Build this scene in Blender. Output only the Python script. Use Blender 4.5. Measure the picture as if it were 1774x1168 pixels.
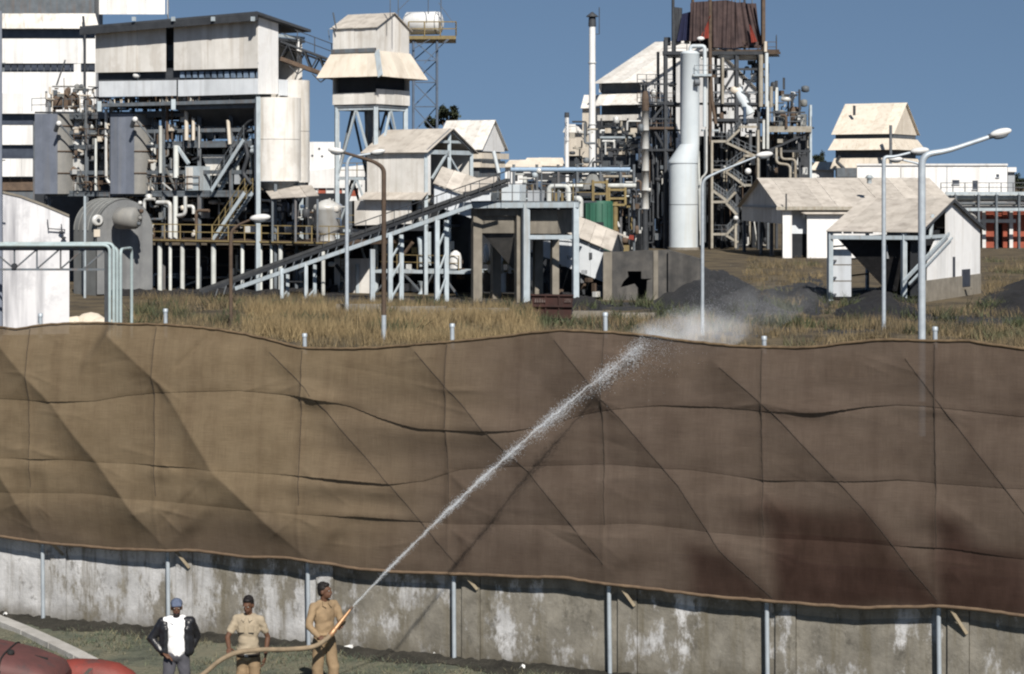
import bpy, bmesh, math, random
import numpy as np
from mathutils import Vector, Matrix
R = math.radians
random.seed(7)
for o in list(bpy.data.objects):
    bpy.data.objects.remove(o)
sc = bpy.context.scene
C = sc.collection
# ---------------------------------------------------------------- camera
CAM_H, FPX, CX, HOR = 7.57, 3450.0, 887.0, 320.0       # eye height, focal length, centre column and horizon row (photo pixels)
cam_d = bpy.data.cameras.new('camera'); cam = bpy.data.objects.new('camera', cam_d); C.objects.link(cam)
cam.location = (0, 0, CAM_H); cam.rotation_euler = (R(90), 0, 0)
cam_d.sensor_width = 36; cam_d.lens = FPX / 1774 * 36; cam_d.shift_y = -264 / 1774
cam_d.clip_start = 0.5; cam_d.clip_end = 12000
sc.camera = cam
# ---------------------------------------------------------------- sky, sun, exposure
SUN_AZ, SUN_EL = 14.0, 41.0                            # degrees to the right of straight behind the camera, height
w = bpy.data.worlds.new('World'); sc.world = w; w.use_nodes = True
nt = w.node_tree; bg = nt.nodes['Background']
sky = nt.nodes.new('ShaderNodeTexSky'); sky.sky_type = 'NISHITA'; sky.sun_disc = False
sky.sun_elevation = R(SUN_EL); sky.sun_rotation = R(180 - SUN_AZ)
sky.altitude = 500; sky.air_density = 1.0; sky.dust_density = 0.15; sky.ozone_density = 4.0
hs = nt.nodes.new('ShaderNodeHueSaturation'); hs.inputs['Saturation'].default_value = 0.92; hs.inputs['Hue'].default_value = 0.495; hs.inputs['Value'].default_value = 1.0
tcw = nt.nodes.new('ShaderNodeTexCoord'); sxw = nt.nodes.new('ShaderNodeSeparateXYZ'); cmb = nt.nodes.new('ShaderNodeCombineXYZ'); mz = nt.nodes.new('ShaderNodeMath'); mz.operation = 'MULTIPLY_ADD'
mz.inputs[1].default_value = 0.8; mz.inputs[2].default_value = 0.215; ab_ = nt.nodes.new('ShaderNodeMath'); ab_.operation = 'ABSOLUTE'      # a clear dry sky without the pale horizon band
nt.links.new(tcw.outputs['Generated'], sxw.inputs[0]); nt.links.new(sxw.outputs[0], cmb.inputs[0]); nt.links.new(sxw.outputs[1], cmb.inputs[1]); nt.links.new(sxw.outputs[2], ab_.inputs[0]); nt.links.new(ab_.outputs[0], mz.inputs[0]); nt.links.new(mz.outputs[0], cmb.inputs[2])
nt.links.new(cmb.outputs[0], sky.inputs[0]); nt.links.new(sky.outputs[0], hs.inputs['Color']); nt.links.new(hs.outputs[0], bg.inputs[0]); bg.inputs[1].default_value = 0.055
sun_d = bpy.data.lights.new('sun', 'SUN'); sun_d.energy = 5.0; sun_d.angle = R(0.55); sun_d.color = (1.0, 0.945, 0.865)
sun = bpy.data.objects.new('sun', sun_d); C.objects.link(sun)
_a, _e = R(SUN_AZ), R(SUN_EL)
TO_SUN = Vector((math.sin(_a) * math.cos(_e), -math.cos(_a) * math.cos(_e), math.sin(_e)))
sun.rotation_euler = TO_SUN.to_track_quat('Z', 'Y').to_euler(); sun.location = (30, -40, 60)
sc.view_settings.view_transform = 'Standard'; sc.view_settings.look = 'None'
sc.view_settings.exposure = 0.38; sc.view_settings.gamma = 1.0; sc.view_settings.use_curve_mapping = False
sc.render.engine = 'CYCLES'
cy = sc.cycles
cy.use_denoising = True; cy.max_bounces = 6; cy.diffuse_bounces = 3; cy.transparent_max_bounces = 24; cy.volume_bounces = 1
cy.filter_width = 2.2; cy.use_adaptive_sampling = True; cy.adaptive_threshold = 0.015
# ---------------------------------------------------------------- helpers: objects
def V(*a): return Vector(a)
def thing(name, label, cat, loc=(0, 0, 0), group=None):
    o = bpy.data.objects.new(name, None); C.objects.link(o); o.location = loc; o.empty_display_size = .3; o['kind'] = 'thing'
    o['label'] = label; o['category'] = cat
    if group: o['group'] = group
    return o
def tag(o, label, cat, group=None):
    if o.get('kind') is None: o['kind'] = 'thing'
    o['label'] = label; o['category'] = cat
    if group: o['group'] = group
    return o
def org(parent):
    p = Vector((0, 0, 0))
    while parent is not None:
        p = p + parent.location; parent = parent.parent
    return p
class MB:
    """collects shapes in world metres and links them as one mesh object"""
    def __init__(s): s.v = []; s.f = []; s.uv = {}; s.sm = []
    def add(s, vs, fs, smooth=False, uvs=None):
        b = len(s.v); s.v.extend([tuple(p) for p in vs])
        for i, f in enumerate(fs):
            if uvs: s.uv[len(s.f)] = uvs[i]
            s.f.append(tuple(b + k for k in f)); s.sm.append(smooth)
        return s
    def hexa(s, bot, top, uvs=None):
        return s.add(list(bot) + list(top), [(3, 2, 1, 0), (4, 5, 6, 7), (0, 1, 5, 4), (1, 2, 6, 5), (2, 3, 7, 6), (3, 0, 4, 7)])
    def box(s, c, d, rz=0.0):
        c = Vector(c); x, y, z = d[0] / 2, d[1] / 2, d[2] / 2; m = Matrix.Rotation(rz, 3, 'Z')
        P = [c + m @ Vector((sx * x, sy * y, sz * z)) for sz in (-1, 1) for sx, sy in ((-1, -1), (1, -1), (1, 1), (-1, 1))]
        return s.hexa(P[:4], P[4:])
    def beam(s, p, q, w, h=None, up=(0, 0, 1)):
        p, q = Vector(p), Vector(q); h = h or w; d = (q - p)
        if d.length < 1e-6: return s
        d.normalize(); up = Vector(up)
        if abs(d.dot(up)) > .97: up = Vector((1, .3, 0)).normalized()
        a = d.cross(up).normalized() * (w / 2); b = a.cross(d).normalized() * (h / 2)
        return s.hexa([p - a - b, p + a - b, p + a + b, p - a + b], [q - a - b, q + a - b, q + a + b, q - a + b])
    def tube(s, p, q, r, r2=None, n=8, cap=True):
        return s.poly([p, q], r, r2, n, cap)
    def poly(s, pts, r, r2=None, n=8, cap=True):
        pts = [Vector(p) for p in pts]; m = len(pts); rings = []; prev = None
        for i, p in enumerate(pts):
            d = (pts[min(i + 1, m - 1)] - pts[max(i - 1, 0)]).normalized()
            if prev is None:
                up = Vector((0, 0, 1)) if abs(d.z) < .9 else Vector((1, 0, 0))
                a = d.cross(up).normalized()
            else:
                a = (prev - d * prev.dot(d)).normalized()
            prev = a; b = d.cross(a)
            rr = r[i] if isinstance(r, (list, tuple)) else (r if r2 is None else r + (r2 - r) * i / (m - 1))
            rings.append([p + a * (rr * math.cos(2 * math.pi * k / n)) + b * (rr * math.sin(2 * math.pi * k / n)) for k in range(n)])
        vs = [v for g in rings for v in g]; fs = []
        for i in range(m - 1):
            for k in range(n):
                fs.append((i * n + k, i * n + (k + 1) % n, (i + 1) * n + (k + 1) % n, (i + 1) * n + k))
        s.add(vs, fs, n > 5)
        if cap:
            s.add(rings[0], [tuple(range(n))[::-1]]); s.add(rings[-1], [tuple(range(n))])
        return s
    def lathe(s, base, prof, n=20, axis=(0, 0, 1), smooth=True):
        base = Vector(base); ax = Vector(axis).normalized()
        up = Vector((0, 0, 1)) if abs(ax.z) < .9 else Vector((1, 0, 0))
        a = ax.cross(up).normalized(); b = ax.cross(a); vs = []; fs = []
        for r, h in prof:
            for k in range(n):
                t = 2 * math.pi * k / n; vs.append(base + ax * h + a * (r * math.cos(t)) + b * (r * math.sin(t)))
        for i in range(len(prof) - 1):
            for k in range(n):
                fs.append((i * n + k, i * n + (k + 1) % n, (i + 1) * n + (k + 1) % n, (i + 1) * n + k))
        s.add(vs, fs, smooth)
        s.add(vs[:n], [tuple(range(n))[::-1]]); s.add(vs[-n:], [tuple(range(n))])
        return s
    def ell(s, c, rad, n=12, m=8, rot=None):
        c = Vector(c); vs = []; fs = []; rot = rot or Matrix.Identity(3)
        for i in range(m + 1):
            t = math.pi * (i + .02) / (m + .04)
            for k in range(n):
                u = 2 * math.pi * k / n
                vs.append(c + rot @ Vector((rad[0] * math.sin(t) * math.cos(u), rad[1] * math.sin(t) * math.sin(u), rad[2] * math.cos(t))))
        for i in range(m):
            for k in range(n):
                fs.append((i * n + k, (i + 1) * n + k, (i + 1) * n + (k + 1) % n, i * n + (k + 1) % n))
        fs.append(tuple(range(n))); fs.append(tuple(range(m * n, m * n + n))[::-1])
        return s.add(vs, fs, True)
    def prism(s, pts, off):
        """flat polygon pts thickened by the vector off"""
        off = Vector(off); n = len(pts); a = [Vector(p) for p in pts]; b = [p + off for p in a]
        return s.add(a + b, [tuple(range(n))[::-1], tuple(range(n, 2 * n))] + [(i, (i + 1) % n, n + (i + 1) % n, n + i) for i in range(n)])
    def build(s, name, mat, parent=None, smooth=None):
        o0 = org(parent); me = bpy.data.meshes.new(name)
        me.from_pydata([(p[0] - o0.x, p[1] - o0.y, p[2] - o0.z) for p in s.v], [], s.f)
        if s.uv:
            ul = me.uv_layers.new(name='UVMap')
            for pi, p in enumerate(me.polygons):
                if pi in s.uv:
                    for k, li in enumerate(p.loop_indices): ul.data[li].uv = s.uv[pi][k]
        me.polygons.foreach_set('use_smooth', s.sm)
        bm = bmesh.new(); bm.from_mesh(me); bmesh.ops.recalc_face_normals(bm, faces=bm.faces); bm.to_mesh(me); bm.free()
        me.materials.append(mat if not isinstance(mat, str) else M[mat])
        o = bpy.data.objects.new(name, me); C.objects.link(o)
        if parent is not None: o.parent = parent
        return o
def struct(o): o['kind'] = 'structure'; return o
def stuff(o): o['kind'] = 'stuff'; return o
# ---------------------------------------------------------------- helpers: where things stand
def at(px, py, Y): return Vector(((px - CX) * Y / FPX, Y, CAM_H - (py - HOR) * Y / FPX))
def depth(pyb): return FPX * CAM_H / (pyb - HOR)            # distance of a ground point seen in row pyb
def gnd(px, pyb): Y = depth(pyb); return Vector(((px - CX) * Y / FPX, Y, 0))
class Frame:
    """a plan grid: origin on the ground, u runs along the front (to the image left for th > 0), v runs back"""
    def __init__(s, px, Y, th, flip=False):
        s.o = Vector(((px - CX) * Y / FPX, Y, 0)); t = R(th)
        s.u = Vector((-math.cos(t), math.sin(t), 0)); s.v = Vector((math.sin(t), math.cos(t), 0)); s.rz = -t
        if flip: s.u = -s.u                                      # front runs to the image right instead
    def P(s, u, v, z): return s.o + s.u * u + s.v * v + Vector((0, 0, z))
    def _t(s, b, d, px):
        k = (px - CX) / FPX; return (k * b.y - b.x) / (d.x - k * d.y)
    def U(s, px, v=0): return s._t(s.o + s.v * v, s.u, px)
    def W(s, px, u=0): return s._t(s.o + s.u * u, s.v, px)
    def at(s, px, py, v=0):                                   # point on the plane at depth v, seen at px, py
        p = s.o + s.v * v + s.u * s.U(px, v); return Vector((p.x, p.y, CAM_H - (py - HOR) * p.y / FPX))
    def side(s, px, py, u=0):                                 # point on the end wall at position u
        p = s.o + s.u * u + s.v * s.W(px, u); return Vector((p.x, p.y, CAM_H - (py - HOR) * p.y / FPX))
    def Z(s, py, u=0, v=0):
        return CAM_H - (py - HOR) * (s.o + s.u * u + s.v * v).y / FPX
# ---------------------------------------------------------------- helpers: materials
M = {}
def pmat(name, c1, c2=None, scale=1.2, rough=.85, bump=0.0, bscale=30, streak=None, samt=.5, sscale=2.0, metal=0.0, rand=.10, spec=.3, coord='Object', patch=None, pamt=.5, pscale=.8):
    m = bpy.data.materials.new(name); m.use_nodes = True; n = m.node_tree.nodes; l = m.node_tree.links
    b = n['Principled BSDF']; b.inputs['Roughness'].default_value = rough; b.inputs['Metallic'].default_value = metal
    b.inputs['Specular IOR Level'].default_value = spec
    c2 = c2 or tuple(x * .78 for x in c1)
    tc = n.new('ShaderNodeTexCoord'); co = tc.outputs[coord]
    nz = n.new('ShaderNodeTexNoise'); nz.inputs['Scale'].default_value = scale; nz.inputs['Detail'].default_value = 7; nz.inputs['Roughness'].default_value = .62
    l.new(co, nz.inputs['Vector'])
    rp = n.new('ShaderNodeValToRGB'); rp.color_ramp.elements[0].position = .33; rp.color_ramp.elements[1].position = .68
    rp.color_ramp.elements[0].color = (*c2, 1); rp.color_ramp.elements[1].color = (*c1, 1); l.new(nz.outputs[0], rp.inputs[0]); col = rp.outputs[0]
    def over(col, fac_out, colour, amt):
        mx = n.new('ShaderNodeMix'); mx.data_type = 'RGBA'
        mu = n.new('ShaderNodeMath'); mu.operation = 'MULTIPLY'; mu.inputs[1].default_value = amt; l.new(fac_out, mu.inputs[0])
        l.new(mu.outputs[0], mx.inputs[0]); l.new(col, mx.inputs[6]); mx.inputs[7].default_value = (*colour, 1); return mx.outputs[2]
    if streak:
        mp = n.new('ShaderNodeMapping'); mp.inputs['Scale'].default_value = (sscale, sscale, sscale * .07); l.new(co, mp.inputs['Vector'])
        n2 = n.new('ShaderNodeTexNoise'); n2.inputs['Scale'].default_value = 1.0; n2.inputs['Detail'].default_value = 5; l.new(mp.outputs[0], n2.inputs['Vector'])
        r2 = n.new('ShaderNodeValToRGB'); r2.color_ramp.elements[0].position = .5; r2.color_ramp.elements[1].position = .74; l.new(n2.outputs[0], r2.inputs[0])
        col = over(col, r2.outputs[0], streak, samt)
    if patch:
        n3 = n.new('ShaderNodeTexNoise'); n3.inputs['Scale'].default_value = pscale; n3.inputs['Detail'].default_value = 9; n3.inputs['Roughness'].default_value = .7; l.new(co, n3.inputs['Vector'])
        r3 = n.new('ShaderNodeValToRGB'); r3.color_ramp.elements[0].position = .52; r3.color_ramp.elements[1].position = .6; l.new(n3.outputs[0], r3.inputs[0])
        col = over(col, r3.outputs[0], patch, pamt)
    if rand:
        oi = n.new('ShaderNodeObjectInfo'); mr = n.new('ShaderNodeMapRange'); mr.inputs[3].default_value = 1 - rand; mr.inputs[4].default_value = 1 + rand * .6
        l.new(oi.outputs['Random'], mr.inputs[0]); hv = n.new('ShaderNodeHueSaturation'); l.new(mr.outputs[0], hv.inputs['Value']); l.new(col, hv.inputs['Color']); col = hv.outputs[0]
    l.new(col, b.inputs['Base Color'])
    if bump:
        nb = n.new('ShaderNodeTexNoise'); nb.inputs['Scale'].default_value = bscale; nb.inputs['Detail'].default_value = 6; l.new(co, nb.inputs['Vector'])
        bp = n.new('ShaderNodeBump'); bp.inputs['Strength'].default_value = bump; bp.inputs['Distance'].default_value = .02; l.new(nb.outputs[0], bp.inputs['Height']); l.new(bp.outputs[0], b.inputs['Normal'])
    M[name] = m; return m
pmat('white_sheet', (.70, .68, .645), (.58, .56, .52), .7, streak=(.34, .29, .23), samt=.6, sscale=2.5, rand=.17, patch=(.45, .41, .36), pamt=.35, pscale=.6)
pmat('white_clad', (.76, .76, .755), (.66, .66, .655), .5, streak=(.40, .38, .35), samt=.5, sscale=2.0, rand=.12, patch=(.5, .48, .45), pamt=.3, pscale=.5)
pmat('cream_sheet', (.66, .60, .51), (.56, .50, .42), .8, streak=(.36, .29, .20), samt=.5, rand=.11)
pmat('roof_sheet', (.50, .46, .41), (.40, .365, .32), .6, streak=(.24, .21, .18), samt=.6, sscale=1.6, rand=.15, patch=(.28, .25, .22), pamt=.4, pscale=.7)
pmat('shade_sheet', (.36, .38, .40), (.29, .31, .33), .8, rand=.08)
pmat('render_white', (.68, .68, .69), (.55, .55, .57), .35, streak=(.13, .13, .15), samt=.85, sscale=1.6, rand=.0, bump=.2, bscale=9, patch=(.36, .36, .38), pamt=.5, pscale=.45)
pmat('concrete', (.245, .222, .185), (.155, .14, .115), 1.1, streak=(.11, .10, .085), samt=.6, sscale=1.8, bump=.3, bscale=14)
pmat('concrete_dark', (.13, .122, .112), (.055, .055, .055), .9, streak=(.03, .03, .03), samt=.7, sscale=1.2, bump=.3, bscale=10)
pmat('steel_light', (.43, .49, .53), (.32, .37, .40), 1.4, rough=.6, streak=(.25, .19, .13), samt=.4, sscale=4, rand=.12)
pmat('steel_grey', (.135, .155, .175), (.085, .098, .11), 1.5, rough=.6, streak=(.14, .09, .06), samt=.5, sscale=4, rand=.2)
pmat('steel_dark', (.055, .06, .068), (.035, .038, .043), 1.5, rough=.6, rand=.25)
pmat('steel_rust', (.125, .088, .062), (.07, .05, .038), 2.0, rough=.8, rand=.25)
pmat('steel_yellow', (.26, .20, .085), (.17, .13, .065), 2.2, rough=.7, streak=(.12, .09, .06), samt=.5, sscale=4, rand=.12)
pmat('silver', (.62, .63, .62), (.50, .50, .48), 1.2, rough=.45, metal=.15, streak=(.32, .27, .20), samt=.4, sscale=3, rand=.12)
pmat('vessel_pale', (.55, .60, .63), (.48, .53, .56), .5, rough=.55, streak=(.42, .38, .30), samt=.4, sscale=1.2, rand=.05)
pmat('screen_blue', (.175, .195, .24), (.13, .148, .185), 1.0, rough=.7, streak=(.20, .20, .20), samt=.4, sscale=2, rand=.16)
pmat('tank_grey', (.20, .205, .20), (.145, .15, .145), .8, rough=.65, streak=(.10, .09, .08), samt=.5, sscale=1.5, rand=.08)
pmat('shade_void', (.030, .034, .040), (.018, .020, .024), 1.0, rough=.9, rand=.2)  # near-black that carries interior shade in the colour
pmat('window_dark', (.05, .06, .08), (.03, .035, .05), 1.5, rough=.3, rand=.3, spec=.5)
pmat('coal', (.022, .021, .022), (.010, .010, .011), 3.0, rough=.9, bump=.9, bscale=6, rand=0)
pmat('galv', (.44, .49, .53), (.34, .38, .42), 4, rough=.5, metal=.25, rand=.06)
pmat('lamp_white', (.66, .66, .65), (.56, .56, .55), 2, rough=.4, rand=.05)
pmat('rust_red', (.055, .024, .020), (.032, .016, .014), 1.6, rough=.85, streak=(.03, .02, .018), samt=.6, sscale=3, rand=.05)
pmat('paint_faded', (.17, .14, .13), (.06, .04, .035), 6, rough=.9, rand=0)
pmat('brick_red', (.33, .085, .05), (.24, .065, .04), 1.6, rand=.1)
pmat('green_tank', (.03, .115, .075), (.022, .08, .055), .8, rough=.6, streak=(.015, .07, .045), samt=.6, sscale=1.6, rand=.05)
pmat('tarp_brown', (.085, .058, .055), (.042, .030, .031), .9, rough=.9, rand=.12, bump=.4, bscale=2)
pmat('cloth_red', (.26, .045, .03), (.18, .035, .025), 1, rand=.05)
pmat('cloth_blue', (.018, .022, .06), (.012, .014, .04), 1, rand=.05)
pmat('bark', (.10, .075, .055), (.06, .045, .035), 5, rand=.1)
pmat('leaf_dark', (.045, .055, .03), (.028, .035, .02), .8, rand=.0)
pmat('sand_pale', (.62, .56, .46), (.5, .44, .36), 2, rand=.0, bump=.5, bscale=5)
pmat('kerb_stone', (.42, .41, .39), (.30, .29, .27), 2.5, bump=.4, bscale=12, rand=.1)
def sheets(parent, a, b, c, d, n, mat, t=.03, name='sheet', gap=.014, jit=.018):
    """n separate sheets side by side over the quad a b (bottom) c d (top), each a thin slab of its own"""
    a, b, c, d = map(Vector, (a, b, c, d)); nn = (b - a).cross(d - a).normalized(); out = []
    for i in range(n):
        f0, f1 = i / n, (i + 1) / n; g = gap / max((b - a).length, .1) / 2; f0 += g; f1 -= g
        off = nn * random.uniform(-jit, jit)
        q = [a.lerp(b, f0) + off, a.lerp(b, f1) + off, d.lerp(c, f1) + off, d.lerp(c, f0) + off]
        m = MB(); m.prism(q, nn * t); out.append(m.build(name, mat, parent))
    return out
def rail(parent, pts, mat='steel_yellow', h=1.0, step=1.6, r=.028, name='guard_rail'):
    m = MB()
    for p, q in zip(pts[:-1], pts[1:]):
        p, q = Vector(p), Vector(q); n = max(1, int((q - p).length / step))
        for k in range(n + 1):
            b = p.lerp(q, k / n); m.beam(b, b + V(0, 0, h), r * 2)
        for z in (h * .5, h): m.beam(p + V(0, 0, z), q + V(0, 0, z), r * 1.8)
    return m.build(name, mat, parent)
def one(parent, name, mat, kind, *a, **k):
    m = MB(); getattr(m, kind)(*a, **k); return m.build(name, mat, parent)
def elbow(pts, rad=.3, k=4):
    """rounds the corners of a pipe path"""
    pts = [Vector(p) for p in pts]; out = [pts[0]]
    for i in range(1, len(pts) - 1):
        p = pts[i]; a = (pts[i - 1] - p); b = (pts[i + 1] - p); r = min(rad, a.length * .45, b.length * .45); a.normalize(); b.normalize()
        for j in range(k + 1):
            t = j / k; out.append((p + a * r) * (1 - t) ** 2 + p * 2 * t * (1 - t) + (p + b * r) * t ** 2)
    return out + [pts[-1]]
# ================================================================= the ground
def ground_mat(name, cols, scale, wet=None):
    m = bpy.data.materials.new(name); m.use_nodes = True; n = m.node_tree.nodes; l = m.node_tree.links; b = n['Principled BSDF']
    b.inputs['Roughness'].default_value = .95; b.inputs['Specular IOR Level'].default_value = .15
    tc = n.new('ShaderNodeTexCoord'); nz = n.new('ShaderNodeTexNoise'); nz.inputs['Scale'].default_value = scale; nz.inputs['Detail'].default_value = 10; nz.inputs['Roughness'].default_value = .68
    l.new(tc.outputs['Object'], nz.inputs['Vector']); rp = n.new('ShaderNodeValToRGB'); e = rp.color_ramp.elements
    e[0].position = .30; e[0].color = (*cols[0], 1); e[1].position = .72; e[1].color = (*cols[-1], 1)
    for i, c in enumerate(cols[1:-1]): x = e.new(.30 + .42 * (i + 1) / (len(cols) - 1)); x.color = (*c, 1)
    l.new(nz.outputs[0], rp.inputs[0]); l.new(rp.outputs[0], b.inputs['Base Color'])
    nb = n.new('ShaderNodeTexNoise'); nb.inputs['Scale'].default_value = scale * 9; nb.inputs['Detail'].default_value = 8; l.new(tc.outputs['Object'], nb.inputs['Vector'])
    bp = n.new('ShaderNodeBump'); bp.inputs['Strength'].default_value = .8; bp.inputs['Distance'].default_value = .06; l.new(nb.outputs[0], bp.inputs['Height']); l.new(bp.outputs[0], b.inputs['Normal'])
    M[name] = m; return m
ground_mat('dry_earth', [(.028, .026, .024), (.07, .057, .040), (.12, .095, .060), (.055, .048, .036)], .35)
ground_mat('verge_grass', [(.050, .052, .044), (.092, .100, .076), (.145, .138, .100), (.105, .118, .090)], 1.1)
ground_mat('wet_soil', [(.018, .017, .015), (.038, .036, .030), (.055, .05, .042)], 2.5)
def sheet_obj(name, x0, x1, y0, y1, nx, ny, z, amp, mat, fr=.25, seed=1):
    rng = np.random.RandomState(seed); ph = rng.rand(8) * 6.28; xs = np.linspace(x0, x1, nx); ys = np.linspace(y0, y1, ny)
    vs = [(x, y, z + amp * (math.sin(x * fr + ph[0]) * math.sin(y * fr * 1.3 + ph[1]) + .5 * math.sin(x * fr * 2.7 + ph[2] + y * fr) * math.sin(y * fr * 2.1 + ph[3]))) for y in ys for x in xs]
    fs = [(j * nx + i, j * nx + i + 1, (j + 1) * nx + i + 1, (j + 1) * nx + i) for j in range(ny - 1) for i in range(nx - 1)]
    m = MB(); m.add(vs, fs, True); return struct(m.build(name, mat))
one_g = MB(); one_g.add([(-6000, -300, 0), (6000, -300, 0), (6000, 9000, 0), (-6000, 9000, 0)], [(0, 1, 2, 3)])
struct(one_g.build('ground', 'dry_earth'))
# ---- line of the screen
FPHI = R(21.9); F0 = Vector((-8.09, 34.36, 0)); FE = Vector((math.cos(FPHI), -math.sin(FPHI), 0)); FN = Vector((-math.sin(FPHI), -math.cos(FPHI), 0))
def fs_of(px, off=0):
    b = F0 + FN * off; k = (px - CX) / FPX; return (k * b.y - b.x) / (FE.x - k * FE.y)
def fP(s, off, z): return F0 + FE * s + FN * off + Vector((0, 0, z))
def fat(px, py, off=0):
    p = fP(fs_of(px, off), off, 0); return Vector((p.x, p.y, CAM_H - (py - HOR) * p.y / FPX))
# verge in front of the wall (a strip parallel to the wall)
vg = MB(); nu, nv = 80, 50; vs = []; rr = random.Random(3)
for j in range(nv):
    for i in range(nu):
        s = -6 + 28 * i / (nu - 1); o = -.22 + 22 * (j / (nv - 1)) ** 1.3
        vs.append(fP(s, o, .012 + .03 * (math.sin(s * 2.1 + o) * math.sin(o * 1.7) + 1) * .5 * min(1, o) + rr.uniform(0, .012)))
vg.add(vs, [(j * nu + i, j * nu + i + 1, (j + 1) * nu + i + 1, (j + 1) * nu + i) for j in range(nv - 1) for i in range(nu - 1)], True)
struct(vg.build('verge', 'verge_grass'))
so = MB(); vs = []; nu = 260
for i in range(nu):
    s = -6 + 28 * i / (nu - 1); wv = .34 + .14 * math.sin(s * 3.1) + rr.uniform(-.08, .10)
    for j, (o, z) in enumerate(((-.20, .10 + rr.uniform(-.03, .04)), (.02, .075 + rr.uniform(-.02, .03)), (wv * .6, .055), (wv, .03))): vs.append(fP(s, o, z))
so.add(vs, [(i * 4 + j, i * 4 + j + 1, i * 4 + j + 5, i * 4 + j + 4) for i in range(nu - 1) for j in range(3)], True)
struct(so.build('soil_strip', 'wet_soil'))
# ---- short grass on the verge
def blades(name, pts, hmin, hmax, wid, cols, seed, per=6, spread=.1, lean=.5):
    rng = np.random.RandomState(seed); n = len(pts); pts = np.asarray(pts, float)
    base = np.repeat(pts, per, 0); k = len(base)
    base[:, :2] += rng.normal(0, spread, (k, 2))
    h = rng.uniform(hmin, hmax, k) * np.repeat(rng.uniform(.6, 1.2, n), per); a = rng.uniform(0, 6.283, k); ln = rng.normal(0, lean, (k, 2)) * h[:, None]
    wv = wid * rng.uniform(.6, 1.3, k); dx = np.cos(a) * wv; dy = np.sin(a) * wv
    v = np.zeros((k, 3, 3)); v[:, 0] = base; v[:, 1] = base; v[:, 2] = base
    v[:, 0, 0] -= dx; v[:, 0, 1] -= dy; v[:, 1, 0] += dx; v[:, 1, 1] += dy; v[:, 2, :2] += ln; v[:, 2, 2] += h
    me = bpy.data.meshes.new(name); me.vertices.add(3 * k); me.vertices.foreach_set('co', v.reshape(-1)); me.loops.add(3 * k); me.loops.foreach_set('vertex_index', np.arange(3 * k))
    me.polygons.add(k); me.polygons.foreach_set('loop_start', np.arange(0, 3 * k, 3)); me.polygons.foreach_set('loop_total', np.full(k, 3)); me.update()
    ca = me.color_attributes.new('tint', 'FLOAT_COLOR', 'POINT'); cols = np.asarray(cols); ci = rng.randint(0, len(cols), n) if len(cols) > 1 else np.zeros(n, int)
    cc = cols[np.repeat(ci, per)] * rng.uniform(.75, 1.25, k)[:, None]; c4 = np.ones((3 * k, 4)); c4[:, :3] = np.repeat(cc, 3, 0); ca.data.foreach_set('color', c4.reshape(-1))
    o = bpy.data.objects.new(name, me); C.objects.link(o); me.materials.append(M['tint_leaf']); return stuff(o)
tm = bpy.data.materials.new('tint_leaf'); tm.use_nodes = True; _n = tm.node_tree.nodes; _b = _n['Principled BSDF']; _b.inputs['Roughness'].default_value = .9; _b.inputs['Specular IOR Level'].default_value = .1
_c = _n.new('ShaderNodeVertexColor'); _c.layer_name = 'tint'; tm.node_tree.links.new(_c.outputs[0], _b.inputs['Base Color']); M['tint_leaf'] = tm
rng = np.random.RandomState(5)
def patchy(x, y, f=.6, s=0):
    return np.sin(x * f + 1.3 + s) * np.sin(y * f * 1.2 + .7) + .6 * np.sin(x * f * 2.3 + y * f * 1.7 + s) + .4 * np.sin(x * f * 5.1 - y * f * 3.9)
s_, o_ = rng.uniform(-5, 20, 26000), .15 + 8.5 * rng.rand(26000) ** 1.1
X = F0.x + FE.x * s_ + FN.x * o_; Y = F0.y + FE.y * s_ + FN.y * o_; k = patchy(X, Y, 1.1) + rng.normal(0, .5, len(X)) > -.3
g = blades('verge_grass_tufts', np.c_[X[k], Y[k], np.full(k.sum(), .015)], .03, .10, .008, [(.095, .118, .082), (.115, .125, .082), (.17, .155, .10), (.075, .088, .068), (.13, .118, .088)], 11, 6, .06, .6)
tag(g, 'short dull green grass on the verge in front of the concrete wall', 'grass')
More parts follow.
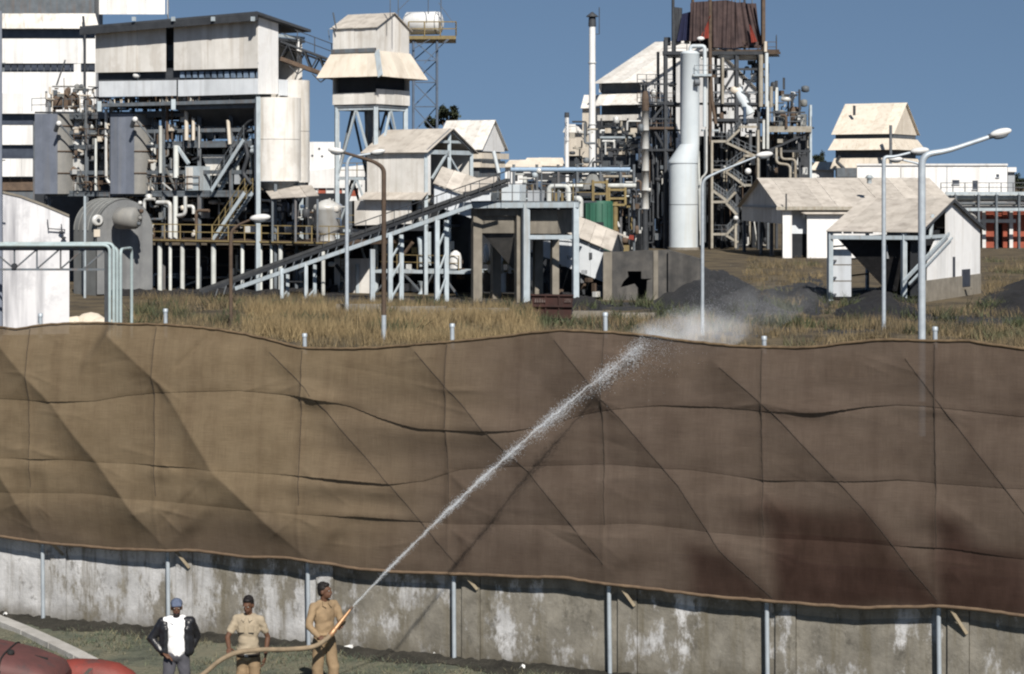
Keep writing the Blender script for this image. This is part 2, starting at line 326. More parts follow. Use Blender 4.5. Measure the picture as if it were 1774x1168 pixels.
# ================================================================= boundary wall
def wall_material():
    m = bpy.data.materials.new('old_wall'); m.use_nodes = True; n = m.node_tree.nodes; l = m.node_tree.links; b = n['Principled BSDF']; b.inputs['Roughness'].default_value = .93; b.inputs['Specular IOR Level'].default_value = .2
    tc = n.new('ShaderNodeTexCoord'); geo = n.new('ShaderNodeNewGeometry')
    sx = n.new('ShaderNodeSeparateXYZ'); l.new(geo.outputs['Position'], sx.inputs[0])
    def noise(scale, detail, sc3=None, rough=.65):
        z = n.new('ShaderNodeTexNoise'); z.inputs['Scale'].default_value = scale; z.inputs['Detail'].default_value = detail; z.inputs['Roughness'].default_value = rough
        if sc3:
            mp = n.new('ShaderNodeMapping'); mp.inputs['Scale'].default_value = sc3; l.new(geo.outputs['Position'], mp.inputs['Vector']); l.new(mp.outputs[0], z.inputs['Vector'])
        else: l.new(geo.outputs['Position'], z.inputs['Vector'])
        return z.outputs[0]
    def ramp(src, a, b_, ca=(0, 0, 0), cb=(1, 1, 1)):
        r = n.new('ShaderNodeValToRGB'); r.color_ramp.elements[0].position = a; r.color_ramp.elements[1].position = b_; r.color_ramp.elements[0].color = (*ca, 1); r.color_ramp.elements[1].color = (*cb, 1); l.new(src, r.inputs[0]); return r.outputs[0]
    def mix(f, a, b_):
        x = n.new('ShaderNodeMix'); x.data_type = 'RGBA'; l.new(f, x.inputs[0])
        for i, q in ((6, a), (7, b_)):
            if isinstance(q, tuple): x.inputs[i].default_value = (*q, 1)
            else: l.new(q, x.inputs[i])
        return x.outputs[2]
    def math_(op, a, b_):
        x = n.new('ShaderNodeMath'); x.operation = op
        for i, q in ((0, a), (1, b_)):
            if isinstance(q, (int, float)): x.inputs[i].default_value = q
            else: l.new(q, x.inputs[i])
        return x.outputs[0]
    pale = ramp(noise(1.3, 8), .35, .68, (.29, .29, .29), (.54, .54, .545))
    brown = ramp(noise(2.2, 9), .33, .7, (.118, .109, .092), (.240, .224, .190))
    # whitewash survives on the far (image left) end, worn away towards the near end
    mr = n.new('ShaderNodeMapRange'); mr.inputs[1].default_value = -8; mr.inputs[2].default_value = -.6; mr.inputs[3].default_value = .62; mr.inputs[4].default_value = .43; l.new(sx.outputs[0], mr.inputs[0])
    keep = ramp(math_('ADD', math_('MULTIPLY', noise(1.3, 9, (1, 1, .5), .72), 1.25), math_('SUBTRACT', mr.outputs[0], .61)), .47, .55)
    col = mix(keep, brown, pale)
    col = mix(math_('MULTIPLY', ramp(noise(1, 6, (5, 5, .5)), .50, .70), .75), col, (.115, .10, .07))       # run marks
    col = mix(math_('MULTIPLY', ramp(noise(3.2, 9, (1, 1, .7), .75), .56, .66), .7), col, (.07, .065, .055))                  # black mould
    zz = ramp(math_('ADD', sx.outputs[2], math_('MULTIPLY', noise(2.5, 6), .5)), .28, .62, (1, 1, 1), (0, 0, 0))
    col = mix(math_('MULTIPLY', zz, .75), col, (.085, .075, .055))                                            # splashed mud near the soil
    l.new(col, b.inputs['Base Color'])
    bp = n.new('ShaderNodeBump'); bp.inputs['Strength'].default_value = .5; bp.inputs['Distance'].default_value = .03; l.new(noise(14, 8), bp.inputs['Height']); l.new(bp.outputs[0], b.inputs['Normal'])
    M['old_wall'] = m
wall_material()
POLE_PX = [75, 292, 535, 787, 1057, 1330, 1628]
PS = [fs_of(p) for p in POLE_PX]; STEP = (PS[-1] - PS[0]) / 6
ALLP = [PS[0] - STEP] + PS + [PS[-1] + STEP, PS[-1] + 2 * STEP]
bw = thing('boundary_wall', 'weathered concrete boundary wall with peeling whitewash below the sacking screen', 'wall', fP(6, -.2, 0))
WO = -.11
for i, s in enumerate(ALLP):
    p0 = s + .10; p1 = p0 + .30
    m = MB(); m.hexa([fP(p0, WO - .14, -.1), fP(p0, WO + .04, -.1), fP(p1, WO + .04, -.1), fP(p1, WO - .14, -.1)], [fP(p0, WO - .14, 2.05), fP(p0, WO + .04, 2.05), fP(p1, WO + .04, 2.05), fP(p1, WO - .14, 2.05)])
    post = m.build('wall_post', 'old_wall', bw)
    if i < len(ALLP) - 1:
        q1 = ALLP[i + 1] + .10; g_ = .008
        m = MB(); m.hexa([fP(p1 + g_, WO - .10, -.1), fP(p1 + g_, WO + rr.uniform(-.005, .005), -.1), fP(q1 - g_, WO + rr.uniform(-.005, .005), -.1), fP(q1 - g_, WO - .10, -.1)],
                         [fP(p1 + g_, WO - .10, 1.95), fP(p1 + g_, WO, 1.95), fP(q1 - g_, WO, 1.95), fP(q1 - g_, WO - .10, 1.95)])
        m.build('wall_panel', 'old_wall', bw)
    m = MB(); a = fP(p0 + .07, WO + .20, 1.47 + rr.uniform(-.02, .03)); b_ = fP(p0 + .27, WO + .06, 1.16 + rr.uniform(-.03, .05)); m.beam(a, b_, .05, .045)
    if i not in (3, 6): m.build('bracket_arm', 'arm_wood' if 'arm_wood' in M else pmat('arm_wood', (.33, .28, .20), (.22, .18, .125), 4, rand=.1), bw)
# ================================================================= scaffold poles of the screen
ORD = ['', 'first pole from the frame edge at far end', 'second', 'third', 'fourth', 'fifth', 'sixth', 'seventh']
names = {1: 'galvanised screen pole by the pale kerb stones, first from the image left', 2: 'galvanised screen pole behind the man in the black jacket, second from the image left',
         3: 'galvanised screen pole behind the man aiming the nozzle, third from the image left', 4: 'galvanised screen pole beyond the water jet, fourth from the image left',
         5: 'galvanised screen pole next to the white peeled wall patch, fifth from the image left', 6: 'galvanised screen pole in front of the dark wet sacking, sixth from the image left',
         7: 'galvanised screen pole nearest the right picture edge, seventh from the image left'}
TOPY = {1: 548, 2: 540, 3: 583, 4: 566, 5: 547, 6: 588, 7: 572}
for i, px in enumerate(POLE_PX):
    k = i + 1; zt = fat(px - 4, TOPY[k]).z; m = MB(); s = PS[i]; tilt = rr.uniform(-.03, .03)
    m.tube(fP(s, 0, -.1), fP(s - .05 + tilt, 0, zt), .034, n=12)
    o = m.build('scaffold_pole', 'galv'); tag(o, names[k], 'pole', 'poles carrying the sacking screen')
    m = MB(); m.lathe(fP(s - .05 + tilt, 0, zt - .01), [(.042, 0), (.042, .05), (.03, .06)], 12); m.build('end_cap', 'galv', o)
# ================================================================= the sacking screen
def burlap_material():
    m = bpy.data.materials.new('sacking'); m.use_nodes = True; n = m.node_tree.nodes; l = m.node_tree.links; b = n['Principled BSDF']; out = n['Material Output']
    b.inputs['Roughness'].default_value = .95; b.inputs['Specular IOR Level'].default_value = .1
    uv = n.new('ShaderNodeUVMap'); uv.uv_map = 'UVMap'
    def noise(sc3, detail=6, rough=.6):
        mp = n.new('ShaderNodeMapping'); mp.inputs['Scale'].default_value = (*sc3, 1); l.new(uv.outputs[0], mp.inputs['Vector'])
        z = n.new('ShaderNodeTexNoise'); z.inputs['Scale'].default_value = 1; z.inputs['Detail'].default_value = detail; z.inputs['Roughness'].default_value = rough; l.new(mp.outputs[0], z.inputs['Vector']); return z.outputs[0]
    def ramp(src, a, b_, ca, cb):
        r = n.new('ShaderNodeValToRGB'); r.color_ramp.elements[0].position = a; r.color_ramp.elements[1].position = b_; r.color_ramp.elements[0].color = (*ca, 1); r.color_ramp.elements[1].color = (*cb, 1); l.new(src, r.inputs[0]); return r.outputs[0]
    def mix(f, a, b_, mode='MIX'):
        x = n.new('ShaderNodeMix'); x.data_type = 'RGBA'; x.blend_type = mode
        for i, q in ((0, f), (6, a), (7, b_)):
            if isinstance(q, tuple): x.inputs[i].default_value = (*q, 1)
            elif isinstance(q, float): x.inputs[i].default_value = q
            else: l.new(q, x.inputs[i])
        return x.outputs[2]
    at_ = n.new('ShaderNodeAttribute'); at_.attribute_name = 'damp'; sp = n.new('ShaderNodeSeparateColor'); l.new(at_.outputs['Color'], sp.inputs[0])
    dry = ramp(noise((1.4, 2.2), 8), .3, .72, (.140, .104, .064), (.195, .149, .095))
    damp = ramp(noise((1.6, 2.0), 8), .3, .72, (.084, .062, .048), (.118, .090, .071))
    soak = ramp(noise((3, 1.2), 8), .3, .72, (.030, .017, .013), (.056, .034, .027))
    col = mix(sp.outputs[0], dry, damp); col = mix(sp.outputs[1], col, soak)
    yarn = mix(ramp(noise((3, 130), 3), .35, .65, (0, 0, 0), (1, 1, 1)), (.86, .86, .86), (1.08, 1.08, 1.08)); col = mix(1.0, col, yarn, 'MULTIPLY')
    warp = mix(ramp(noise((130, 3), 3), .35, .65, (0, 0, 0), (1, 1, 1)), (.90, .90, .90), (1.06, 1.06, 1.06)); col = mix(1.0, col, warp, 'MULTIPLY')
    run = mix(ramp(noise((4, .35), 5), .45, .7, (0, 0, 0), (1, 1, 1)), (1.0, 1.0, 1.0), (.84, .82, .82)); col = mix(1.0, col, run, 'MULTIPLY')
    l.new(col, b.inputs['Base Color'])
    bp = n.new('ShaderNodeBump'); bp.inputs['Strength'].default_value = .35; bp.inputs['Distance'].default_value = .01; l.new(noise((70, 70), 3), bp.inputs['Height']); l.new(bp.outputs[0], b.inputs['Normal'])
    tl = n.new('ShaderNodeBsdfTranslucent'); l.new(col, tl.inputs['Color']); tr = n.new('ShaderNodeBsdfTransparent')
    m1 = n.new('ShaderNodeMixShader'); m1.inputs[0].default_value = .12; l.new(b.outputs[0], m1.inputs[1]); l.new(tl.outputs[0], m1.inputs[2])
    m2 = n.new('ShaderNodeMixShader'); m2.inputs[0].default_value = .05; l.new(m1.outputs[0], m2.inputs[1]); l.new(tr.outputs[0], m2.inputs[2])
    l.new(m2.outputs[0], out.inputs['Surface']); M['sacking'] = m
burlap_material()
CO = .115                                                        # the cloth hangs just outside the poles
def zcurve(pts):
    q = [(fs_of(x, CO), fat(x, y, CO).z) for x, y in pts]; S = np.array([a for a, _ in q]); Zs = np.array([b for _, b in q])
    return lambda s: np.interp(s, S, Zs)
def sm(f, k=.35):                                               # smooths a broken line
    return lambda s: (f(s - k) + 2 * f(s) + f(s + k)) / 4
TOP = sm(zcurve([(-260, 575), (0, 566), (40, 569), (75, 563), (110, 560), (220, 559), (292, 561), (360, 567), (420, 577), (480, 591), (527, 603), (600, 604), (660, 602), (740, 595), (800, 590), (860, 584), (930, 575), (985, 571), (1057, 575), (1120, 581), (1180, 590), (1260, 598), (1330, 601), (1400, 602), (1470, 594), (1530, 588), (1625, 590), (1680, 590), (1740, 600), (1800, 608), (2100, 600)]), .12)
S1 = sm(zcurve([(-260, 690), (0, 687), (100, 693), (180, 692), (230, 683), (292, 677), (420, 675), (535, 687), (600, 700), (660, 722), (730, 740), (800, 744), (900, 744), (960, 734), (1010, 718), (1057, 708), (1150, 701), (1240, 704), (1330, 711), (1420, 714), (1500, 704), (1560, 700), (1625, 704), (1774, 722), (2100, 720)]), .10)
S2 = sm(zcurve([(-260, 800), (0, 790), (120, 793), (292, 802), (400, 812), (480, 818), (535, 822), (600, 828), (680, 838), (740, 832), (800, 812), (900, 806), (1057, 803), (1200, 812), (1330, 832), (1500, 832), (1560, 830), (1640, 838), (1774, 846), (2100, 850)]), .10)
S3 = sm(zcurve([(-260, 850), (0, 850), (160, 852), (292, 864), (400, 876), (535, 888), (620, 893), (700, 900), (800, 908), (1000, 908), (1100, 905), (1330, 930), (1500, 940), (1640, 948), (1774, 968), (2100, 985)]), .12)
BOT = sm(zcurve([(-260, 912), (0, 928), (75, 938), (150, 946), (200, 950), (292, 952), (350, 954), (430, 964), (500, 964), (535, 970), (620, 985), (680, 990), (787, 994), (900, 998), (980, 1000), (1057, 1012), (1150, 1022), (1250, 1034), (1330, 1040), (1420, 1048), (1500, 1052), (1628, 1049), (1700, 1056), (1774, 1066), (1900, 1078), (2100, 1090)]), .10)
# ridges where bracing ropes behind push the cloth out: (points in the photo), height, reach below-left, reach above-right
DIAG = [([(-90, 640), (75, 925), (100, 950)], .22, .65, 1.1), ([(15, 592), (75, 664), (110, 702), (180, 790), (292, 945)], .29, .70, 1.2), ([(205, 580), (295, 662), (318, 698), (385, 812), (540, 968)], .30, .72, 1.2),
        ([(470, 610), (530, 668), (620, 770), (680, 840), (800, 985)], .035, .22, .5), ([(724, 608), (795, 686), (880, 780), (920, 815), (1057, 985)], .11, .5, .8),
        ([(965, 588), (1050, 690), (1180, 840), (1250, 950), (1345, 1040)], .12, .55, .8), ([(1250, 635), (1340, 712), (1500, 880), (1632, 1048)], .10, .5, .6), ([(1570, 620), (1640, 712), (1774, 885), (1900, 1040)], .07, .45, .6)]
DIAG = [([(fs_of(x, CO), fat(x, y, CO).z) for x, y in p], A, l_, r_) for p, A, l_, r_ in DIAG]
BULGE = [(600, 838, 1.0, .09, .16), (555, 692, .5, .07, .12), (720, 742, 1.2, .10, .25), (860, 742, .6, .06, .2), (1420, 712, .7, .06, .12), (75, 800, .4, .05, .2), (292, 812, .35, .06, .16), (380, 822, .3, .05, .2),
         (1330, 880, .4, .06, .2), (1628, 893, .35, .06, .2), (1100, 610, .35, -.10, .3), (1050, 690, .3, .06, .25), (1600, 705, .7, .04, .12), (640, 893, .7, .03, .08)]
BULGE = [(fs_of(x, CO), fat(x, y, CO).z, w_, a_, h_) for x, y, w_, a_, h_ in BULGE]
rs = np.random.RandomState(21); WN = [(rs.uniform(.5, 5), rs.uniform(.5, 5), rs.uniform(0, 6.3), rs.uniform(.2, 1)) for _ in range(14)]
def soft(x, a, b): t = np.clip((x - a) / (b - a), 0, 1); return t * t * (3 - 2 * t)
WN2 = [(rs.uniform(.5, 1.8), rs.uniform(4, 13), rs.uniform(0, 6.3), rs.uniform(.3, 1)) for _ in range(7)]
CREASE = [(rs.uniform(-3, 21), rs.uniform(1.6, 5.0), rs.normal(0, .35), rs.uniform(.15, .7), rs.uniform(-.012, .016)) for _ in range(90)]
for _p in (-2.5, 0.0, 2.5, 5.1, 7.7, 10.2, 12.8, 15.4):                      # tension folds fanning from the ties on the poles
    for _z in (4.35, 3.05, 2.2):
        for _k in range(4): _a = rs.uniform(-1.0, .2) if _k % 2 else math.pi + rs.uniform(-.2, 1.0); CREASE.append((_p + math.cos(_a) * .3, _z + math.sin(_a) * .3, _a, rs.uniform(.15, .4), rs.uniform(.006, .02)))
def cloth_off(s, z):
    d = np.zeros_like(s)
    for pts, A, l_, r_ in DIAG:
        best = np.zeros_like(s)
        for (s0, z0), (s1, z1) in zip(pts[:-1], pts[1:]):
            ex, ez = s1 - s0, z1 - z0; L = math.hypot(ex, ez); ex /= L; ez /= L
            t = (s - s0) * ex + (z - z0) * ez; p = (s - s0) * (-ez) + (z - z0) * ex            # p > 0: above-right
            over_ = np.maximum(0, np.maximum(-t, t - L)); q = np.where(p > 0, np.maximum(0, 1 - p / (r_ * 1.5)) ** 1.25, np.exp(p / l_)) * np.exp(-(over_ / .18) ** 2)
            best = np.maximum(best, q)
        d += A * best
    for s0 in ALLP: d += .020 * np.exp(-np.abs(s - s0 + .03) / .035)
    d *= .30 + .70 * soft(z - BOT(s), -.05, .85)
    for s0, z0, w_, a_, h_ in BULGE: d += a_ * np.exp(-((s - s0) / w_) ** 2) * np.exp(-((z - z0) / h_) ** 2)
    for fx, fz, ph, a_ in WN: d += .0035 * a_ * np.sin(fx * s + ph + 1.2 * np.sin(fz * z * .8)) * np.sin(fz * z + ph * 1.7)
    d += .012 * np.sin(s * 2.45 + .6) * np.sin(z * 2.9)
    for fx, fz, ph, a_ in WN2: d += .0042 * a_ * np.abs(np.sin(fz * z + 1.1 * np.sin(fx * s + ph) + ph)) ** 3 * (.35 + .65 * np.sin(fx * s * .7 + ph * 2) ** 2)
    for s0, z0, ang, L_, a_ in CREASE:
        t = (s - s0) * math.cos(ang) + (z - z0) * math.sin(ang); p = -(s - s0) * math.sin(ang) + (z - z0) * math.cos(ang); d += a_ * np.exp(-(t / L_) ** 2) * np.exp(-np.abs(p) / .035)
    return d
scr = thing('sacking_screen', 'long brown sacking screen on poles above the concrete wall, wet and dark at one end', 'screen', fP(6, CO, 0))
SOAK = [([(1205, 950), (1260, 955), (1345, 1045), (1210, 1040)], .9), ([(1335, 880), (1420, 885), (1500, 890), (1632, 1050), (1345, 1050), (1352, 960)], 1.0), ([(1632, 895), (1660, 905), (1690, 945), (1774, 965), (1800, 1070), (1634, 1060)], 1.0), ([(1280, 900), (1330, 872), (1345, 890), (1300, 915)], .6), ([(1790, 970), (2100, 990), (2100, 1095), (1790, 1070)], 1.0)]
SOAK = [([(fs_of(x, CO), fat(x, y, CO).z) for x, y in p], k) for p, k in SOAK]
def poly_in(s, z, pts):                                          # signed distance to a polygon, > 0 inside
    d = np.full_like(s, 9.0); ins = np.zeros(s.shape, bool); n = len(pts)
    for i in range(n):
        (x0, y0), (x1, y1) = pts[i], pts[(i + 1) % n]; ex, ey = x1 - x0, y1 - y0; t = np.clip(((s - x0) * ex + (z - y0) * ey) / (ex * ex + ey * ey), 0, 1)
        d = np.minimum(d, np.hypot(s - x0 - t * ex, z - y0 - t * ey)); c = ((y0 > z) != (y1 > z)) & (s < (x1 - x0) * (z - y0) / (y1 - y0 + 1e-9) + x0); ins ^= c
    return np.where(ins, d, -d)
SA, SB, NS = ALLP[0] - .4, ALLP[-1] + .6, 900
LIFT = {0: [(545, .35, .07), (720, .9, .045), (860, .5, .04), (1430, .6, .06), (1200, .5, .03), (120, .4, .03)], 1: [(605, .75, .10), (300, .4, .04), (80, .3, .03), (1340, .3, .03), (1500, .6, .02)], 2: [(650, .7, .05), (1690, .5, .03), (1600, .3, .03)], 3: []}
def strip(name, ftop, fbot, tuck, flare, nz, idx=0):
    s = np.linspace(SA, SB, NS); t = np.linspace(0, 1, nz); S, T = np.meshgrid(s, t); ZT, ZB = ftop(S) + tuck, fbot(S); Zz = ZT + (ZB - ZT) * T
    ed = np.random.RandomState(len(name)).normal(0, .002, NS); Zz += np.interp(S, s, ed) * (T > .97)
    D = cloth_off(S, Zz); hgt = (ZT - ZB)
    D = D + .045 * np.sin(np.pi * np.clip(T, 0, 1)) * np.clip(hgt, .2, 1.2) - .011 * (1 - T) ** 6 * (tuck > 0) + flare * soft(T, .55, 1.0)
    for px_, w_, a_ in LIFT[idx]: D = D + a_ * np.exp(-((S - fs_of(px_, CO)) / w_) ** 2) * soft(T, .6, 1.0)
    P = np.array(F0)[None, None, :] + S[..., None] * np.array(FE) + (CO + D)[..., None] * np.array(FN); P[..., 2] += Zz
    o0 = np.array(scr.location); P = P - o0; me = bpy.data.meshes.new(name)
    idx = np.arange(NS * nz).reshape(nz, NS); fq = np.stack([idx[:-1, :-1], idx[1:, :-1], idx[1:, 1:], idx[:-1, 1:]], -1).reshape(-1, 4)
    me.from_pydata(P.reshape(-1, 3).tolist(), [], fq.tolist()); me.polygons.foreach_set('use_smooth', [True] * len(me.polygons))
    uvl = me.uv_layers.new(name='UVMap'); vi = np.zeros(len(me.loops), int); me.loops.foreach_get('vertex_index', vi); uvv = np.stack([S.reshape(-1), Zz.reshape(-1)], -1)[vi]; uvl.data.foreach_set('uv', uvv.reshape(-1))
    nn = .5 * np.sin(S * 1.7 + 2 * np.sin(Zz * 1.3)) + .5 * np.sin(Zz * 2.3 + S * .9)
    damp = soft(S + .5 * nn - .55 * (Zz - 3.2), 4.2, 9.3); damp = np.maximum(damp, .75 * soft(2.6 - Zz + .25 * nn, 0, 1.4)); sk = np.zeros_like(S)
    for pts, k in SOAK: sk = np.maximum(sk, k * soft(poly_in(S, Zz, pts) + .04 * np.sin(S * 3.1 + Zz * 2) + .02 * np.sin(Zz * 9 + S * 5), -.30, .16))
    ca = me.color_attributes.new('damp', 'FLOAT_COLOR', 'POINT'); c4 = np.ones((NS * nz, 4)); c4[:, 0] = damp.reshape(-1); c4[:, 1] = sk.reshape(-1); c4[:, 2] = 0; ca.data.foreach_set('color', c4.reshape(-1))
    me.materials.append(M['sacking']); o = bpy.data.objects.new(name, me); C.objects.link(o); o.parent = scr; return o
strip('cloth_strip', TOP, S1, 0, .012, 60); strip('cloth_strip', S1, S2, .06, .009, 40, 1); strip('cloth_strip', S2, S3, .06, .005, 26, 2); strip('cloth_strip', S3, BOT, .06, .02, 40, 3)
def edge_rope(name, f, r, dz, mat):
    m = MB(); pts = []
    for s in np.linspace(SA, SB, 220):
        z = float(f(np.array([s]))[0]); d = float(cloth_off(np.array([s]), np.array([z]))[0]); pts.append(fP(s, CO + d + .01 + rr.uniform(-.004, .004), z + dz + rr.uniform(-.006, .006)))
    m.poly(pts, r, n=6); return m.build(name, mat, scr)
STRIPS = [(TOP, S1, 0, .012), (S1, S2, .06, .009), (S2, S3, .06, .005), (S3, BOT, .06, .02)]
def full_off(s, z):
    a = np.array([s]); zz = np.array([z]); d = cloth_off(a, zz)
    for k, (ft, fb_, tk, fl) in enumerate(STRIPS):
        if z >= fb_(a)[0] or k == 3:
            zt, zb = ft(a) + tk, fb_(a); T = np.clip((zt - zz) / (zt - zb), 0, 1); d = d + .045 * np.sin(np.pi * T) * np.clip(zt - zb, .2, 1.2) + fl * soft(T, .55, 1.0)
            for px_, w_, a_ in LIFT[k]: d = d + a_ * np.exp(-((a - fs_of(px_, CO)) / w_) ** 2) * soft(T, .6, 1.0)
            break
    return float(d[0])
def surf_line(name, pts, r, mat, k=26):
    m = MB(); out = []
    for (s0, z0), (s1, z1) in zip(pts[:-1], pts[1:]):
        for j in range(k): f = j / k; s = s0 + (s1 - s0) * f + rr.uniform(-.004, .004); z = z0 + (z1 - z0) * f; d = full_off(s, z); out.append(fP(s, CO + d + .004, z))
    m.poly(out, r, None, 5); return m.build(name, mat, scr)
pmat('hem_brown', (.15, .105, .06), (.08, .055, .033), 9, rand=0)
edge_rope('top_rope', TOP, .022, .0, 'hem_brown'); edge_rope('bottom_hem', BOT, .030, .0, 'sacking_hem' if 'sacking_hem' in M else pmat('sacking_hem', (.155, .108, .068), (.10, .068, .045), 6, rand=0))
for s0 in ALLP[1:]:                                               # dark lines added on the cloth for pole shadow and dirt
    zt_ = float(TOP(np.array([s0]))[0]); surf_line('pole_dark_line', [(s0 - .04, zt_ - .05), (s0 - .03, 3.6), (s0 - .01, 2.35)], .0055, 'line_dark' if 'line_dark' in M else pmat('line_dark', (.055, .042, .032), (.03, .024, .02), 6, rand=0))
for k in (3, 4, 5, 6, 7):  # dark lines added to draw the creases, no real cords
    surf_line('crease_dark_line', [p for p in DIAG[k][0]], .0045, 'line_dark', 18)
# ================================================================= kerb stones, litter
ks = [gnd(-60, 1056), gnd(0, 1083), gnd(48, 1103), gnd(96, 1125), gnd(140, 1147), gnd(185, 1170)]
for i in range(5):
    a, b_ = ks[i], ks[i + 1]; d = (b_ - a).normalized(); nrm = V(-d.y, d.x, 0) * .12; m = MB()
    a2, b2 = a + d * .015, b_ - d * .015 + V(0, 0, rr.uniform(-.01, .01))
    m.hexa([a2 - nrm, b2 - nrm, b2 + nrm, a2 + nrm], [p + V(0, 0, .12) for p in (a2 - nrm, b2 - nrm, b2 + nrm, a2 + nrm)])
    o = m.build('kerb_stone', 'kerb_stone'); tag(o, ['pale kerb stone closest to the wall end of the row', 'pale kerb stone at the left picture edge, second from the wall', 'long pale kerb stone in the middle of the row by the red truck', 'pale kerb stone just beyond the red truck bonnet', 'kerb stone half hidden behind the red truck mudguard'][i], 'kerb stone', 'kerb stones beside the red truck')
def scrap(px, py, sz, label):
    p = gnd(px, py); m = MB(); n = 7; vs = [p + V(math.cos(6.28 * k / n) * sz * rr.uniform(.5, 1.2), math.sin(6.28 * k / n) * sz * rr.uniform(.4, .9), .05 + rr.uniform(0, .07)) for k in range(n)] + [p + V(0, 0, .13)]
    m.add(vs, [(k, (k + 1) % n, n) for k in range(n)]); tag(m.build('paper_scrap', 'lamp_white'), label, 'litter', 'scraps of pale litter')
scrap(10, 1073, .06, 'small pale scrap lying near the wall foot at the left picture edge'); scrap(606, 1131, .10, 'crumpled white paper on the grass beside the man with the nozzle'); scrap(752, 1143, .05, 'tiny pale scrap at the wall foot near the fourth pole'); scrap(905, 1165, .05, 'tiny pale scrap on the grass below the middle wall panel')
#one_s = MB(); one_s.poly([gnd(622, 1168) + V(0, 0, .03), gnd(655, 1155) + V(0, 0, .03), gnd(695, 1146) + V(0, 0, .03)], .02, n=6)
# ================================================================= shared builders for the plant
TH = 30
def col_(parent, p, z0, z1, w, mat='steel_light', name='column'):
    return one(parent, name, mat, 'beam', V(p.x, p.y, z0), V(p.x, p.y, z1), w)
def pipe(parent, pts, r, mat='silver', rad=.35, name='pipe', n=8):
    return one(parent, name, mat, 'poly', elbow(pts, rad), r, None, n)
def stair(parent, a, b, side, mat_s='steel_light', mat_r='steel_yellow', w=.8, name='stair', rails=True):
    """flight from a (low) to b (high); side = horizontal vector across the flight"""
    a, b, side = Vector(a), Vector(b), Vector(side).normalized() * w; m = MB()
    for sft in (V(0, 0, 0), side): m.beam(a + sft, b + sft, .06, .26)
    st = m.build(name, mat_s, parent); n = max(4, int(abs(b.z - a.z) / .24)); m = MB()
    for k in range(1, n): p = a.lerp(b, k / n); m.beam(p, p + side, .24, .035)
    m.build('tread', 'steel_grey', st)
    if rails:
        m = MB()
        for sft in (V(0, 0, 0), side):
            for h in (.5, 1.0): m.beam(a + sft + V(0, 0, h), b + sft + V(0, 0, h), .05)
            for k in range(0, 6): p = a.lerp(b, k / 5) + sft; m.beam(p, p + V(0, 0, 1.0), .05)
        m.build('handrail', mat_r, st)
    return st
def deck(parent, pts, z, t=.2, mat='steel_grey', name='deck'):
    return one(parent, name, mat, 'prism', [V(p.x, p.y, z - t) for p in pts], (0, 0, t))
def dark_panel(parent, F, px0, px1, py0, py1, v, mat='shade_void', name='rear_wall_or_shade', t=.1):  # dark sheet, mostly added behind open frames to stand for deep shade
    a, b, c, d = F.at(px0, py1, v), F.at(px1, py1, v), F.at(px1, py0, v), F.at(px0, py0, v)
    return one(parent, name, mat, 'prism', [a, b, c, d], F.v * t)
def gable_house(parent, F, u1, v1, z0, ze, zr, nl, ns, wall='white_sheet', roof='roof_sheet', ov=.35, front=True, end=True, rear=True, far_end=True, end_open=None, t=.04):
    """house on F with ridge along u: front wall v=0, end wall u=0; gable on the end"""
    if front: sheets(parent, F.P(u1, 0, z0), F.P(0, 0, z0), F.P(0, 0, ze), F.P(u1, 0, ze), nl, wall, name='wall_sheet')
    if rear: one(parent, 'rear_wall_or_shade', wall, 'prism', [F.P(u1, v1, z0), F.P(0, v1, z0), F.P(0, v1, ze), F.P(u1, v1, ze)], F.v * -.04)
    def gable(u, nm):
        for k in range(ns):
            f0, f1 = k / ns, (k + 1) / ns; zz = lambda f: ze + (zr - ze) * (1 - abs(2 * f - 1))
            pts = [F.P(u, v1 * f0 + .004, z0), F.P(u, v1 * f1 - .004, z0), F.P(u, v1 * f1 - .004, zz(f1))] + ([F.P(u, v1 * .5, zr)] if f0 < .5 < f1 else []) + [F.P(u, v1 * f0 + .004, zz(f0))]
            one(parent, 'wall_sheet', wall, 'prism', pts, F.u * (.04 + random.uniform(0, .015)))
    if end: gable(0, 'end')
    if far_end: one(parent, 'far_end_wall', wall, 'prism', [F.P(u1 - .05, 0.02, z0), F.P(u1 - .05, v1 - .02, z0), F.P(u1 - .05, v1 - .02, ze), F.P(u1 - .05, v1 / 2, zr - .03), F.P(u1 - .05, .02, ze)], F.u * -.04)
    sl = (zr - ze) / (v1 / 2)
    sheets(parent, F.P(u1 + ov, -ov, ze - ov * sl + .05), F.P(-ov, -ov, ze - ov * sl + .05), F.P(-ov, v1 / 2, zr + .05), F.P(u1 + ov, v1 / 2, zr + .05), nl, roof, t, name='roof_sheet', jit=.015)
    sheets(parent, F.P(-ov, v1 + ov, ze - ov * sl + .05), F.P(u1 + ov, v1 + ov, ze - ov * sl + .05), F.P(u1 + ov, v1 / 2, zr + .05), F.P(-ov, v1 / 2, zr + .05), max(2, nl // 2), roof, t, name='roof_sheet', jit=.015)
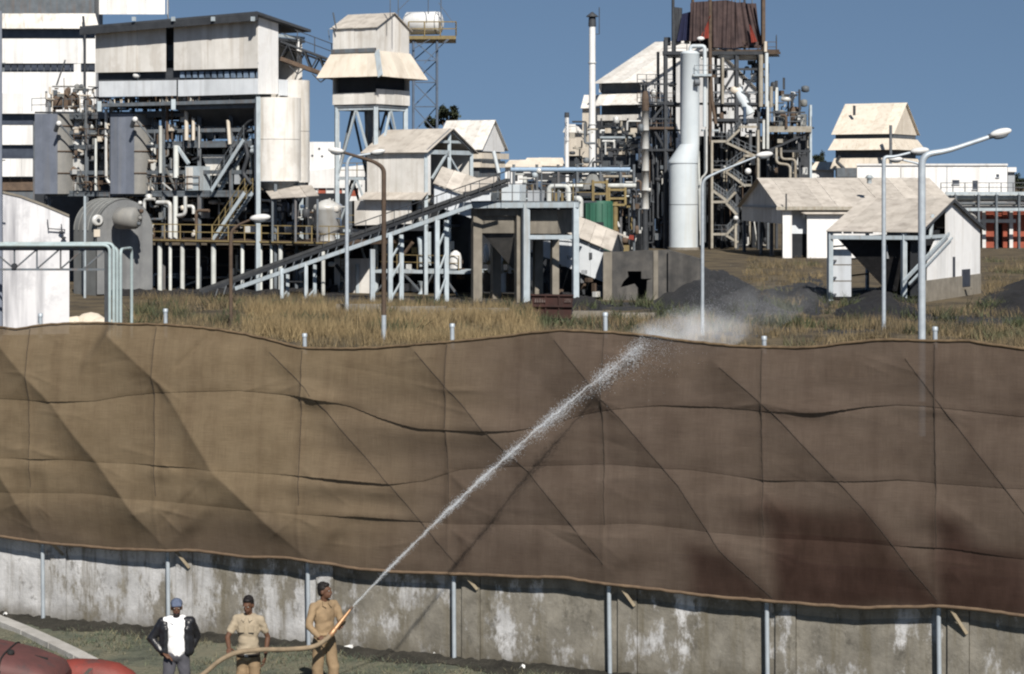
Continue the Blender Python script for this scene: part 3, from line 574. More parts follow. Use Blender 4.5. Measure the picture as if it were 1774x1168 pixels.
# ================================================================= streaked white building at the image left
FW = Frame(120, 101, -14); wb = thing('rendered_building', 'streaked white rendered building with a sloping parapet behind the pipe bridge', 'building', FW.o)
prof = [(-190, 300), (-60, 322), (0, 334), (35, 342), (75, 357), (120, 376)]
m = MB(); bot = FW.at(120, 600); left = FW.at(-190, 600)
m.prism([V(left.x, left.y, 0), V(bot.x, bot.y, 0)] + [FW.at(x, y) for x, y in reversed(prof)], FW.v * 9); m.build('wall', 'render_white', wb)
m = MB(); pr = [FW.at(x, y) + V(0, 0, .0) for x, y in prof]; m.prism([p - FW.v * .06 for p in pr] + [p - FW.v * .06 + V(0, 0, .12) for p in reversed(pr)], FW.v * .3); m.build('coping', 'concrete', wb)
one(wb, 'vent', 'steel_grey', 'box', FW.at(68, 552) - FW.v * .03, (.14, .08, .3), FW.rz)
m = MB(); m.beam(FW.at(84, 396) - FW.v * .2, FW.at(112, 398) - FW.v * .2, .05); m.beam(FW.at(82, 380) - FW.v * .2, FW.at(84, 398) - FW.v * .2, .05); m.beam(FW.at(106, 388) - FW.v * .2, FW.at(110, 425) - FW.v * .2, .05)
for x, y in ((106, 402), (110, 412), (108, 422)): m.lathe(FW.at(x, y) - FW.v * .2, [(.08, -.06), (.14, 0), (.08, .06)], 10)
m.beam(FW.at(112, 398) - FW.v * .2, FW.at(112, 398) + FW.v * .1, .05); m.build('cable_bracket', 'steel_dark', wb)
# ================================================================= pipe bridge in front of it
FB = Frame(200, 94, 4); pb = thing('pipe_bridge', 'pale green steel pipe bridge turning down into a bundle of vertical pipes', 'pipe bridge', FB.o)
def fb(x, y, v=0): return FB.at(x, y, v)
for y, nm, w_ in ((432, 'top_chord', .11), (467, 'bottom_chord', .10)): one(pb, nm, 'steel_grey', 'beam', fb(-150, y), fb(185, y), w_)
xs = [-55, -15, 25, 64, 105, 145]
for i, x in enumerate(xs): one(pb, 'strut', 'steel_grey', 'beam', fb(x, 432), fb(x, 467), .08); one(pb, 'diagonal', 'steel_grey', 'beam', fb(x + (0 if x > 0 else 40), 466), fb(x + (38 if x > 0 else 0), 433), .07)
m = MB(); m.lathe(fb(26, 461) - FB.v * .1, [(.14, -.06), (.14, .06)], 10, axis=FB.v); m.build('junction_box', 'steel_dark', pb)
one(pb, 'leg', 'steel_dark', 'beam', V(fb(184, 430).x, fb(184, 430).y, 0), fb(184, 428), .16)
for k, (x, y) in enumerate(((190, 425), (197, 422), (203, 428), (209, 432))):
    p = fb(x, y, -.25 + .12 * k); q = V(p.x, p.y, 0); e = FB.at(-150, y, -.25 + .12 * k)
    pipe(pb, [q, p, e] if k < 3 else [q, p, p + FB.v * 2, V(p.x, p.y, 0) + FB.v * 2], .075, 'steel_pipe' if 'steel_pipe' in M else pmat('steel_pipe', (.36, .44, .45), (.28, .34, .35), 2, rough=.55, streak=(.2, .18, .14), samt=.5, rand=.1), .3)
sp = MB(); p = gnd(155, 573)
for k in range(14): a = rr.uniform(0, 6.28); d = rr.uniform(0, 1.2); sp.ell(p + V(math.cos(a) * d, math.sin(a) * d * .5, .25 + rr.uniform(0, .25) * (1 - d / 1.4)), (.75, .5, .45 * (1.2 - d * .5)), 9, 6)
tag(sp.build('sand_heap', 'sand_pale'), 'small bright heap of pale sand beside the white building', 'heap')
# ================================================================= tall louvred building behind, image left
FL = Frame(165, 172, -9); lb = thing('louvred_building', 'tall white louvred process building with dark window bands at the image left', 'building', FL.o)
U0 = FL.U(-120); zt = FL.Z(-90)
one(lb, 'core', 'steel_grey', 'prism', [FL.P(U0, .35, 0), FL.P(0.1, .35, 0), FL.P(0.1, .35, zt), FL.P(U0, .35, zt)], FL.v * 16)
for y0, y1, st in ((67, 110, 0), (125, 162, 0), (162, 197, -.35), (217, 251, -.1), (275, 306, -.3)):
    sheets(lb, FL.at(-120, y1, st), FL.at(165 if y1 < 200 else 57, y1, st), FL.at(165 if y1 < 200 else 57, y0, st), FL.at(-120, y0, st), 9, 'white_clad', .05, 'cladding_panel')
FL2 = Frame(289, 182, -9); sheets(lb, FL2.at(-120, 25, 0), FL2.at(286, 25, 0), FL2.at(286, -90, 0), FL2.at(-120, -90, 0), 12, 'white_clad', .05, 'cladding_panel')
sheets(lb, FL.at(-120, 50, -.6), FL.at(172, 50, -.6), FL.at(165, 24, 0), FL.at(-120, 24, 0), 9, 'white_sheet', .05, 'awning_sheet')
sheets(lb, FL2.P(0, 0, FL2.Z(25)), FL2.P(0, 9, FL2.Z(25)), FL2.P(0, 9, zt), FL2.P(0, 0, zt), 4, 'white_clad', .05, 'cladding_panel')
sheets(lb, FL.P(0, 0, 0), FL.P(0, 4, 0), FL.P(0, 4, FL.Z(50)), FL.P(0, 0, FL.Z(50)), 4, 'white_clad', .05, 'cladding_panel')
x = 8
while x < 124:
    one(lb, 'window_pane', 'window_dark', 'prism', [FL.at(x, 122, .1), FL.at(x + 10, 122, .1), FL.at(x + 10, 111, .1), FL.at(x, 111, .1)], FL.v * .1); x += 11.5
for x in (141, 153): one(lb, 'window_pane', 'window_dark', 'prism', [FL.at(x, 122, .1), FL.at(x + 11, 122, .1), FL.at(x + 11, 111, .1), FL.at(x, 111, .1)], FL.v * .1)
one(lb, 'mullion', 'white_clad', 'prism', [FL.at(128, 125, 0), FL.at(140, 125, 0), FL.at(140, 110, 0), FL.at(128, 110, 0)], FL.v * .2)
for y0, y1 in ((50, 66), (198, 216), (252, 275)): one(lb, 'louvre_band', 'window_dark', 'prism', [FL.at(-120, y1, .25), FL.at(165 if y1 < 200 else 58, y1, .25), FL.at(165 if y1 < 200 else 58, y0, .25), FL.at(-120, y0, .25)], FL.v * .08)
pipe(lb, [FL.at(144, 28, -1), FL.at(147, 60, -1), FL.at(147, 180, -1)], .10, 'steel_dark')
one(lb, 'brick_base', 'steel_rust', 'prism', [FL.at(-60, 330, .2), FL.at(57, 330, .2), FL.at(57, 310, .2), FL.at(-60, 310, .2)], FL.v * .1)
tl = thing('light_mast', 'blue grey steel mast rising at the very left picture edge', 'mast', gnd(1, 590)); pm = gnd(1, 590)
one(tl, 'shaft', 'screen_blue', 'tube', pm, pm + V(0, 0, 16), .10, .07, 10)
for y in (110, 278): one(tl, 'cross_bar', 'steel_grey', 'beam', at(-6, y, pm.y), at(9, y, pm.y), .06)
# ================================================================= process structure (open steel frame with vessels), image left
FP = Frame(447, 139, TH); pu = thing('process_structure', 'open steel process structure crowded with decks, stairs, pipes and vessels', 'steel structure', FP.o)
def fp(x, y, v=0): return FP.at(x, y, v)
def zdk(y): return FP.Z(y)
Z1, Z2, Z3, Z4 = zdk(416), zdk(330), zdk(243), zdk(188)
def quad(F, x0, x1, v0, v1): return [F.at(x0, 400, v0), F.at(x1, 400, v0), F.P(F.U(x1, v0), v1, 0), F.P(F.U(x0, v0), v1, 0)]
deck(pu, quad(FP, 205, 600, -1.2, 7), Z1, .22, 'steel_rust'); one(pu, 'deck_edge', 'steel_yellow', 'beam', FP.P(FP.U(205, -1.2), -1.24, Z1 - .08), FP.P(FP.U(600, -1.2), -1.24, Z1 - .08), .05, .10)
deck(pu, quad(FP, 235, 437, .2, 6), Z2, .18, 'steel_grey'); deck(pu, quad(FP, 276, 438, .4, 6), Z3, .18, 'steel_grey'); deck(pu, quad(FP, 80, 290, .2, 7), Z4, .2, 'steel_grey'); deck(pu, quad(FP, 70, 190, .2, 6), Z3 - .15, .16, 'steel_grey'); deck(pu, quad(FP, 66, 240, .2, 6), Z2 - .05, .18, 'steel_grey')
for x in (85, 150, 192, 283, 345, 400, 446):                       # main columns, two rows
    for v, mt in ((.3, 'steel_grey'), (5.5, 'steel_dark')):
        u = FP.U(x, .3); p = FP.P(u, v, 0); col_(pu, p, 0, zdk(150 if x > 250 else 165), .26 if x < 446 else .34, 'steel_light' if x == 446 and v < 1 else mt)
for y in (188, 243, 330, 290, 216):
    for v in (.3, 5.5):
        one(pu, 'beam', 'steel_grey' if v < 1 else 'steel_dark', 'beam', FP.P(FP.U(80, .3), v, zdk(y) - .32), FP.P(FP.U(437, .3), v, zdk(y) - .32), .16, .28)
for x0, x1, y0, y1 in ((345, 400, 330, 243), (283, 345, 243, 188), (400, 446, 243, 190), (446, 400, 243, 190), (85, 150, 330, 243), (150, 192, 243, 188)):
    one(pu, 'brace', 'steel_grey', 'beam', FP.P(FP.U(x0, .3), 5.4, zdk(y0)), FP.P(FP.U(x1, .3), 5.4, zdk(y1)), .12)
one(pu, 'brace', 'steel_light', 'beam', fp(307, 254, -.1), fp(327, 284, -.1), .2)
for x, w_ in ((244, .28), (277, .34), (295, .24), (316, .32), (343, .26), (370, .36), (420, .26), (452, .22), (470, .22), (486, .3), (560, .26)):
    p = FP.P(FP.U(x, -.8), -.8, 0); one(pu, 'post', 'post_white' if 'post_white' in M else pmat('post_white', (.62, .64, .62), (.48, .50, .48), 1.5, streak=(.22, .2, .17), samt=.6, sscale=3, rand=.15), 'tube', p, p + V(0, 0, Z1 - .2), w_ / 2, None, 10)
dark_panel(pu, FP, 200, 640, 425, 520, 5.6); dark_panel(pu, FP, 225, 447, 250, 420, 6.5); dark_panel(pu, FP, 60, 240, 200, 500, 6.5, 'steel_dark')  # dark sheets added at the back so the bays read as shade
rail(pu, [FP.P(FP.U(205, -1.15), -1.15, Z1), FP.P(FP.U(600, -1.15), -1.15, Z1)], 'steel_yellow', 1.05, 1.35, .035)
rail(pu, [FP.P(FP.U(276, .45), .45, Z3), FP.P(FP.U(438, .45), .45, Z3)], 'steel_grey', 1.0, 1.6); rail(pu, [FP.P(FP.U(80, .25), .25, Z4), FP.P(FP.U(290, .25), .25, Z4)], 'steel_grey', 1.05, 1.5); rail(pu, [FP.P(FP.U(238, .25), .25, Z2), FP.P(FP.U(330, .25), .25, Z2)], 'steel_grey', 1.0, 1.6)
rail(pu, [FP.P(FP.U(55, 3), 3, zdk(180)), FP.P(FP.U(150, 3), 3, zdk(180))], 'steel_grey', 1.0, 1.5)
sv = FP.v * 1
stair(pu, fp(366, 331, -.3), fp(422, 242, -.3), sv, 'steel_light', 'steel_grey', .9); stair(pu, fp(368, 416, -1.1), fp(424, 334, -1.1), sv, 'steel_light', 'steel_yellow', .9)
# vessels and panels of the structure
for x0, x1 in ((61, 128), (192, 262)):                            # grey casings: a broad flat side and a rounded flank with stiffening hoops
    xm = x0 + (x1 - x0) * .58; sheets(pu, fp(x0, 336, -.5), fp(xm, 336, -.5), fp(xm, 197, -.5), fp(x0, 197, -.5), 3, 'screen_blue', .05, 'casing_plate', .003, .006)
    ra = (x1 - xm) / 24.6; pcn = fp(xm, 336, -.5); hgt = fp(xm, 197, -.5).z - pcn.z; m = MB(); n = 10; vs = []
    for zz in (0, hgt):
        for k in range(n + 1): t = math.pi / 2 * k / n; vs.append(pcn + V(math.sin(t) * ra, (1 - math.cos(t)) * ra * 1.2, zz))
    m.add(vs, [(k, k + 1, n + 2 + k, n + 1 + k) for k in range(n)], True); m.build('casing_flank', 'casing_grey' if 'casing_grey' in M else pmat('casing_grey', (.24, .235, .22), (.17, .17, .165), 1, rough=.6, streak=(.32, .30, .26), samt=.4, sscale=2, rand=.05), pu)
    for y in (218, 262, 300): m = MB(); m.poly([pcn + V(math.sin(math.pi / 2 * k / 6) * (ra + .04), (1 - math.cos(math.pi / 2 * k / 6)) * ra * 1.2 - .04, fp(xm, y, -.5).z - pcn.z) for k in range(7)], .05, None, 6); m.build('hoop', 'steel_rust', pu)
    one(pu, 'casing_rim', 'steel_dark', 'beam', fp(x0, 195, -.52), fp(x1 + 8, 195, -.52), .12)
for x, r in ((135, .62), (262, .62)):
    p = FP.P(FP.U(x, 1.2), 1.2, 0); vz = zdk(335)
    m = MB(); m.lathe(V(p.x, p.y, vz), [(.3, 0), (r, .5), (r, 4.9), (.3, 5.5)], 18); ve = m.build('vessel', 'silver', pu)
    for h in (1.2, 2.6, 4.0): one(ve, 'flange', 'steel_rust', 'lathe', V(p.x, p.y, vz + h), [(r + .1, 0), (r + .1, .12)], 18)
for x, y0, y1, r in ((100, 190, 162, .5), (128, 190, 158, .4), (152, 188, 168, .35), (225, 188, 160, .4), (252, 188, 150, .5), (272, 188, 165, .35), (115, 190, 150, .2)):
    p = fp(x, y0, 1.2); m = MB(); hh = p.z + (y0 - y1) / 24.8; m.lathe(p, [(r * .6, 0), (r, .2), (r, (y0 - y1) / 24.8 * .7), (r * .35, (y0 - y1) / 24.8)], 14); m.build('drum', 'steel_rust', pu)
sheets(pu, fp(346, 241, 2.5), fp(397, 241, 2.5), fp(397, 212, 2.5), fp(346, 198, 2.5), 5, 'white_sheet', .05, 'hopper_plate'); m = MB(); m.prism([fp(350, 268, 1.2), fp(388, 268, 1.2), fp(374, 304, 1.2), fp(362, 304, 1.2)], FP.v * 1.5); m.build('chute', 'white_sheet', pu)
one(pu, 'control_cabinet', 'steel_light', 'prism', [fp(321, 330, -.1), fp(347, 330, -.1), fp(347, 288, -.1), fp(321, 288, -.1)], FP.v * 1.1)
one(pu, 'cabinet_door', 'white_sheet', 'prism', [fp(323, 327, -.1), fp(334, 327, -.1), fp(334, 290, -.1), fp(323, 290, -.1)], FP.v * -.05)
for pts, r, mt in (([(272, 351), (295, 351), (295, 416)], .16, 'silver'), ([(304, 340), (304, 416)], .17, 'post_white'), ([(321, 340), (321, 372), (308, 374)], .14, 'silver'), ([(305, 252), (305, 308)], .2, 'post_white'), ([(305, 308), (305, 328)], .09, 'steel_dark'),
                   ([(206, 388), (206, 470)], .12, 'post_white'), ([(219, 388), (219, 519)], .10, 'post_white'), ([(230, 350), (230, 392), (262, 392)], .12, 'tank_grey'), ([(166, 240), (166, 330)], .10, 'post_white'), ([(184, 190), (184, 310), (200, 330)], .12, 'silver'),
                   ([(335, 205), (335, 243)], .12, 'cream_sheet'), ([(323, 186), (323, 243)], .15, 'cream_sheet'), ([(395, 208), (398, 250)], .13, 'cream_sheet'), ([(412, 243), (425, 215), (440, 205)], .10, 'steel_dark'), ([(425, 250), (430, 270), (420, 300), (436, 320)], .14, 'steel_dark'), ([(436, 262), (447, 262)], .2, 'steel_light'), ([(436, 256), (447, 252)], .14, 'steel_light'),
                   ([(290, 243), (290, 186), (310, 186)], .12, 'steel_rust'), ([(298, 243), (298, 150)], .08, 'steel_rust'), ([(278, 300), (278, 218)], .13, 'post_white'), ([(250, 400), (250, 345), (268, 345)], .12, 'silver'), ([(340, 400), (340, 365), (362, 365)], .12, 'steel_rust'), ([(260, 416), (260, 380), (285, 380), (285, 360)], .1, 'steel_grey')):
    pipe(pu, [fp(x, y, -.15) for x, y in pts], r, mt, .3)
rp = random.Random(15)
for k in range(46):                                              # small pipework between the decks
    ya, yb = rp.choice(((245, 325), (190, 240), (335, 412), (245, 325), (335, 412))); x = rp.uniform(90, 432) if ya < 330 else rp.uniform(215, 440); v = rp.uniform(.6, 4.5); mt = rp.choice(('silver', 'steel_rust', 'steel_grey', 'steel_grey', 'post_white', 'steel_dark')); r = rp.uniform(.05, .13)
    y0 = rp.uniform(ya, yb); y1 = rp.uniform(ya, yb); x2 = x + rp.uniform(-35, 35)
    pipe(pu, [fp(x, ya, v), fp(x, y0, v), fp(x2, y0, v), fp(x2, yb, v)] if rp.random() < .6 else [fp(x, y0, v), fp(x2, y0, v), fp(x2, y1, v), fp(x2 + 14, y1, v)], r, mt, .25, n=7)
for x, y, sx, sy, mt in ((262, 385, 16, 22, 'tank_grey'), (285, 398, 14, 12, 'white_sheet'), (340, 405, 18, 14, 'white_sheet'), (352, 372, 16, 12, 'silver'), (410, 380, 14, 30, 'steel_dark'), (438, 398, 22, 12, 'silver'), (500, 398, 20, 14, 'white_sheet'), (480, 405, 12, 10, 'silver'), (370, 350, 18, 8, 'lamp_white'), (300, 358, 14, 12, 'steel_rust'), (400, 290, 14, 20, 'steel_dark'), (128, 300, 18, 24, 'steel_rust'), (180, 285, 14, 20, 'tank_grey'), (415, 310, 10, 18, 'shade_sheet')):
    a = fp(x, y, rp.uniform(.4, 2.5)); m = MB(); sxm, sym = sx / 24.6, sy / 24.6
    if rp.random() < .5: m.box(a, (sxm, .7, sym), FP.rz)
    else: m.lathe(a - V(0, 0, sym / 2), [(sxm * .3, 0), (sxm * .5, sym * .15), (sxm * .5, sym * .8), (sxm * .2, sym)], 14)
    m.build('equipment', mt, pu)
for x, y, x2, y2, sgn in ((102, 214, 128, 243, 1), (234, 207, 265, 243, 1)):       # round flood lamps on raking arms
    a, b_ = fp(x, y, -1.3), fp(x2, y2, -.2); one(pu, 'lamp_arm', 'steel_grey', 'beam', a, b_, .10)
    la = one(pu, 'flood_lamp', 'lamp_white', 'ell', a, (.20, .14, .2)); one(la, 'lamp_cowl', 'steel_dark', 'beam', a + V(-.1, 0, -.1), fp(x - 6, y + 14, -1.3), .22)
for x, y in ((237, 131), ): one(pu, 'flood_lamp', 'lamp_white', 'ell', fp(x, y, -1), (.3, .2, .2)); one(pu, 'lamp_pole', 'steel_grey', 'tube', fp(x + 2, y + 4, -1), fp(x + 1, 190, -.2), .05)
for x, y0, x2, y1 in ((98, 148, 113, 104), (240, 124, 254, 98), (184, 108, 200, 142), (321, 104, 340, 150), (335, 155, 345, 185)): one(pu, 'rod', 'steel_grey', 'beam', fp(x, y0, -.5), fp(x2, y1, -.5), .08)
# ================================================================= bunker house on top of the structure
FH = Frame(447, 137.5, TH); bh = thing('bunker_house', 'white panelled bunker house with a dark flat roof on stilts above the pipework', 'building', FH.o)
def fh(x, y, v=0): return FH.at(x, y, v)
zr_ = FH.Z(26); vD = FH.W(482); vR = FH.W(527)
def band(x0, x1, y0, y1, n, mat, v=0, nm='wall_panel'): return sheets(bh, fh(x0, y1[0], v), fh(x1, y1[1], v), fh(x1, y0[1], v), fh(x0, y0[0], v), n, mat, .06, nm)
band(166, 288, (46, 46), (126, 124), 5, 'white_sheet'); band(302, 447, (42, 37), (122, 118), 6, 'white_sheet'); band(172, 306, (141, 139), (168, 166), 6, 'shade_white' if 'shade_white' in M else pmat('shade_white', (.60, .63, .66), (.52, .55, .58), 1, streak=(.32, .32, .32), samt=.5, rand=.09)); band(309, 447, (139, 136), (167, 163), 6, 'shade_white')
sheets(bh, FH.side(447, 163), FH.side(481, 163), FH.side(481, 38), FH.side(447, 30), 2, 'white_clad', .06, 'wall_panel')
one(bh, 'joint_strip', 'steel_light', 'beam', FH.side(447, 109, -.03), FH.side(481, 109, -.03), .05)
a, b_, c_, d_ = FH.P(FH.U(158) + .3, -.9, FH.Z(32)), FH.P(-.6, -.9, FH.Z(22)), FH.P(-.6, vR, FH.Z(52, 0, vR)), FH.P(FH.U(158) + .3, vR, FH.Z(52, 0, vR))
one(bh, 'roof', 'steel_dark', 'prism', [a, b_, c_, d_], (0, 0, -.18)); one(bh, 'fascia', 'steel_dark', 'prism', [a + V(0, 0, -.19), b_ + V(0, 0, -.19), b_ + V(0, 0, -.62), a + V(0, 0, -.62)], FH.v * .1)
for x in (232, 300, 369, 438): one(bh, 'roof_cleat', 'steel_light', 'box', fh(x, 33, -1.0), (.22, .2, .3), FH.rz)
one(bh, 'floor_slab', 'steel_grey', 'prism', [FH.P(FH.U(172), .05, FH.Z(172)), FH.P(.0, .05, FH.Z(172)), FH.P(.0, vR, FH.Z(172)), FH.P(FH.U(172), vR, FH.Z(172))], (0, 0, -.25))
for k in range(6): one(bh, 'floor_joist', 'steel_grey', 'beam', FH.P(0, .5 + k * .9, FH.Z(172) - .42), FH.P(FH.U(290), .5 + k * .9, FH.Z(172) - .42), .12, .3)
one(bh, 'hopper', 'steel_dark', 'hexa', [FH.P(1.0, 2.2, FH.Z(215)), FH.P(1.0, 3.8, FH.Z(215)), FH.P(6.5, 3.8, FH.Z(215)), FH.P(6.5, 2.2, FH.Z(215))], [FH.P(.5, .6, FH.Z(182)), FH.P(.5, 5.5, FH.Z(182)), FH.P(8, 5.5, FH.Z(182)), FH.P(8, .6, FH.Z(182))])
dark_panel(bh, FH, 170, 447, 118, 141, .35, 'steel_dark', 'window_band_backing'); x = 312
while x < 446: one(bh, 'window_pane', 'sky_glass' if 'sky_glass' in M else pmat('sky_glass', (.22, .29, .38), (.12, .16, .22), 2, rough=.25, spec=.6, rand=.5), 'prism', [fh(x, 135, .2), fh(x + 7, 135, .2), fh(x + 7, 124, .2), fh(x, 124, .2)], FH.v * .1); x += 11
dark_panel(bh, FH, 288, 302, 42, 140, 1.5, 'steel_dark', 'recess_wall'); one(bh, 'recess_window', 'sky_glass', 'prism', [fh(290, 105, 1.4), fh(301, 105, 1.4), fh(301, 78, 1.4), fh(290, 78, 1.4)], FH.v * .05)
one(bh, 'rear_wall_or_shade', 'white_sheet', 'prism', [FH.P(FH.U(170), vR - .3, FH.Z(170)), FH.P(0, vR - .3, FH.Z(170)), FH.P(0, vR - .3, FH.Z(60)), FH.P(FH.U(170), vR - .3, FH.Z(60))], FH.v * .05)
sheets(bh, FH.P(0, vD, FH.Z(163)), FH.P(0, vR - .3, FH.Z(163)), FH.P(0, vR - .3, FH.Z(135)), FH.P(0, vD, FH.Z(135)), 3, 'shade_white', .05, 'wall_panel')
for y in (58, 64): one(bh, 'eave_beam', 'steel_dark' if y > 60 else 'steel_light', 'beam', FH.P(0, vD, FH.Z(y)), FH.P(0, vR, FH.Z(y)), .14, .2)
one(bh, 'end_post', 'white_clad', 'beam', FH.P(0, FH.W(516), FH.Z(98)), FH.P(0, FH.W(516), FH.Z(60)), .2)
for x in (447, 300, 172):
    for v in (0, vR - .4): col_(bh, FH.P(FH.U(x), v, 0), 0 if x == 447 else zdk(188), FH.Z(168), .3, 'steel_light')
# ---- twin silos under its end
for px, y0, y1, r, v, lab in ((481, 168, 314, 1.62, 1.7, 'tall pale silo under the end of the bunker house'), (512, 134, 316, 1.0, 4.4, 'narrow pale silo shaded by the conveyor, behind the larger silo')):
    p = FH.P(FH.U(px, v), v, 0); zb, ztp = FH.Z(y1), FH.Z(y0); so_ = thing('silo', lab, 'silo', p, 'silos beside the bunker house'); n = 2
    for k in range(n):
        z0 = zb + (ztp - zb) * k / n; z1 = zb + (ztp - zb) * (k + 1) / n - .03; one(so_, 'shell_ring', 'white_sheet', 'lathe', V(p.x, p.y, z0), [(r, 0), (r, z1 - z0)], 32)
    one(so_, 'cone', 'steel_grey', 'lathe', V(p.x, p.y, zb - 1.3), [(.3, 0), (r * .95, 1.28)], 24)
    for a in (0, 1.57, 3.14, 4.71): one(so_, 'leg', 'steel_grey', 'beam', p + V(math.cos(a) * r * .8, math.sin(a) * r * .8, 0), p + V(math.cos(a) * r * .8, math.sin(a) * r * .8, zb), .2)
lr = thing('lean_to_canopy', 'low tin lean-to roof at the foot of the silo beside the dark pump room', 'canopy', FH.P(FH.U(500, -.5), 0, 0))
sheets(lr, fh(470, 345, -1.2), fh(553, 340, -1.2), fh(540, 322, 1.8), fh(455, 325, 1.8), 4, 'roof_sheet', .04, 'roof_sheet')
for x in (472, 512, 550): col_(lr, fh(x, 340, -1), Z1, fh(x, 345, -1).z, .14, 'steel_grey', 'post')
pr_ = thing('pump_bay', 'dark open pump room full of blue machinery behind the yellow rail', 'machinery', FH.P(FH.U(520, 2), 2, 0))
dark_panel(pr_, FP, 448, 600, 335, 418, 5.2)
for k in range(22):
    x, y = rp.uniform(455, 590), rp.uniform(352, 408); a = fp(x, y, rp.uniform(1, 4.5)); m = MB()
    if rp.random() < .5: m.box(a, (rp.uniform(.3, .9), .5, rp.uniform(.2, .9)), FP.rz)
    else: m.lathe(a, [(.2, -.3), (.28, -.2), (.28, .25), (.1, .4)], 12)
    m.build('machine', rp.choice(('screen_blue', 'steel_grey', 'steel_dark', 'pump_blue' if 'pump_blue' in M else pmat('pump_blue', (.07, .11, .18), (.05, .08, .13), 2, rand=.3))), pr_)
one(pr_, 'sign_board', 'lamp_white', 'prism', [fp(506, 380, -.4), fp(513, 380, -.4), fp(513, 353, -.4), fp(506, 353, -.4)], FP.v * .06); one(pr_, 'round_lamp', 'lamp_white', 'ell', fp(484, 362, -.3), (.14, .1, .14))
st_ = fp(567, 396, 1.0); stt = thing('storage_tank', 'shiny domed metal tank behind the yellow rail near the tower legs', 'tank', V(st_.x, st_.y, Z1))
one(stt, 'shell', 'silver', 'lathe', V(st_.x, st_.y, Z1), [(.55, 0), (.55, .5), (.95, .8), (.95, 2.1), (.97, 2.12), (.97, 2.3), (.9, 2.45), (.4, 2.75), (.1, 2.85)], 26)
# ---- big grey arched casing
ax = V(.62, -.78, 0).normalized(); Yd = 137; acr = V(ax.y, -ax.x, 0); acr = -acr if acr.x < 0 else acr
dr = thing('arched_casing', 'large grey arch topped steel casing beside the white building', 'tank', gnd(200, 510)); dc = at(216, 320, Yd); dc.z = 0; rD = 2.15; zc = at(216, 345, Yd).z - rD
prof = [dc + acr * -rD, dc + acr * -rD + V(0, 0, zc)] + [dc + acr * (-rD * math.cos(math.pi * k / 24)) + V(0, 0, zc + rD * math.sin(math.pi * k / 24)) for k in range(1, 24)] + [dc + acr * rD + V(0, 0, zc), dc + acr * rD]
m = MB(); n = len(prof); vs = prof + [p - ax * 3.4 for p in prof]; m.add(vs, [(k, k + 1, n + k + 1, n + k) for k in range(n - 1)], True); m.add(vs[n:], [tuple(range(n))]); m.build('shell', 'tank_grey', dr)
m = MB(); m.prism([p - (p - dc - V(0, 0, zc)) * .02 for p in prof], ax * .05); m.build('end_plate', 'drum_end' if 'drum_end' in M else pmat('drum_end', (.215, .22, .22), (.155, .16, .165), 1, rough=.6, streak=(.08, .08, .08), samt=.5, rand=0), dr)
def on_end(px, py): q = dc + acr * ((px - 216) / 25.2 / max(.3, acr.x)); return V(q.x, q.y, CAM_H - (py - HOR) * q.y / FPX)
one(dr, 'manhole_cover', 'silver', 'lathe', on_end(175, 382), [(.40, 0), (.40, .14), (.3, .2)], 20, ax); one(dr, 'manhole_hub', 'steel_dark', 'lathe', on_end(175, 382) + ax * .2, [(.14, 0), (.1, .08)], 12, ax); one(dr, 'name_plate', 'cream_sheet', 'box', on_end(174, 404) + ax * .06, (.45, .06, .5), math.atan2(acr.y, acr.x))
one(dr, 'horizontal_drum', 'casing_grey', 'lathe', at(205, 378, Yd - 1.5), [(.3, -.3), (.75, 0), (.75, 1.3), (.6, 1.5), (.25, 1.6)], 26, (1, -.35, 0))
for k, (x, y) in enumerate(((240, 352), (242, 366), (240, 378), (238, 388))): one(dr, 'valve', ('silver', 'steel_rust', 'casing_grey', 'steel_grey')[k], 'lathe', at(x, y, Yd - 2.4), [(.08, 0), (.15, .06), (.15, .2), (.08, .26)], 12, (1, -.35, 0))
for k in range(5): one(dr, 'rib', 'tank_grey', 'poly', [p - ax * (.5 + .7 * k) + (p - dc - V(0, 0, zc)).normalized() * .02 for p in prof[1:-1]], .05, None, 5)
one(dr, 'pipe', 'steel_light', 'tube', at(147, 340, Yd - 4), at(147, 522, Yd - 4), .09)
# ---- dense small fittings on the structure
def clutter(parent, F, x0, x1, y0, y1, v0, v1, n, S, mats, seed, rmin=.05, rmax=.14):
    q = random.Random(seed)
    for k in range(n):
        x, y, v = q.uniform(x0, x1), q.uniform(y0, y1), q.uniform(v0, v1); mt = q.choice(mats); t = q.random(); r = q.uniform(rmin, rmax); dx, dy = q.uniform(-.22, .22) * (x1 - x0), q.uniform(-.4, .4) * (y1 - y0)
        x2, y2 = min(max(x + dx, x0), x1), min(max(y + dy, y0), y1)
        if t < .55: pipe(parent, [F.at(x, y, v), F.at(x, y2, v), F.at(x2, y2, v)] if q.random() < .5 else [F.at(x, y, v), F.at(x2, y, v), F.at(x2, y2, v)], r, mt, .2, n=6)
        elif t < .75: a = F.at(x, y, v); w_, h_ = q.uniform(4, 11) * S, q.uniform(5, 14) * S; one(parent, 'equipment', mt, 'box', a, (w_, w_, h_), F.rz)
        elif t < .88: a = F.at(x, y, v); w_, h_ = q.uniform(3, 7) * S, q.uniform(6, 16) * S; one(parent, 'drum', mt, 'lathe', a, [(w_ * .5, 0), (w_, h_ * .15), (w_, h_ * .85), (w_ * .4, h_)], 12)
        else: one(parent, 'strut', mt, 'beam', F.at(x, y, v), F.at(x2, y2, v), r * 1.4)
SP = 139 / FPX; MIXA = ('steel_rust', 'steel_grey', 'steel_rust', 'silver', 'cream_sheet', 'steel_dark', 'casing_grey', 'tank_grey')
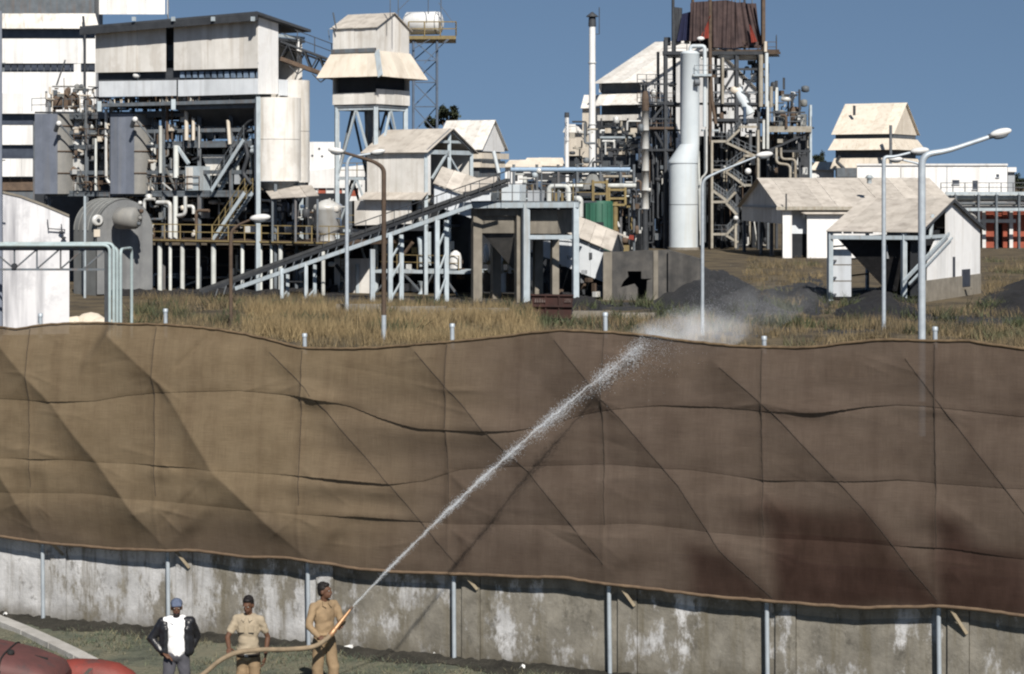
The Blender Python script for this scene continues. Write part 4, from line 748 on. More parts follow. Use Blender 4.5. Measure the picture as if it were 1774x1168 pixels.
clutter(pu, FP, 128, 194, 190, 335, -.4, 3, 110, SP, MIXA, 101, .03, .10); clutter(pu, FP, 258, 345, 188, 330, -.4, 4, 135, SP, MIXA, 102, .03, .10); clutter(pu, FP, 80, 345, 150, 190, .1, 4, 95, SP, MIXA, 103, .03, .09); clutter(pu, FP, 215, 345, 334, 412, -.4, 4, 62, SP, MIXA, 104, .05, .13); clutter(pu, FP, 345, 440, 195, 330, 1.5, 5, 46, SP, ('steel_dark', 'steel_grey', 'steel_rust', 'steel_dark', 'cream_sheet'), 105, .05, .13); clutter(pu, FP, 380, 600, 345, 412, .2, 4, 46, SP, ('steel_dark', 'steel_grey', 'silver', 'pump_blue', 'white_sheet', 'steel_rust'), 106, .04, .1); clutter(pu, FP, 235, 600, 430, 508, .5, 4.5, 60, SP, ('steel_dark', 'steel_grey', 'steel_rust', 'post_white', 'steel_dark'), 107, .05, .14)
for k in range(26): x = random.uniform(85, 345); y = random.uniform(185, 200); one(pu, 'rod', random.choice(('steel_rust', 'steel_grey', 'cream_sheet')), 'beam', fp(x, y, .2), fp(x + random.uniform(-2, 2), y - random.uniform(18, 60), .2), .05)
rail(pu, [FP.P(FP.U(128, -.3), -.3, zdk(243)), FP.P(FP.U(192, -.3), -.3, zdk(243))], 'steel_rust', 1.0, 1.0); rail(pu, [FP.P(FP.U(128, -.3), -.3, zdk(330)), FP.P(FP.U(192, -.3), -.3, zdk(330))], 'steel_rust', 1.0, 1.0); rail(pu, [FP.P(FP.U(262, -.2), -.2, zdk(330)), FP.P(FP.U(345, -.2), -.2, zdk(330))], 'steel_rust', 1.0, .9); rail(pu, [FP.P(FP.U(270, .0), .0, zdk(188)), FP.P(FP.U(345, .0), .0, zdk(188))], 'steel_rust', 1.1, .9)
# ================================================================= transfer tower
FT = Frame(652, 140, TH); tw = thing('transfer_tower', 'white sheeted transfer tower with a flared skirt on tall lattice legs', 'tower', FT.o)
tu, tv = FT.U(577), FT.W(709); zE, zR_, zS0, zS1, zB0, zB1 = FT.Z(47), FT.Z(26, tu / 2, tv / 2), FT.Z(88), FT.Z(134), FT.Z(160), FT.Z(180)
gable_house(tw, FT, tu, tv, zS0, zE, zR_, 4, 4, 'white_sheet', 'roof_sheet', .18)
e0, e1 = .95, .95
def ring(e, z): return [FT.P(-e, -e, z), FT.P(tu + e * .8, -e, z), FT.P(tu + e * .8, tv + e, z), FT.P(-e, tv + e, z)]
lo, hi = ring(e0, zS1), ring(.04, zS0)
sheets(tw, lo[1], lo[0], hi[0], hi[1], 5, 'cream_sheet', .04, 'skirt_sheet'); sheets(tw, lo[0], lo[3], hi[3], hi[0], 5, 'cream_sheet', .04, 'skirt_sheet'); sheets(tw, lo[2], lo[1], hi[1], hi[2], 3, 'cream_sheet', .04, 'skirt_sheet'); sheets(tw, lo[3], lo[2], hi[2], hi[3], 3, 'cream_sheet', .04, 'skirt_sheet')
m = MB(); m.beam(hi[0] + V(0, 0, .05) - FT.v * .1, hi[1] + V(0, 0, .05) - FT.v * .1, .16, .3); m.build('flashing', 'steel_grey', tw); one(tw, 'hip_flashing', 'steel_light', 'beam', hi[0] - FT.v * .08 - FT.u * .08, lo[0] - FT.v * .08 - FT.u * .08, .42, .06, tuple(FT.v))
one(tw, 'skirt_shade', 'shade_void', 'hexa', [FT.P(.25, .25, zB0), FT.P(tu - .25, .25, zB0), FT.P(tu - .25, tv - .25, zB0), FT.P(.25, tv - .25, zB0)], [FT.P(.25, .25, zS0), FT.P(tu - .25, .25, zS0), FT.P(tu - .25, tv - .25, zS0), FT.P(.25, tv - .25, zS0)])  # near-black block standing for the shadow under the skirt
for a, b_, n in (((tu, 0), (0, 0), 4), ((0, 0), (0, tv), 4)): sheets(tw, FT.P(*a, zB1), FT.P(*b_, zB1), FT.P(*b_, zB0 + (.25 if a[0] == 0 else 0)), FT.P(*a, zB0 + (.25 if a[0] == 0 else 0)), n, 'white_sheet', .05, 'wall_sheet')
one(tw, 'floor', 'steel_grey', 'prism', [FT.P(.05, .05, zB1), FT.P(tu - .05, .05, zB1), FT.P(tu - .05, tv - .05, zB1), FT.P(.05, tv - .05, zB1)], (0, 0, -.2))
one(tw, 'rear_wall_or_shade', 'white_sheet', 'prism', [FT.P(tu, tv, zB1), FT.P(0, tv, zB1), FT.P(0, tv, zS0), FT.P(tu, tv, zS0)], FT.v * .05); one(tw, 'rear_wall_or_shade', 'white_sheet', 'prism', [FT.P(tu, 0, zB1), FT.P(tu, tv, zB1), FT.P(tu, tv, zS0), FT.P(tu, 0.05, zS0)], FT.u * .05)
legs = [(0.2, .2), (tu - .2, .2), (tu - .2, tv - .2), (.2, tv - .2)]
for u, v in legs: col_(tw, FT.P(u, v, 0), 0, zB1 - .2, .30, 'steel_light', 'leg')
zl = [0, 4.3, 8.0, zB1 - .3]
for (ua, va), (ub, vb) in zip(legs, legs[1:] + legs[:1]):
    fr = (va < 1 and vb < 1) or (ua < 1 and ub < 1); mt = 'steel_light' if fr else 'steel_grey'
    for z in zl[1:]: one(tw, 'tie_beam', mt, 'beam', FT.P(ua, va, z), FT.P(ub, vb, z), .16, .2)
    for z0, z1 in zip(zl[:-1], zl[1:]):
        mid = ((ua + ub) / 2, (va + vb) / 2)
        one(tw, 'brace', mt, 'beam', FT.P(ua, va, z0), FT.P(*mid, z1), .13); one(tw, 'brace', mt, 'beam', FT.P(ub, vb, z0), FT.P(*mid, z1), .13)
one(tw, 'landing', 'steel_grey', 'prism', [FT.P(.3, .3, 8.05), FT.P(tu - .3, .3, 8.05), FT.P(tu - .3, tv - .3, 8.05), FT.P(.3, tv - .3, 8.05)], (0, 0, .08)); rail(tw, [FT.P(tu - .3, .3, 8.1), FT.P(.3, .3, 8.1)], 'steel_yellow', 1.0, 1.2); rail(tw, [FT.P(tu - .3, .3, 4.4), FT.P(.3, .3, 4.4)], 'steel_yellow', 1.0, 1.2)
one(tw, 'chute', 'steel_grey', 'beam', FT.P(tu / 2, tv / 2, zB1), FT.P(tu / 2, tv * .7, 3), .9); pipe(tw, [FT.at(583, 52, -.4), FT.at(577, 22, -.6)], .05, 'steel_grey')
for x in (571, 590, 676, 690): one(tw, 'mast_rod', 'steel_grey', 'tube', FT.at(x, 70 if x < 600 else 30, .3), FT.at(x - (2 if x < 600 else 0), 52 if x < 600 else -30, .3), .03)
# ---- sloping conveyor from the tower up to the bunker house
cg = thing('upper_conveyor', 'dark open lattice conveyor sloping between the bunker house and the transfer tower', 'conveyor', FT.P(tu, 1, 0))
A0, A1 = V(*FH.P(0, FH.W(485), FH.Z(98))), V(*FT.P(tu, tv * .45, FT.Z(140)))
dv_ = V(0, 1, 0) * 1.6
for s_o in (V(0, 0, 0), dv_):
    one(cg, 'chord', 'steel_rust' if s_o.y == 0 else 'steel_dark', 'beam', A0 + s_o, A1 + s_o, .18, .28); one(cg, 'chord', 'steel_dark', 'beam', A0 + s_o + V(0, 0, 1.2), A1 + s_o + V(0, 0, 1.2), .12, .14); n = 9
    for k in range(n): one(cg, 'lattice_bar', 'steel_dark', 'beam', A0.lerp(A1, k / n) + s_o + V(0, 0, 1.2 * (k % 2)), A0.lerp(A1, (k + 1) / n) + s_o + V(0, 0, 1.2 * ((k + 1) % 2)), .08)
one(cg, 'belt', 'coal', 'prism', [A0 + V(0, .1, .9), A1 + V(0, .1, .9), A1 + V(0, 1.5, .9), A0 + V(0, 1.5, .9)], (0, 0, .12)); rail(cg, [A0 + V(0, 0, 1.3), A1 + V(0, 0, 1.3)], 'steel_dark', 1.1, 1.3)
for k in (1, 4, 7): m = MB(); p = A0.lerp(A1, k / 9); m.beam(p + V(.1, 0, -.3), p + V(.7, 0, -.9), .08); m.beam(p + V(.7, 0, -.9), p + V(1.2, 0, -.5), .08); m.build('bracket', 'steel_dark', cg)
# ================================================================= water tank on a lattice tower
YT = 172; wt = thing('elevated_tank', 'white horizontal tank on a railed platform atop a thin lattice tower', 'water tank', at(736, 320, YT) - V(0, 0, at(736, 320, YT).z))
pc = [at(x, 62, YT + dy) for x, dy in ((708, 0), (790, 0), (790, 5), (708, 5))]; deck(wt, pc, pc[0].z, .3, 'steel_yellow', 'platform'); rail(wt, [pc[0], pc[1], pc[2]], 'steel_yellow', 1.2, 1.3, .05)
tc0 = at(706, 41, YT + 2.2); m = MB(); m.lathe(tc0, [(.4, -.4), (1.0, 0), (1.0, 2.8), (.9, 3.0), (.4, 3.2)], 24, (1, -.25, 0)); m.build('shell', 'lamp_white', wt); one(wt, 'band', 'steel_grey', 'lathe', tc0 + V(1, -.25, 0).normalized() * 2.7, [(1.02, 0), (1.02, .06)], 24, (1, -.25, 0))
lg = [(716, .3), (757, .3), (757, 3.2), (716, 3.2)]
for x, dy in lg: p = at(x, 70, YT + dy); one(wt, 'leg', 'mast_blue' if 'mast_blue' in M else pmat('mast_blue', (.10, .13, .18), (.07, .09, .12), 2, rand=.15), 'beam', V(p.x, p.y, 0), p, .18)
hz = [70, 105, 143, 185, 230, 280]
for i in range(4):
    (xa, da), (xb, db) = lg[i], lg[(i + 1) % 4]
    for y0, y1 in zip(hz[:-1], hz[1:]): one(wt, 'brace', 'mast_blue', 'beam', at(xa, y0, YT + da), at(xb, y1, YT + db), .09); one(wt, 'tie', 'mast_blue', 'beam', at(xa, y1, YT + da), at(xb, y1, YT + db), .09)
for x0, y0, x1, y1 in ((760, 5, 785, 40), (764, 5, 764, 45), (742, -20, 742, 25), (688, 20, 718, -10), (735, 110, 775, 68), (757, 85, 778, 68), (716, 85, 745, 68)): one(wt, 'stay', 'mast_blue', 'beam', at(x0, y0, YT), at(x1, y1, YT), .07)
one(wt, 'mast_rod', 'mast_blue', 'beam', at(764, 45, YT), at(764, -40, YT), .08)
# ================================================================= far white block between silo and tower
FX = Frame(590, 205, -6); fx = thing('flat_roofed_block', 'plain white flat roofed block seen between the silo and the tower legs', 'building', FX.o)
one(fx, 'wall', 'white_clad', 'prism', [FX.at(500, 420), FX.at(590, 420), FX.at(590, 246), FX.at(500, 246)], FX.v * 8); one(fx, 'lower_wall', 'white_clad', 'prism', [FX.at(520, 420, -1), FX.at(640, 420, -1), FX.at(640, 285, -1), FX.at(520, 297, -1)], FX.v * 2)
for x, y in ((541, 270), (553, 258), (558, 271)): one(fx, 'vent_hole', 'steel_dark', 'lathe', FX.at(x, y, -.03), [(.12, 0), (.12, .1)], 10, FX.v)
rc = thing('low_brick_row', 'low row with red brick panels and white piers behind the tower legs', 'building', gnd(560, 430))
for k in range(7): x = 530 + k * 14; one(rc, 'brick_panel' if k % 2 == 0 else 'pier', 'brick_red' if k % 2 == 0 else 'lamp_white', 'box', V(at(x, 333, 190).x, 190, at(x, 333, 190).z), (.7, .5, .8))
one(rc, 'slab', 'lamp_white', 'box', at(572, 322, 190), (6, 1.2, .25)); one(rc, 'lower_wall', 'steel_grey', 'box', V(at(572, 340, 190.4).x, 190.4, 3), (6, .6, 6))
# ================================================================= crusher house
FC = Frame(738, 137, TH); ch = thing('crusher_house', 'white crusher house with an open gable end beside the conveyor', 'building', FC.o)
cu, cv = FC.U(636), FC.W(818); zE, zR_ = FC.Z(262), FC.Z(226, cu / 2, cv / 2)
gable_house(ch, FC, cu, cv, FC.Z(338), zE, zR_, 5, 5, 'white_sheet', 'roof_sheet', .35, end=False, far_end=True)
for v in (0.05, cv / 2, cv - .05): col_(ch, FC.P(.05, v, 0), 0, zE + (zR_ - zE if v == cv / 2 else 0) - .05, .24, 'steel_light')
for z, w_ in ((zE - .05, .3), (zE - .05 + .75, .18)): one(ch, 'gable_beam', 'steel_light', 'beam', FC.P(0, .1 if w_ > .2 else cv * .25, z), FC.P(0, cv - .1 if w_ > .2 else cv * .75, z), .14, w_)
one(ch, 'gable_brace', 'steel_light', 'beam', FC.P(0, cv * .12, FC.Z(310)), FC.P(0, cv * .45, zE - .1), .14); one(ch, 'gable_brace', 'steel_light', 'beam', FC.P(0, cv * .78, FC.Z(310)), FC.P(0, cv * .45, zE - .1), .14)
for s_ in (0, 1): one(ch, 'rafter', 'steel_grey', 'beam', FC.P(-.1, 0 if s_ == 0 else cv, zE), FC.P(-.1, cv / 2, zR_), .12, .2)
one(ch, 'partition', 'shade_void', 'prism', [FC.P(cu * .7, .1, FC.Z(338)), FC.P(cu * .7, cv - .1, FC.Z(338)), FC.P(cu * .7, cv - .1, zE), FC.P(cu * .7, cv / 2, zR_ - .1), FC.P(cu * .7, .1, zE)], FC.u * .1)
one(ch, 'corner_panel', 'white_clad', 'prism', [FC.P(-.05, -.02, FC.Z(338)), FC.P(-.05, FC.W(745), FC.Z(338)), FC.P(-.05, FC.W(745), zE), FC.P(-.05, -.02, zE)], FC.u * .03)
# skirt roof and lower storey
us = FC.U(622, -.8); sheets(ch, FC.P(us, -.9, FC.Z(347)), FC.P(-.2, -.9, FC.Z(347)), FC.P(-.2, .0, FC.Z(334)), FC.P(us, .0, FC.Z(334)), 5, 'roof_sheet', .04, 'skirt_sheet')
sheets(ch, FC.P(FC.U(618), -.25, FC.Z(392)), FC.P(FC.U(717), -.25, FC.Z(388)), FC.P(FC.U(717), -.25, FC.Z(348)), FC.P(FC.U(618), -.25, FC.Z(348)), 5, 'white_sheet', .05, 'wall_sheet')
dark_panel(ch, FC, 610, 820, 348, 515, 4.5); dark_panel(ch, FC, 640, 740, 392, 400, 0, 'steel_dark', 'floor_edge')
one(ch, 'lower_floor', 'steel_dark', 'prism', [FC.P(cu, .1, FC.Z(395)), FC.P(-.1, .1, FC.Z(395)), FC.P(-.1, cv, FC.Z(395)), FC.P(cu, cv, FC.Z(395))], (0, 0, .15))
sheets(ch, FC.at(580, 512, -.5), FC.at(641, 512, -.5), FC.at(641, 448, -.5), FC.at(580, 448, -.5), 4, 'white_sheet', .05, 'wall_sheet')
m = MB()
for dx in (590, 597): m.beam(FC.at(dx, 512, -.7), FC.at(dx, 440, -.7), .05)
for k in range(12): y = 508 - k * 6; m.beam(FC.at(590, y, -.7), FC.at(597, y, -.7), .04)
m.build('ladder', 'steel_yellow', ch); one(ch, 'leg', 'steel_light', 'beam', V(*FC.at(619, 500, -.6)[:2], 0), FC.at(619, 458, -.6), .22)
one(ch, 'platform', 'steel_light', 'prism', [FC.P(FC.U(645), .3, FC.Z(470)), FC.P(FC.U(800), .3, FC.Z(468)), FC.P(FC.U(800), 3.5, FC.Z(468)), FC.P(FC.U(645), 3.5, FC.Z(470))], (0, 0, -.22)); rail(ch, [FC.P(FC.U(648), .35, FC.Z(468)), FC.P(FC.U(790), .35, FC.Z(468))], 'steel_yellow', 1.0, 1.4)
for pts, r, mt in (([(727, 410), (729, 425), (731, 462)], .2, 'steel_light'), ([(743, 402), (743, 460)], .16, 'steel_light'), ([(726, 365), (728, 350), (752, 348)], .2, 'silver'), ([(727, 365), (733, 385)], .3, 'silver'), ([(700, 440), (715, 420)], .13, 'steel_rust')): pipe(ch, [FC.at(x, y, .6) for x, y in pts], r, mt, .3)
one(ch, 'white_vessel', 'lamp_white', 'lathe', FC.at(789, 465, .8), [(.42, 0), (.42, .75), (.33, 1.05), (.1, 1.22)], 20); one(ch, 'valve', 'steel_light', 'lathe', FC.at(731, 510, .5), [(.3, 0), (.12, .3), (.12, .5), (.3, .9)], 12)
for x0, y0, x1, y1 in ((700, 475, 728, 505), (750, 475, 734, 505), (768, 478, 795, 515), (650, 510, 672, 480)): one(ch, 'brace', 'steel_grey', 'beam', FC.at(x0, y0, .4), FC.at(x1, y1, .4), .12)
for k in range(16): m = MB(); p = FC.at(rp.uniform(650, 805), rp.uniform(410, 505), rp.uniform(.8, 3.5)); m.box(p, (rp.uniform(.2, .7), .4, rp.uniform(.2, .8)), FC.rz); m.build('equipment', rp.choice(('steel_grey', 'steel_rust', 'shade_sheet', 'steel_yellow', 'silver')), ch)
# far gabled house behind it
FG = Frame(833, 185, 22); fg = thing('cream_gabled_house', 'cream gabled house with stepped lower roofs beyond the crusher house', 'building', FG.o)
gu, gv = FG.U(757), FG.W(874); gable_house(fg, FG, gu, gv, FG.Z(262), FG.Z(256), FG.Z(210, gu / 2, gv / 2), 4, 4, 'white_clad', 'white_sheet', .3)
for y0, y1, e in ((262, 275, .3), (275, 290, .0)): 
    for a, b_ in ((FG.P(gu, -e, 0), FG.P(-e, -e, 0)), (FG.P(-e, -e, 0), FG.P(-e, gv + e, 0))): sheets(fg, V(a.x, a.y, FG.Z(y1)), V(b_.x, b_.y, FG.Z(y1)), V(b_.x, b_.y, FG.Z(y0 + 3)) , V(a.x, a.y, FG.Z(y0 + 3)), 3, 'cream_sheet', .05, 'wall_band')
one(fg, 'core', 'steel_grey', 'prism', [FG.P(.3, .3, 0), FG.P(gu, .3, 0), FG.P(gu, gv - .3, 0), FG.P(.3, gv - .3, 0)], (0, 0, FG.Z(258))); pipe(fg, [FG.at(855, 262, -1), FG.at(864, 300, -1)], .18, 'vessel_pale')
# ================================================================= coal bunker, conveyor and steel frame
FK = Frame(905, 127, 18); bk = thing('coal_bunker', 'raised concrete coal bunker on square columns with a dark hopper underneath', 'bunker', FK.o)
def fk(x, y, v=0): return FK.at(x, y, v)
KT = FK.Z(362)
for x, w_ in ((823, .58), (898, .56)):
    for v in (.3, 4.2): col_(bk, FK.P(FK.U(x), v, 0), 0, KT, w_, 'concrete')
one(bk, 'column', 'concrete', 'beam', V(*fk(961, 500, 1.5)[:2], 0), fk(961, 365, 1.5), .45)
one(bk, 'beam', 'concrete', 'prism', [fk(817, 374, .05), fk(905, 374, .05), fk(905, 362, .05), fk(817, 362, .05)], FK.v * 4.4)
one(bk, 'bunker_wall', 'concrete', 'prism', [fk(831, 404, .25), fk(890, 404, .25), fk(890, 374.2, .25), fk(831, 374.2, .25)], FK.v * .3); one(bk, 'bunker_wall', 'concrete', 'prism', [fk(908, 405, .3), fk(966, 405, .3), fk(966, 364, .3), fk(908, 364, .3)], FK.v * 3.5)
b0, b1 = FK.Z(404), FK.Z(468); uu = [FK.U(890), FK.U(831)]; uc = FK.U(878)
one(bk, 'hopper', 'concrete_dark', 'hexa', [FK.P(uc - .2, 1.8, b1), FK.P(uc + .2, 1.8, b1), FK.P(uc + .2, 2.4, b1), FK.P(uc - .2, 2.4, b1)], [FK.P(uu[0], .35, b0), FK.P(uu[1], .35, b0), FK.P(uu[1], 4.0, b0), FK.P(uu[0], 4.0, b0)])
sk_ = thing('pump_skid', 'yellow framed pump skid glimpsed behind the concrete coal bunker', 'machinery', fk(865, 500, 6) - V(0, 0, fk(865, 500, 6).z))
dark_panel(sk_, FK, 812, 1045, 385, 520, 11); one(sk_, 'skid_rail', 'steel_yellow', 'beam', fk(838, 455, 6), fk(892, 455, 6), .2, .25); one(sk_, 'skid_rail', 'steel_yellow', 'beam', fk(838, 470, 6.5), fk(892, 470, 6.5), .12, .15)  # dark sheet added behind the bunker to darken the view through
for k, x in enumerate((842, 850, 858, 867, 876, 884)): one(sk_, 'cylinder', ('silver', 'cream_sheet', 'lamp_white', 'silver', 'steel_yellow', 'lamp_white')[k], 'lathe', fk(x, 456 + (k % 2) * 18, 6 + .3 * (k % 3)), [(.1, 0), (.2, .1), (.2, .9), (.12, 1.1), (.05, 1.3)], 12)
for k in range(4): one(sk_, 'tank', ('steel_rust', 'cream_sheet', 'lamp_white', 'steel_rust')[k], 'lathe', V(*fk(846 + k * 13, 500, 7)[:2], .3), [(.3, 0), (.35, .2), (.35, 1.2), (.15, 1.5)], 14)
for k in range(30): m = MB(); p = fk(rp.uniform(912, 1040), rp.uniform(440, 512), rp.uniform(5.5, 9)); m.box(p, (rp.uniform(.15, .6), .3, rp.uniform(.15, .8)), rp.uniform(0, 1.5)); m.build('fitting', rp.choice(('steel_grey', 'steel_dark', 'shade_sheet', 'steel_rust', 'silver')), sk_)
sf = thing('steel_frame', 'pale blue steel frame standing against the concrete coal bunker', 'steel frame', fk(950, 520) - V(0, 0, fk(950, 520).z)); 
for x, y0, w_ in ((911, 354, .42), (997, 352, .36)): 
    for v in (-.35, 4.0): p = fk(x, 500, v); col_(sf, p, 0, fk(x, y0, v).z, w_, 'steel_light')
one(sf, 'beam', 'steel_light', 'beam', fk(816, 356, -.4), fk(1003, 355, -.4), .3, .34); one(sf, 'beam', 'steel_light', 'beam', fk(917, 411, -.35), fk(992, 411, -.35), .2, .26); one(sf, 'beam', 'steel_light', 'beam', fk(997, 355, -.4), fk(997, 355, 4), .3, .3)
zt_ = FK.Z(352); deck(sf, [fk(816, 350, -.4), fk(1003, 350, -.4), FK.P(FK.U(1003), 4.2, 0), FK.P(FK.U(816), 4.2, 0)], zt_ + .12, .1, 'steel_grey'); zt_ += .13
rail(sf, [FK.P(FK.U(818), -.3, zt_), FK.P(FK.U(1000), -.3, zt_)], 'steel_grey', 1.1, 1.4); rail(sf, [FK.P(FK.U(818), 3.9, zt_), FK.P(FK.U(1000), 3.9, zt_)], 'steel_yellow', 1.1, 1.4)
one(sf, 'drive_cabinet', 'vessel_pale', 'prism', [fk(869, 350, .8), fk(900, 350, .8), fk(900, 320, .8), fk(869, 320, .8)], FK.v * 1.4); one(sf, 'drive_cabinet', 'shade_sheet', 'prism', [fk(914, 350, 1), fk(934, 350, 1), fk(934, 330, 1), fk(914, 330, 1)], FK.v * 1.2)
pipe(sf, [fk(951, 350, 1.5), fk(951, 322, 1.5), fk(985, 322, 1.5), fk(985, 350, 1.5)], .16, 'post_white'); pipe(sf, [fk(963, 350, 1.8), fk(963, 326, 1.8), fk(974, 326, 1.8), fk(974, 350, 1.8)], .10, 'steel_yellow'); pipe(sf, [fk(995, 344, .2), fk(1004, 344, .2), fk(1006, 348, .2), fk(1006, 376, .2)], .17, 'post_white')
for x, y0 in ((884, 290), (862, 300), (938, 300)): one(sf, 'rod', 'steel_grey', 'beam', fk(x, 350, 1), fk(x, y0, 1), .07)
# ---- main coal conveyor rising to the bunker
FV = Frame(816, 126.5, 22); cvr = thing('coal_conveyor', 'long pale blue coal conveyor climbing from the ground to the concrete bunker', 'conveyor', V(*FV.at(600, 500)[:2], 0))
def fv(x, y, v=0): return FV.at(x, y, v)
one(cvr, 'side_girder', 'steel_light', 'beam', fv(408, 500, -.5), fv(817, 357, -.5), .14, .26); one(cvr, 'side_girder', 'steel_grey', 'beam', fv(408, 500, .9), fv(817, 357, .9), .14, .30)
one(cvr, 'belt', 'belt_dark' if 'belt_dark' in M else pmat('belt_dark', (.070, .073, .076), (.040, .042, .045), 2.5, rand=.0), 'beam', fv(350, 503, .2), fv(880, 312, .2), .7, .2); one(cvr, 'upper_girder', 'steel_dark', 'beam', fv(350, 507, -.45), fv(880, 320, -.45), .1, .2)
n = 30
for k in range(n): f = k / n; x = 372 + (815 - 372) * f; y = 503 - (503 - 345) * f; one(cvr, 'idler_strut', 'steel_grey', 'beam', fv(x, y + 14, -.5), fv(x + 6, y - 4, -.45), .07)
m = MB(); m.beam(fv(560, 408, .9), fv(880, 296, .9), .06); m.beam(fv(560, 408, -.45), fv(880, 296, -.45), .05)
for k in range(14): f = k / 13; x = 560 + 320 * f; y = 408 - 112 * f; m.beam(fv(x, y, -.45), fv(x, y + 28, -.45), .04)
m.build('handrail', 'steel_dark', cvr)
for x0, x1, yt in ((676, 695, 420), (757, 773, 395), (530, 545, 470), (488, 498, 478)):
    for x, v in ((x0, -.5), (x1, .9)):
        p = fv(x, 500, v); tz = fv(x, yt, v).z; one(cvr, 'trestle_leg', 'steel_light', 'beam', V(p.x, p.y, 0), V(p.x, p.y, tz + .5), .28 if yt < 450 else .22)
    pa, pb_ = fv(x0, 500, -.5), fv(x1, 500, .9); tz = fv(x0, yt, -.5).z
    for k in range(3 if yt < 450 else 1): one(cvr, 'trestle_brace', 'steel_light', 'beam', V(pa.x, pa.y, tz * (k + .1) / 3), V(pb_.x, pb_.y, tz * (k + 1) / 3), .10)
p = fv(645, 505, -.5); one(cvr, 'trestle_leg', 'steel_light', 'beam', V(p.x, p.y, 0), V(p.x, p.y, fv(645, 432, -.5).z), .3)
m = MB(); hp = gnd(430, 512)
for k in range(60): a = rr.uniform(-9, 6); m.ell(hp + V(a, rr.uniform(-1, 2), 0), (rr.uniform(.5, 1.2), .8, rr.uniform(.15, .5)), 7, 4)
tag(m.build('coal_spill', 'coal'), 'low black coal spill along the foot of the process structure posts', 'heap')
# ---- roofed gallery running down to the pit
gl = thing('roofed_gallery', 'pale sheeted gallery sloping down behind the bunker into the concrete pit', 'conveyor gallery', gnd(960, 500)); FQ = Frame(900, 134, 14)
def fq(x, y, v=0): return FQ.at(x, y, v)
def gal(x0, y0, x1, y1, n, vf, hroof, hwall, nm):
    # roof front eave from (x0,y0) to (x1,y1); ridge behind and higher
    a, b_ = fq(x0, y0, vf), fq(x1, y1, vf); r0, r1 = a + FQ.v * 2.2 + V(0, 0, hroof), b_ + FQ.v * 2.2 + V(0, 0, hroof)
    sheets(gl, a, b_, r1, r0, n, 'roof_sheet', .05, 'roof_sheet'); sheets(gl, r0, r1, b_ + FQ.v * 4.4, a + FQ.v * 4.4, n, 'roof_sheet', .05, 'roof_sheet')
    w0, w1 = a + FQ.v * .35 - V(0, 0, .1), b_ + FQ.v * .35 - V(0, 0, .1)
    sheets(gl, w0 - V(0, 0, hwall), w1 - V(0, 0, hwall), w1, w0, n, 'shade_white', .05, 'wall_sheet')
    return b_, r1
gal(750, 318, 815, 340, 3, 0, 1.15, 1.4, 'a'); gal(800, 333, 850, 330, 2, -1, .9, .6, 'a')
b_, r1 = gal(964, 397, 1060, 436, 5, 0, 1.2, 2.2, 'b')
gl2 = fq(1060, 436, 0); one(gl, 'end_wall', 'steel_dark', 'prism', [gl2 + FQ.v * .4 - V(0, 0, 1.6), gl2 + FQ.v * 4 - V(0, 0, 1.6), gl2 + FQ.v * 4, gl2 + FQ.v * 2.2 + V(0, 0, 1.05), gl2 + FQ.v * .4], -FQ.u * .05 + V(-.3, 0, 0)); one(gl, 'ridge_cap', 'roof_sheet', 'beam', fq(1030, 388, 2.2) , fq(1092, 413, 2.2), .3, .1)
one(gl, 'red_flag', 'cloth_red', 'prism', [fq(1088, 414, 2), fq(1098, 416, 2), fq(1098, 408, 2), fq(1091, 407, 2)], FQ.v * .04)
for x, y in ((950, 440), (968, 460), (1010, 470)): p = fq(x, y, 1); one(gl, 'trestle_leg', 'steel_dark', 'beam', V(p.x, p.y, 0), p, .2)
for x0, y0, x1, y1 in ((920, 438, 950, 470), (950, 440, 925, 470), (935, 450, 935, 505), (925, 490, 955, 470), (940, 475, 958, 505)): one(gl, 'brace', 'steel_dark', 'beam', fq(x0, y0, .5), fq(x1, y1, .5), .15)
sheets(gl, fq(918, 436, .2), fq(962, 452, .2), fq(962, 418, .2), fq(940, 418, .2), 2, 'shade_white', .05, 'wall_sheet'); dark_panel(gl, FQ, 965, 1045, 440, 520, 5)
# ================================================================= concrete pit
FZ = Frame(1160, 130, 10); cp = thing('concrete_pit', 'sooty concrete pit wall with a jagged broken cross shaped hole', 'pit wall', FZ.o)
def fz(x, y, v=0): return FZ.at(x, y, v)
for pts in ([(1045, 527), (1075, 527), (1075, 498), (1080, 488), (1088, 480), (1087, 470), (1045, 470)], [(1045, 470), (1111, 470), (1111, 434), (1045, 438)], [(1111, 483), (1130, 483), (1130, 434), (1111, 434)], [(1119, 527), (1130, 527), (1130, 483), (1121, 486)], [(1075, 498), (1084, 496), (1098, 492), (1104, 500), (1104, 527), (1075, 527)], [(1104, 527), (1119, 527), (1119, 522), (1104, 522)], [(1130, 527), (1160, 527), (1160, 433), (1130, 434)]):
    m = MB(); m.prism([V(fz(x, y).x, fz(x, y).y, max(-.1, fz(x, y).z)) for x, y in pts], FZ.v * .45); m.build('wall_block', 'concrete_dark', cp)
one(cp, 'pier', 'concrete', 'prism', [fz(1045, 529, -.12), fz(1060, 529, -.12), fz(1060, 437, -.12), fz(1045, 437, -.12)], FZ.v * .1); one(cp, 'pier', 'concrete', 'prism', [fz(1132, 527, -.10), fz(1140, 527, -.10), fz(1140, 434, -.10), fz(1132, 434, -.10)], FZ.v * .1)
one(cp, 'shading_slab', 'concrete_dark', 'prism', [fz(1046, 436, .46), fz(1159, 436, .46), fz(1159, 436, 4), fz(1046, 436, 4)], (0, 0, -.2)); one(cp, 'pit_shade', 'shade_void', 'prism', [fz(1045, 527, 4), fz(1160, 527, 4), fz(1160, 440, 4), fz(1045, 440, 4)], FZ.v * .2)  # slab and near-black back sheet added to keep the hole dark
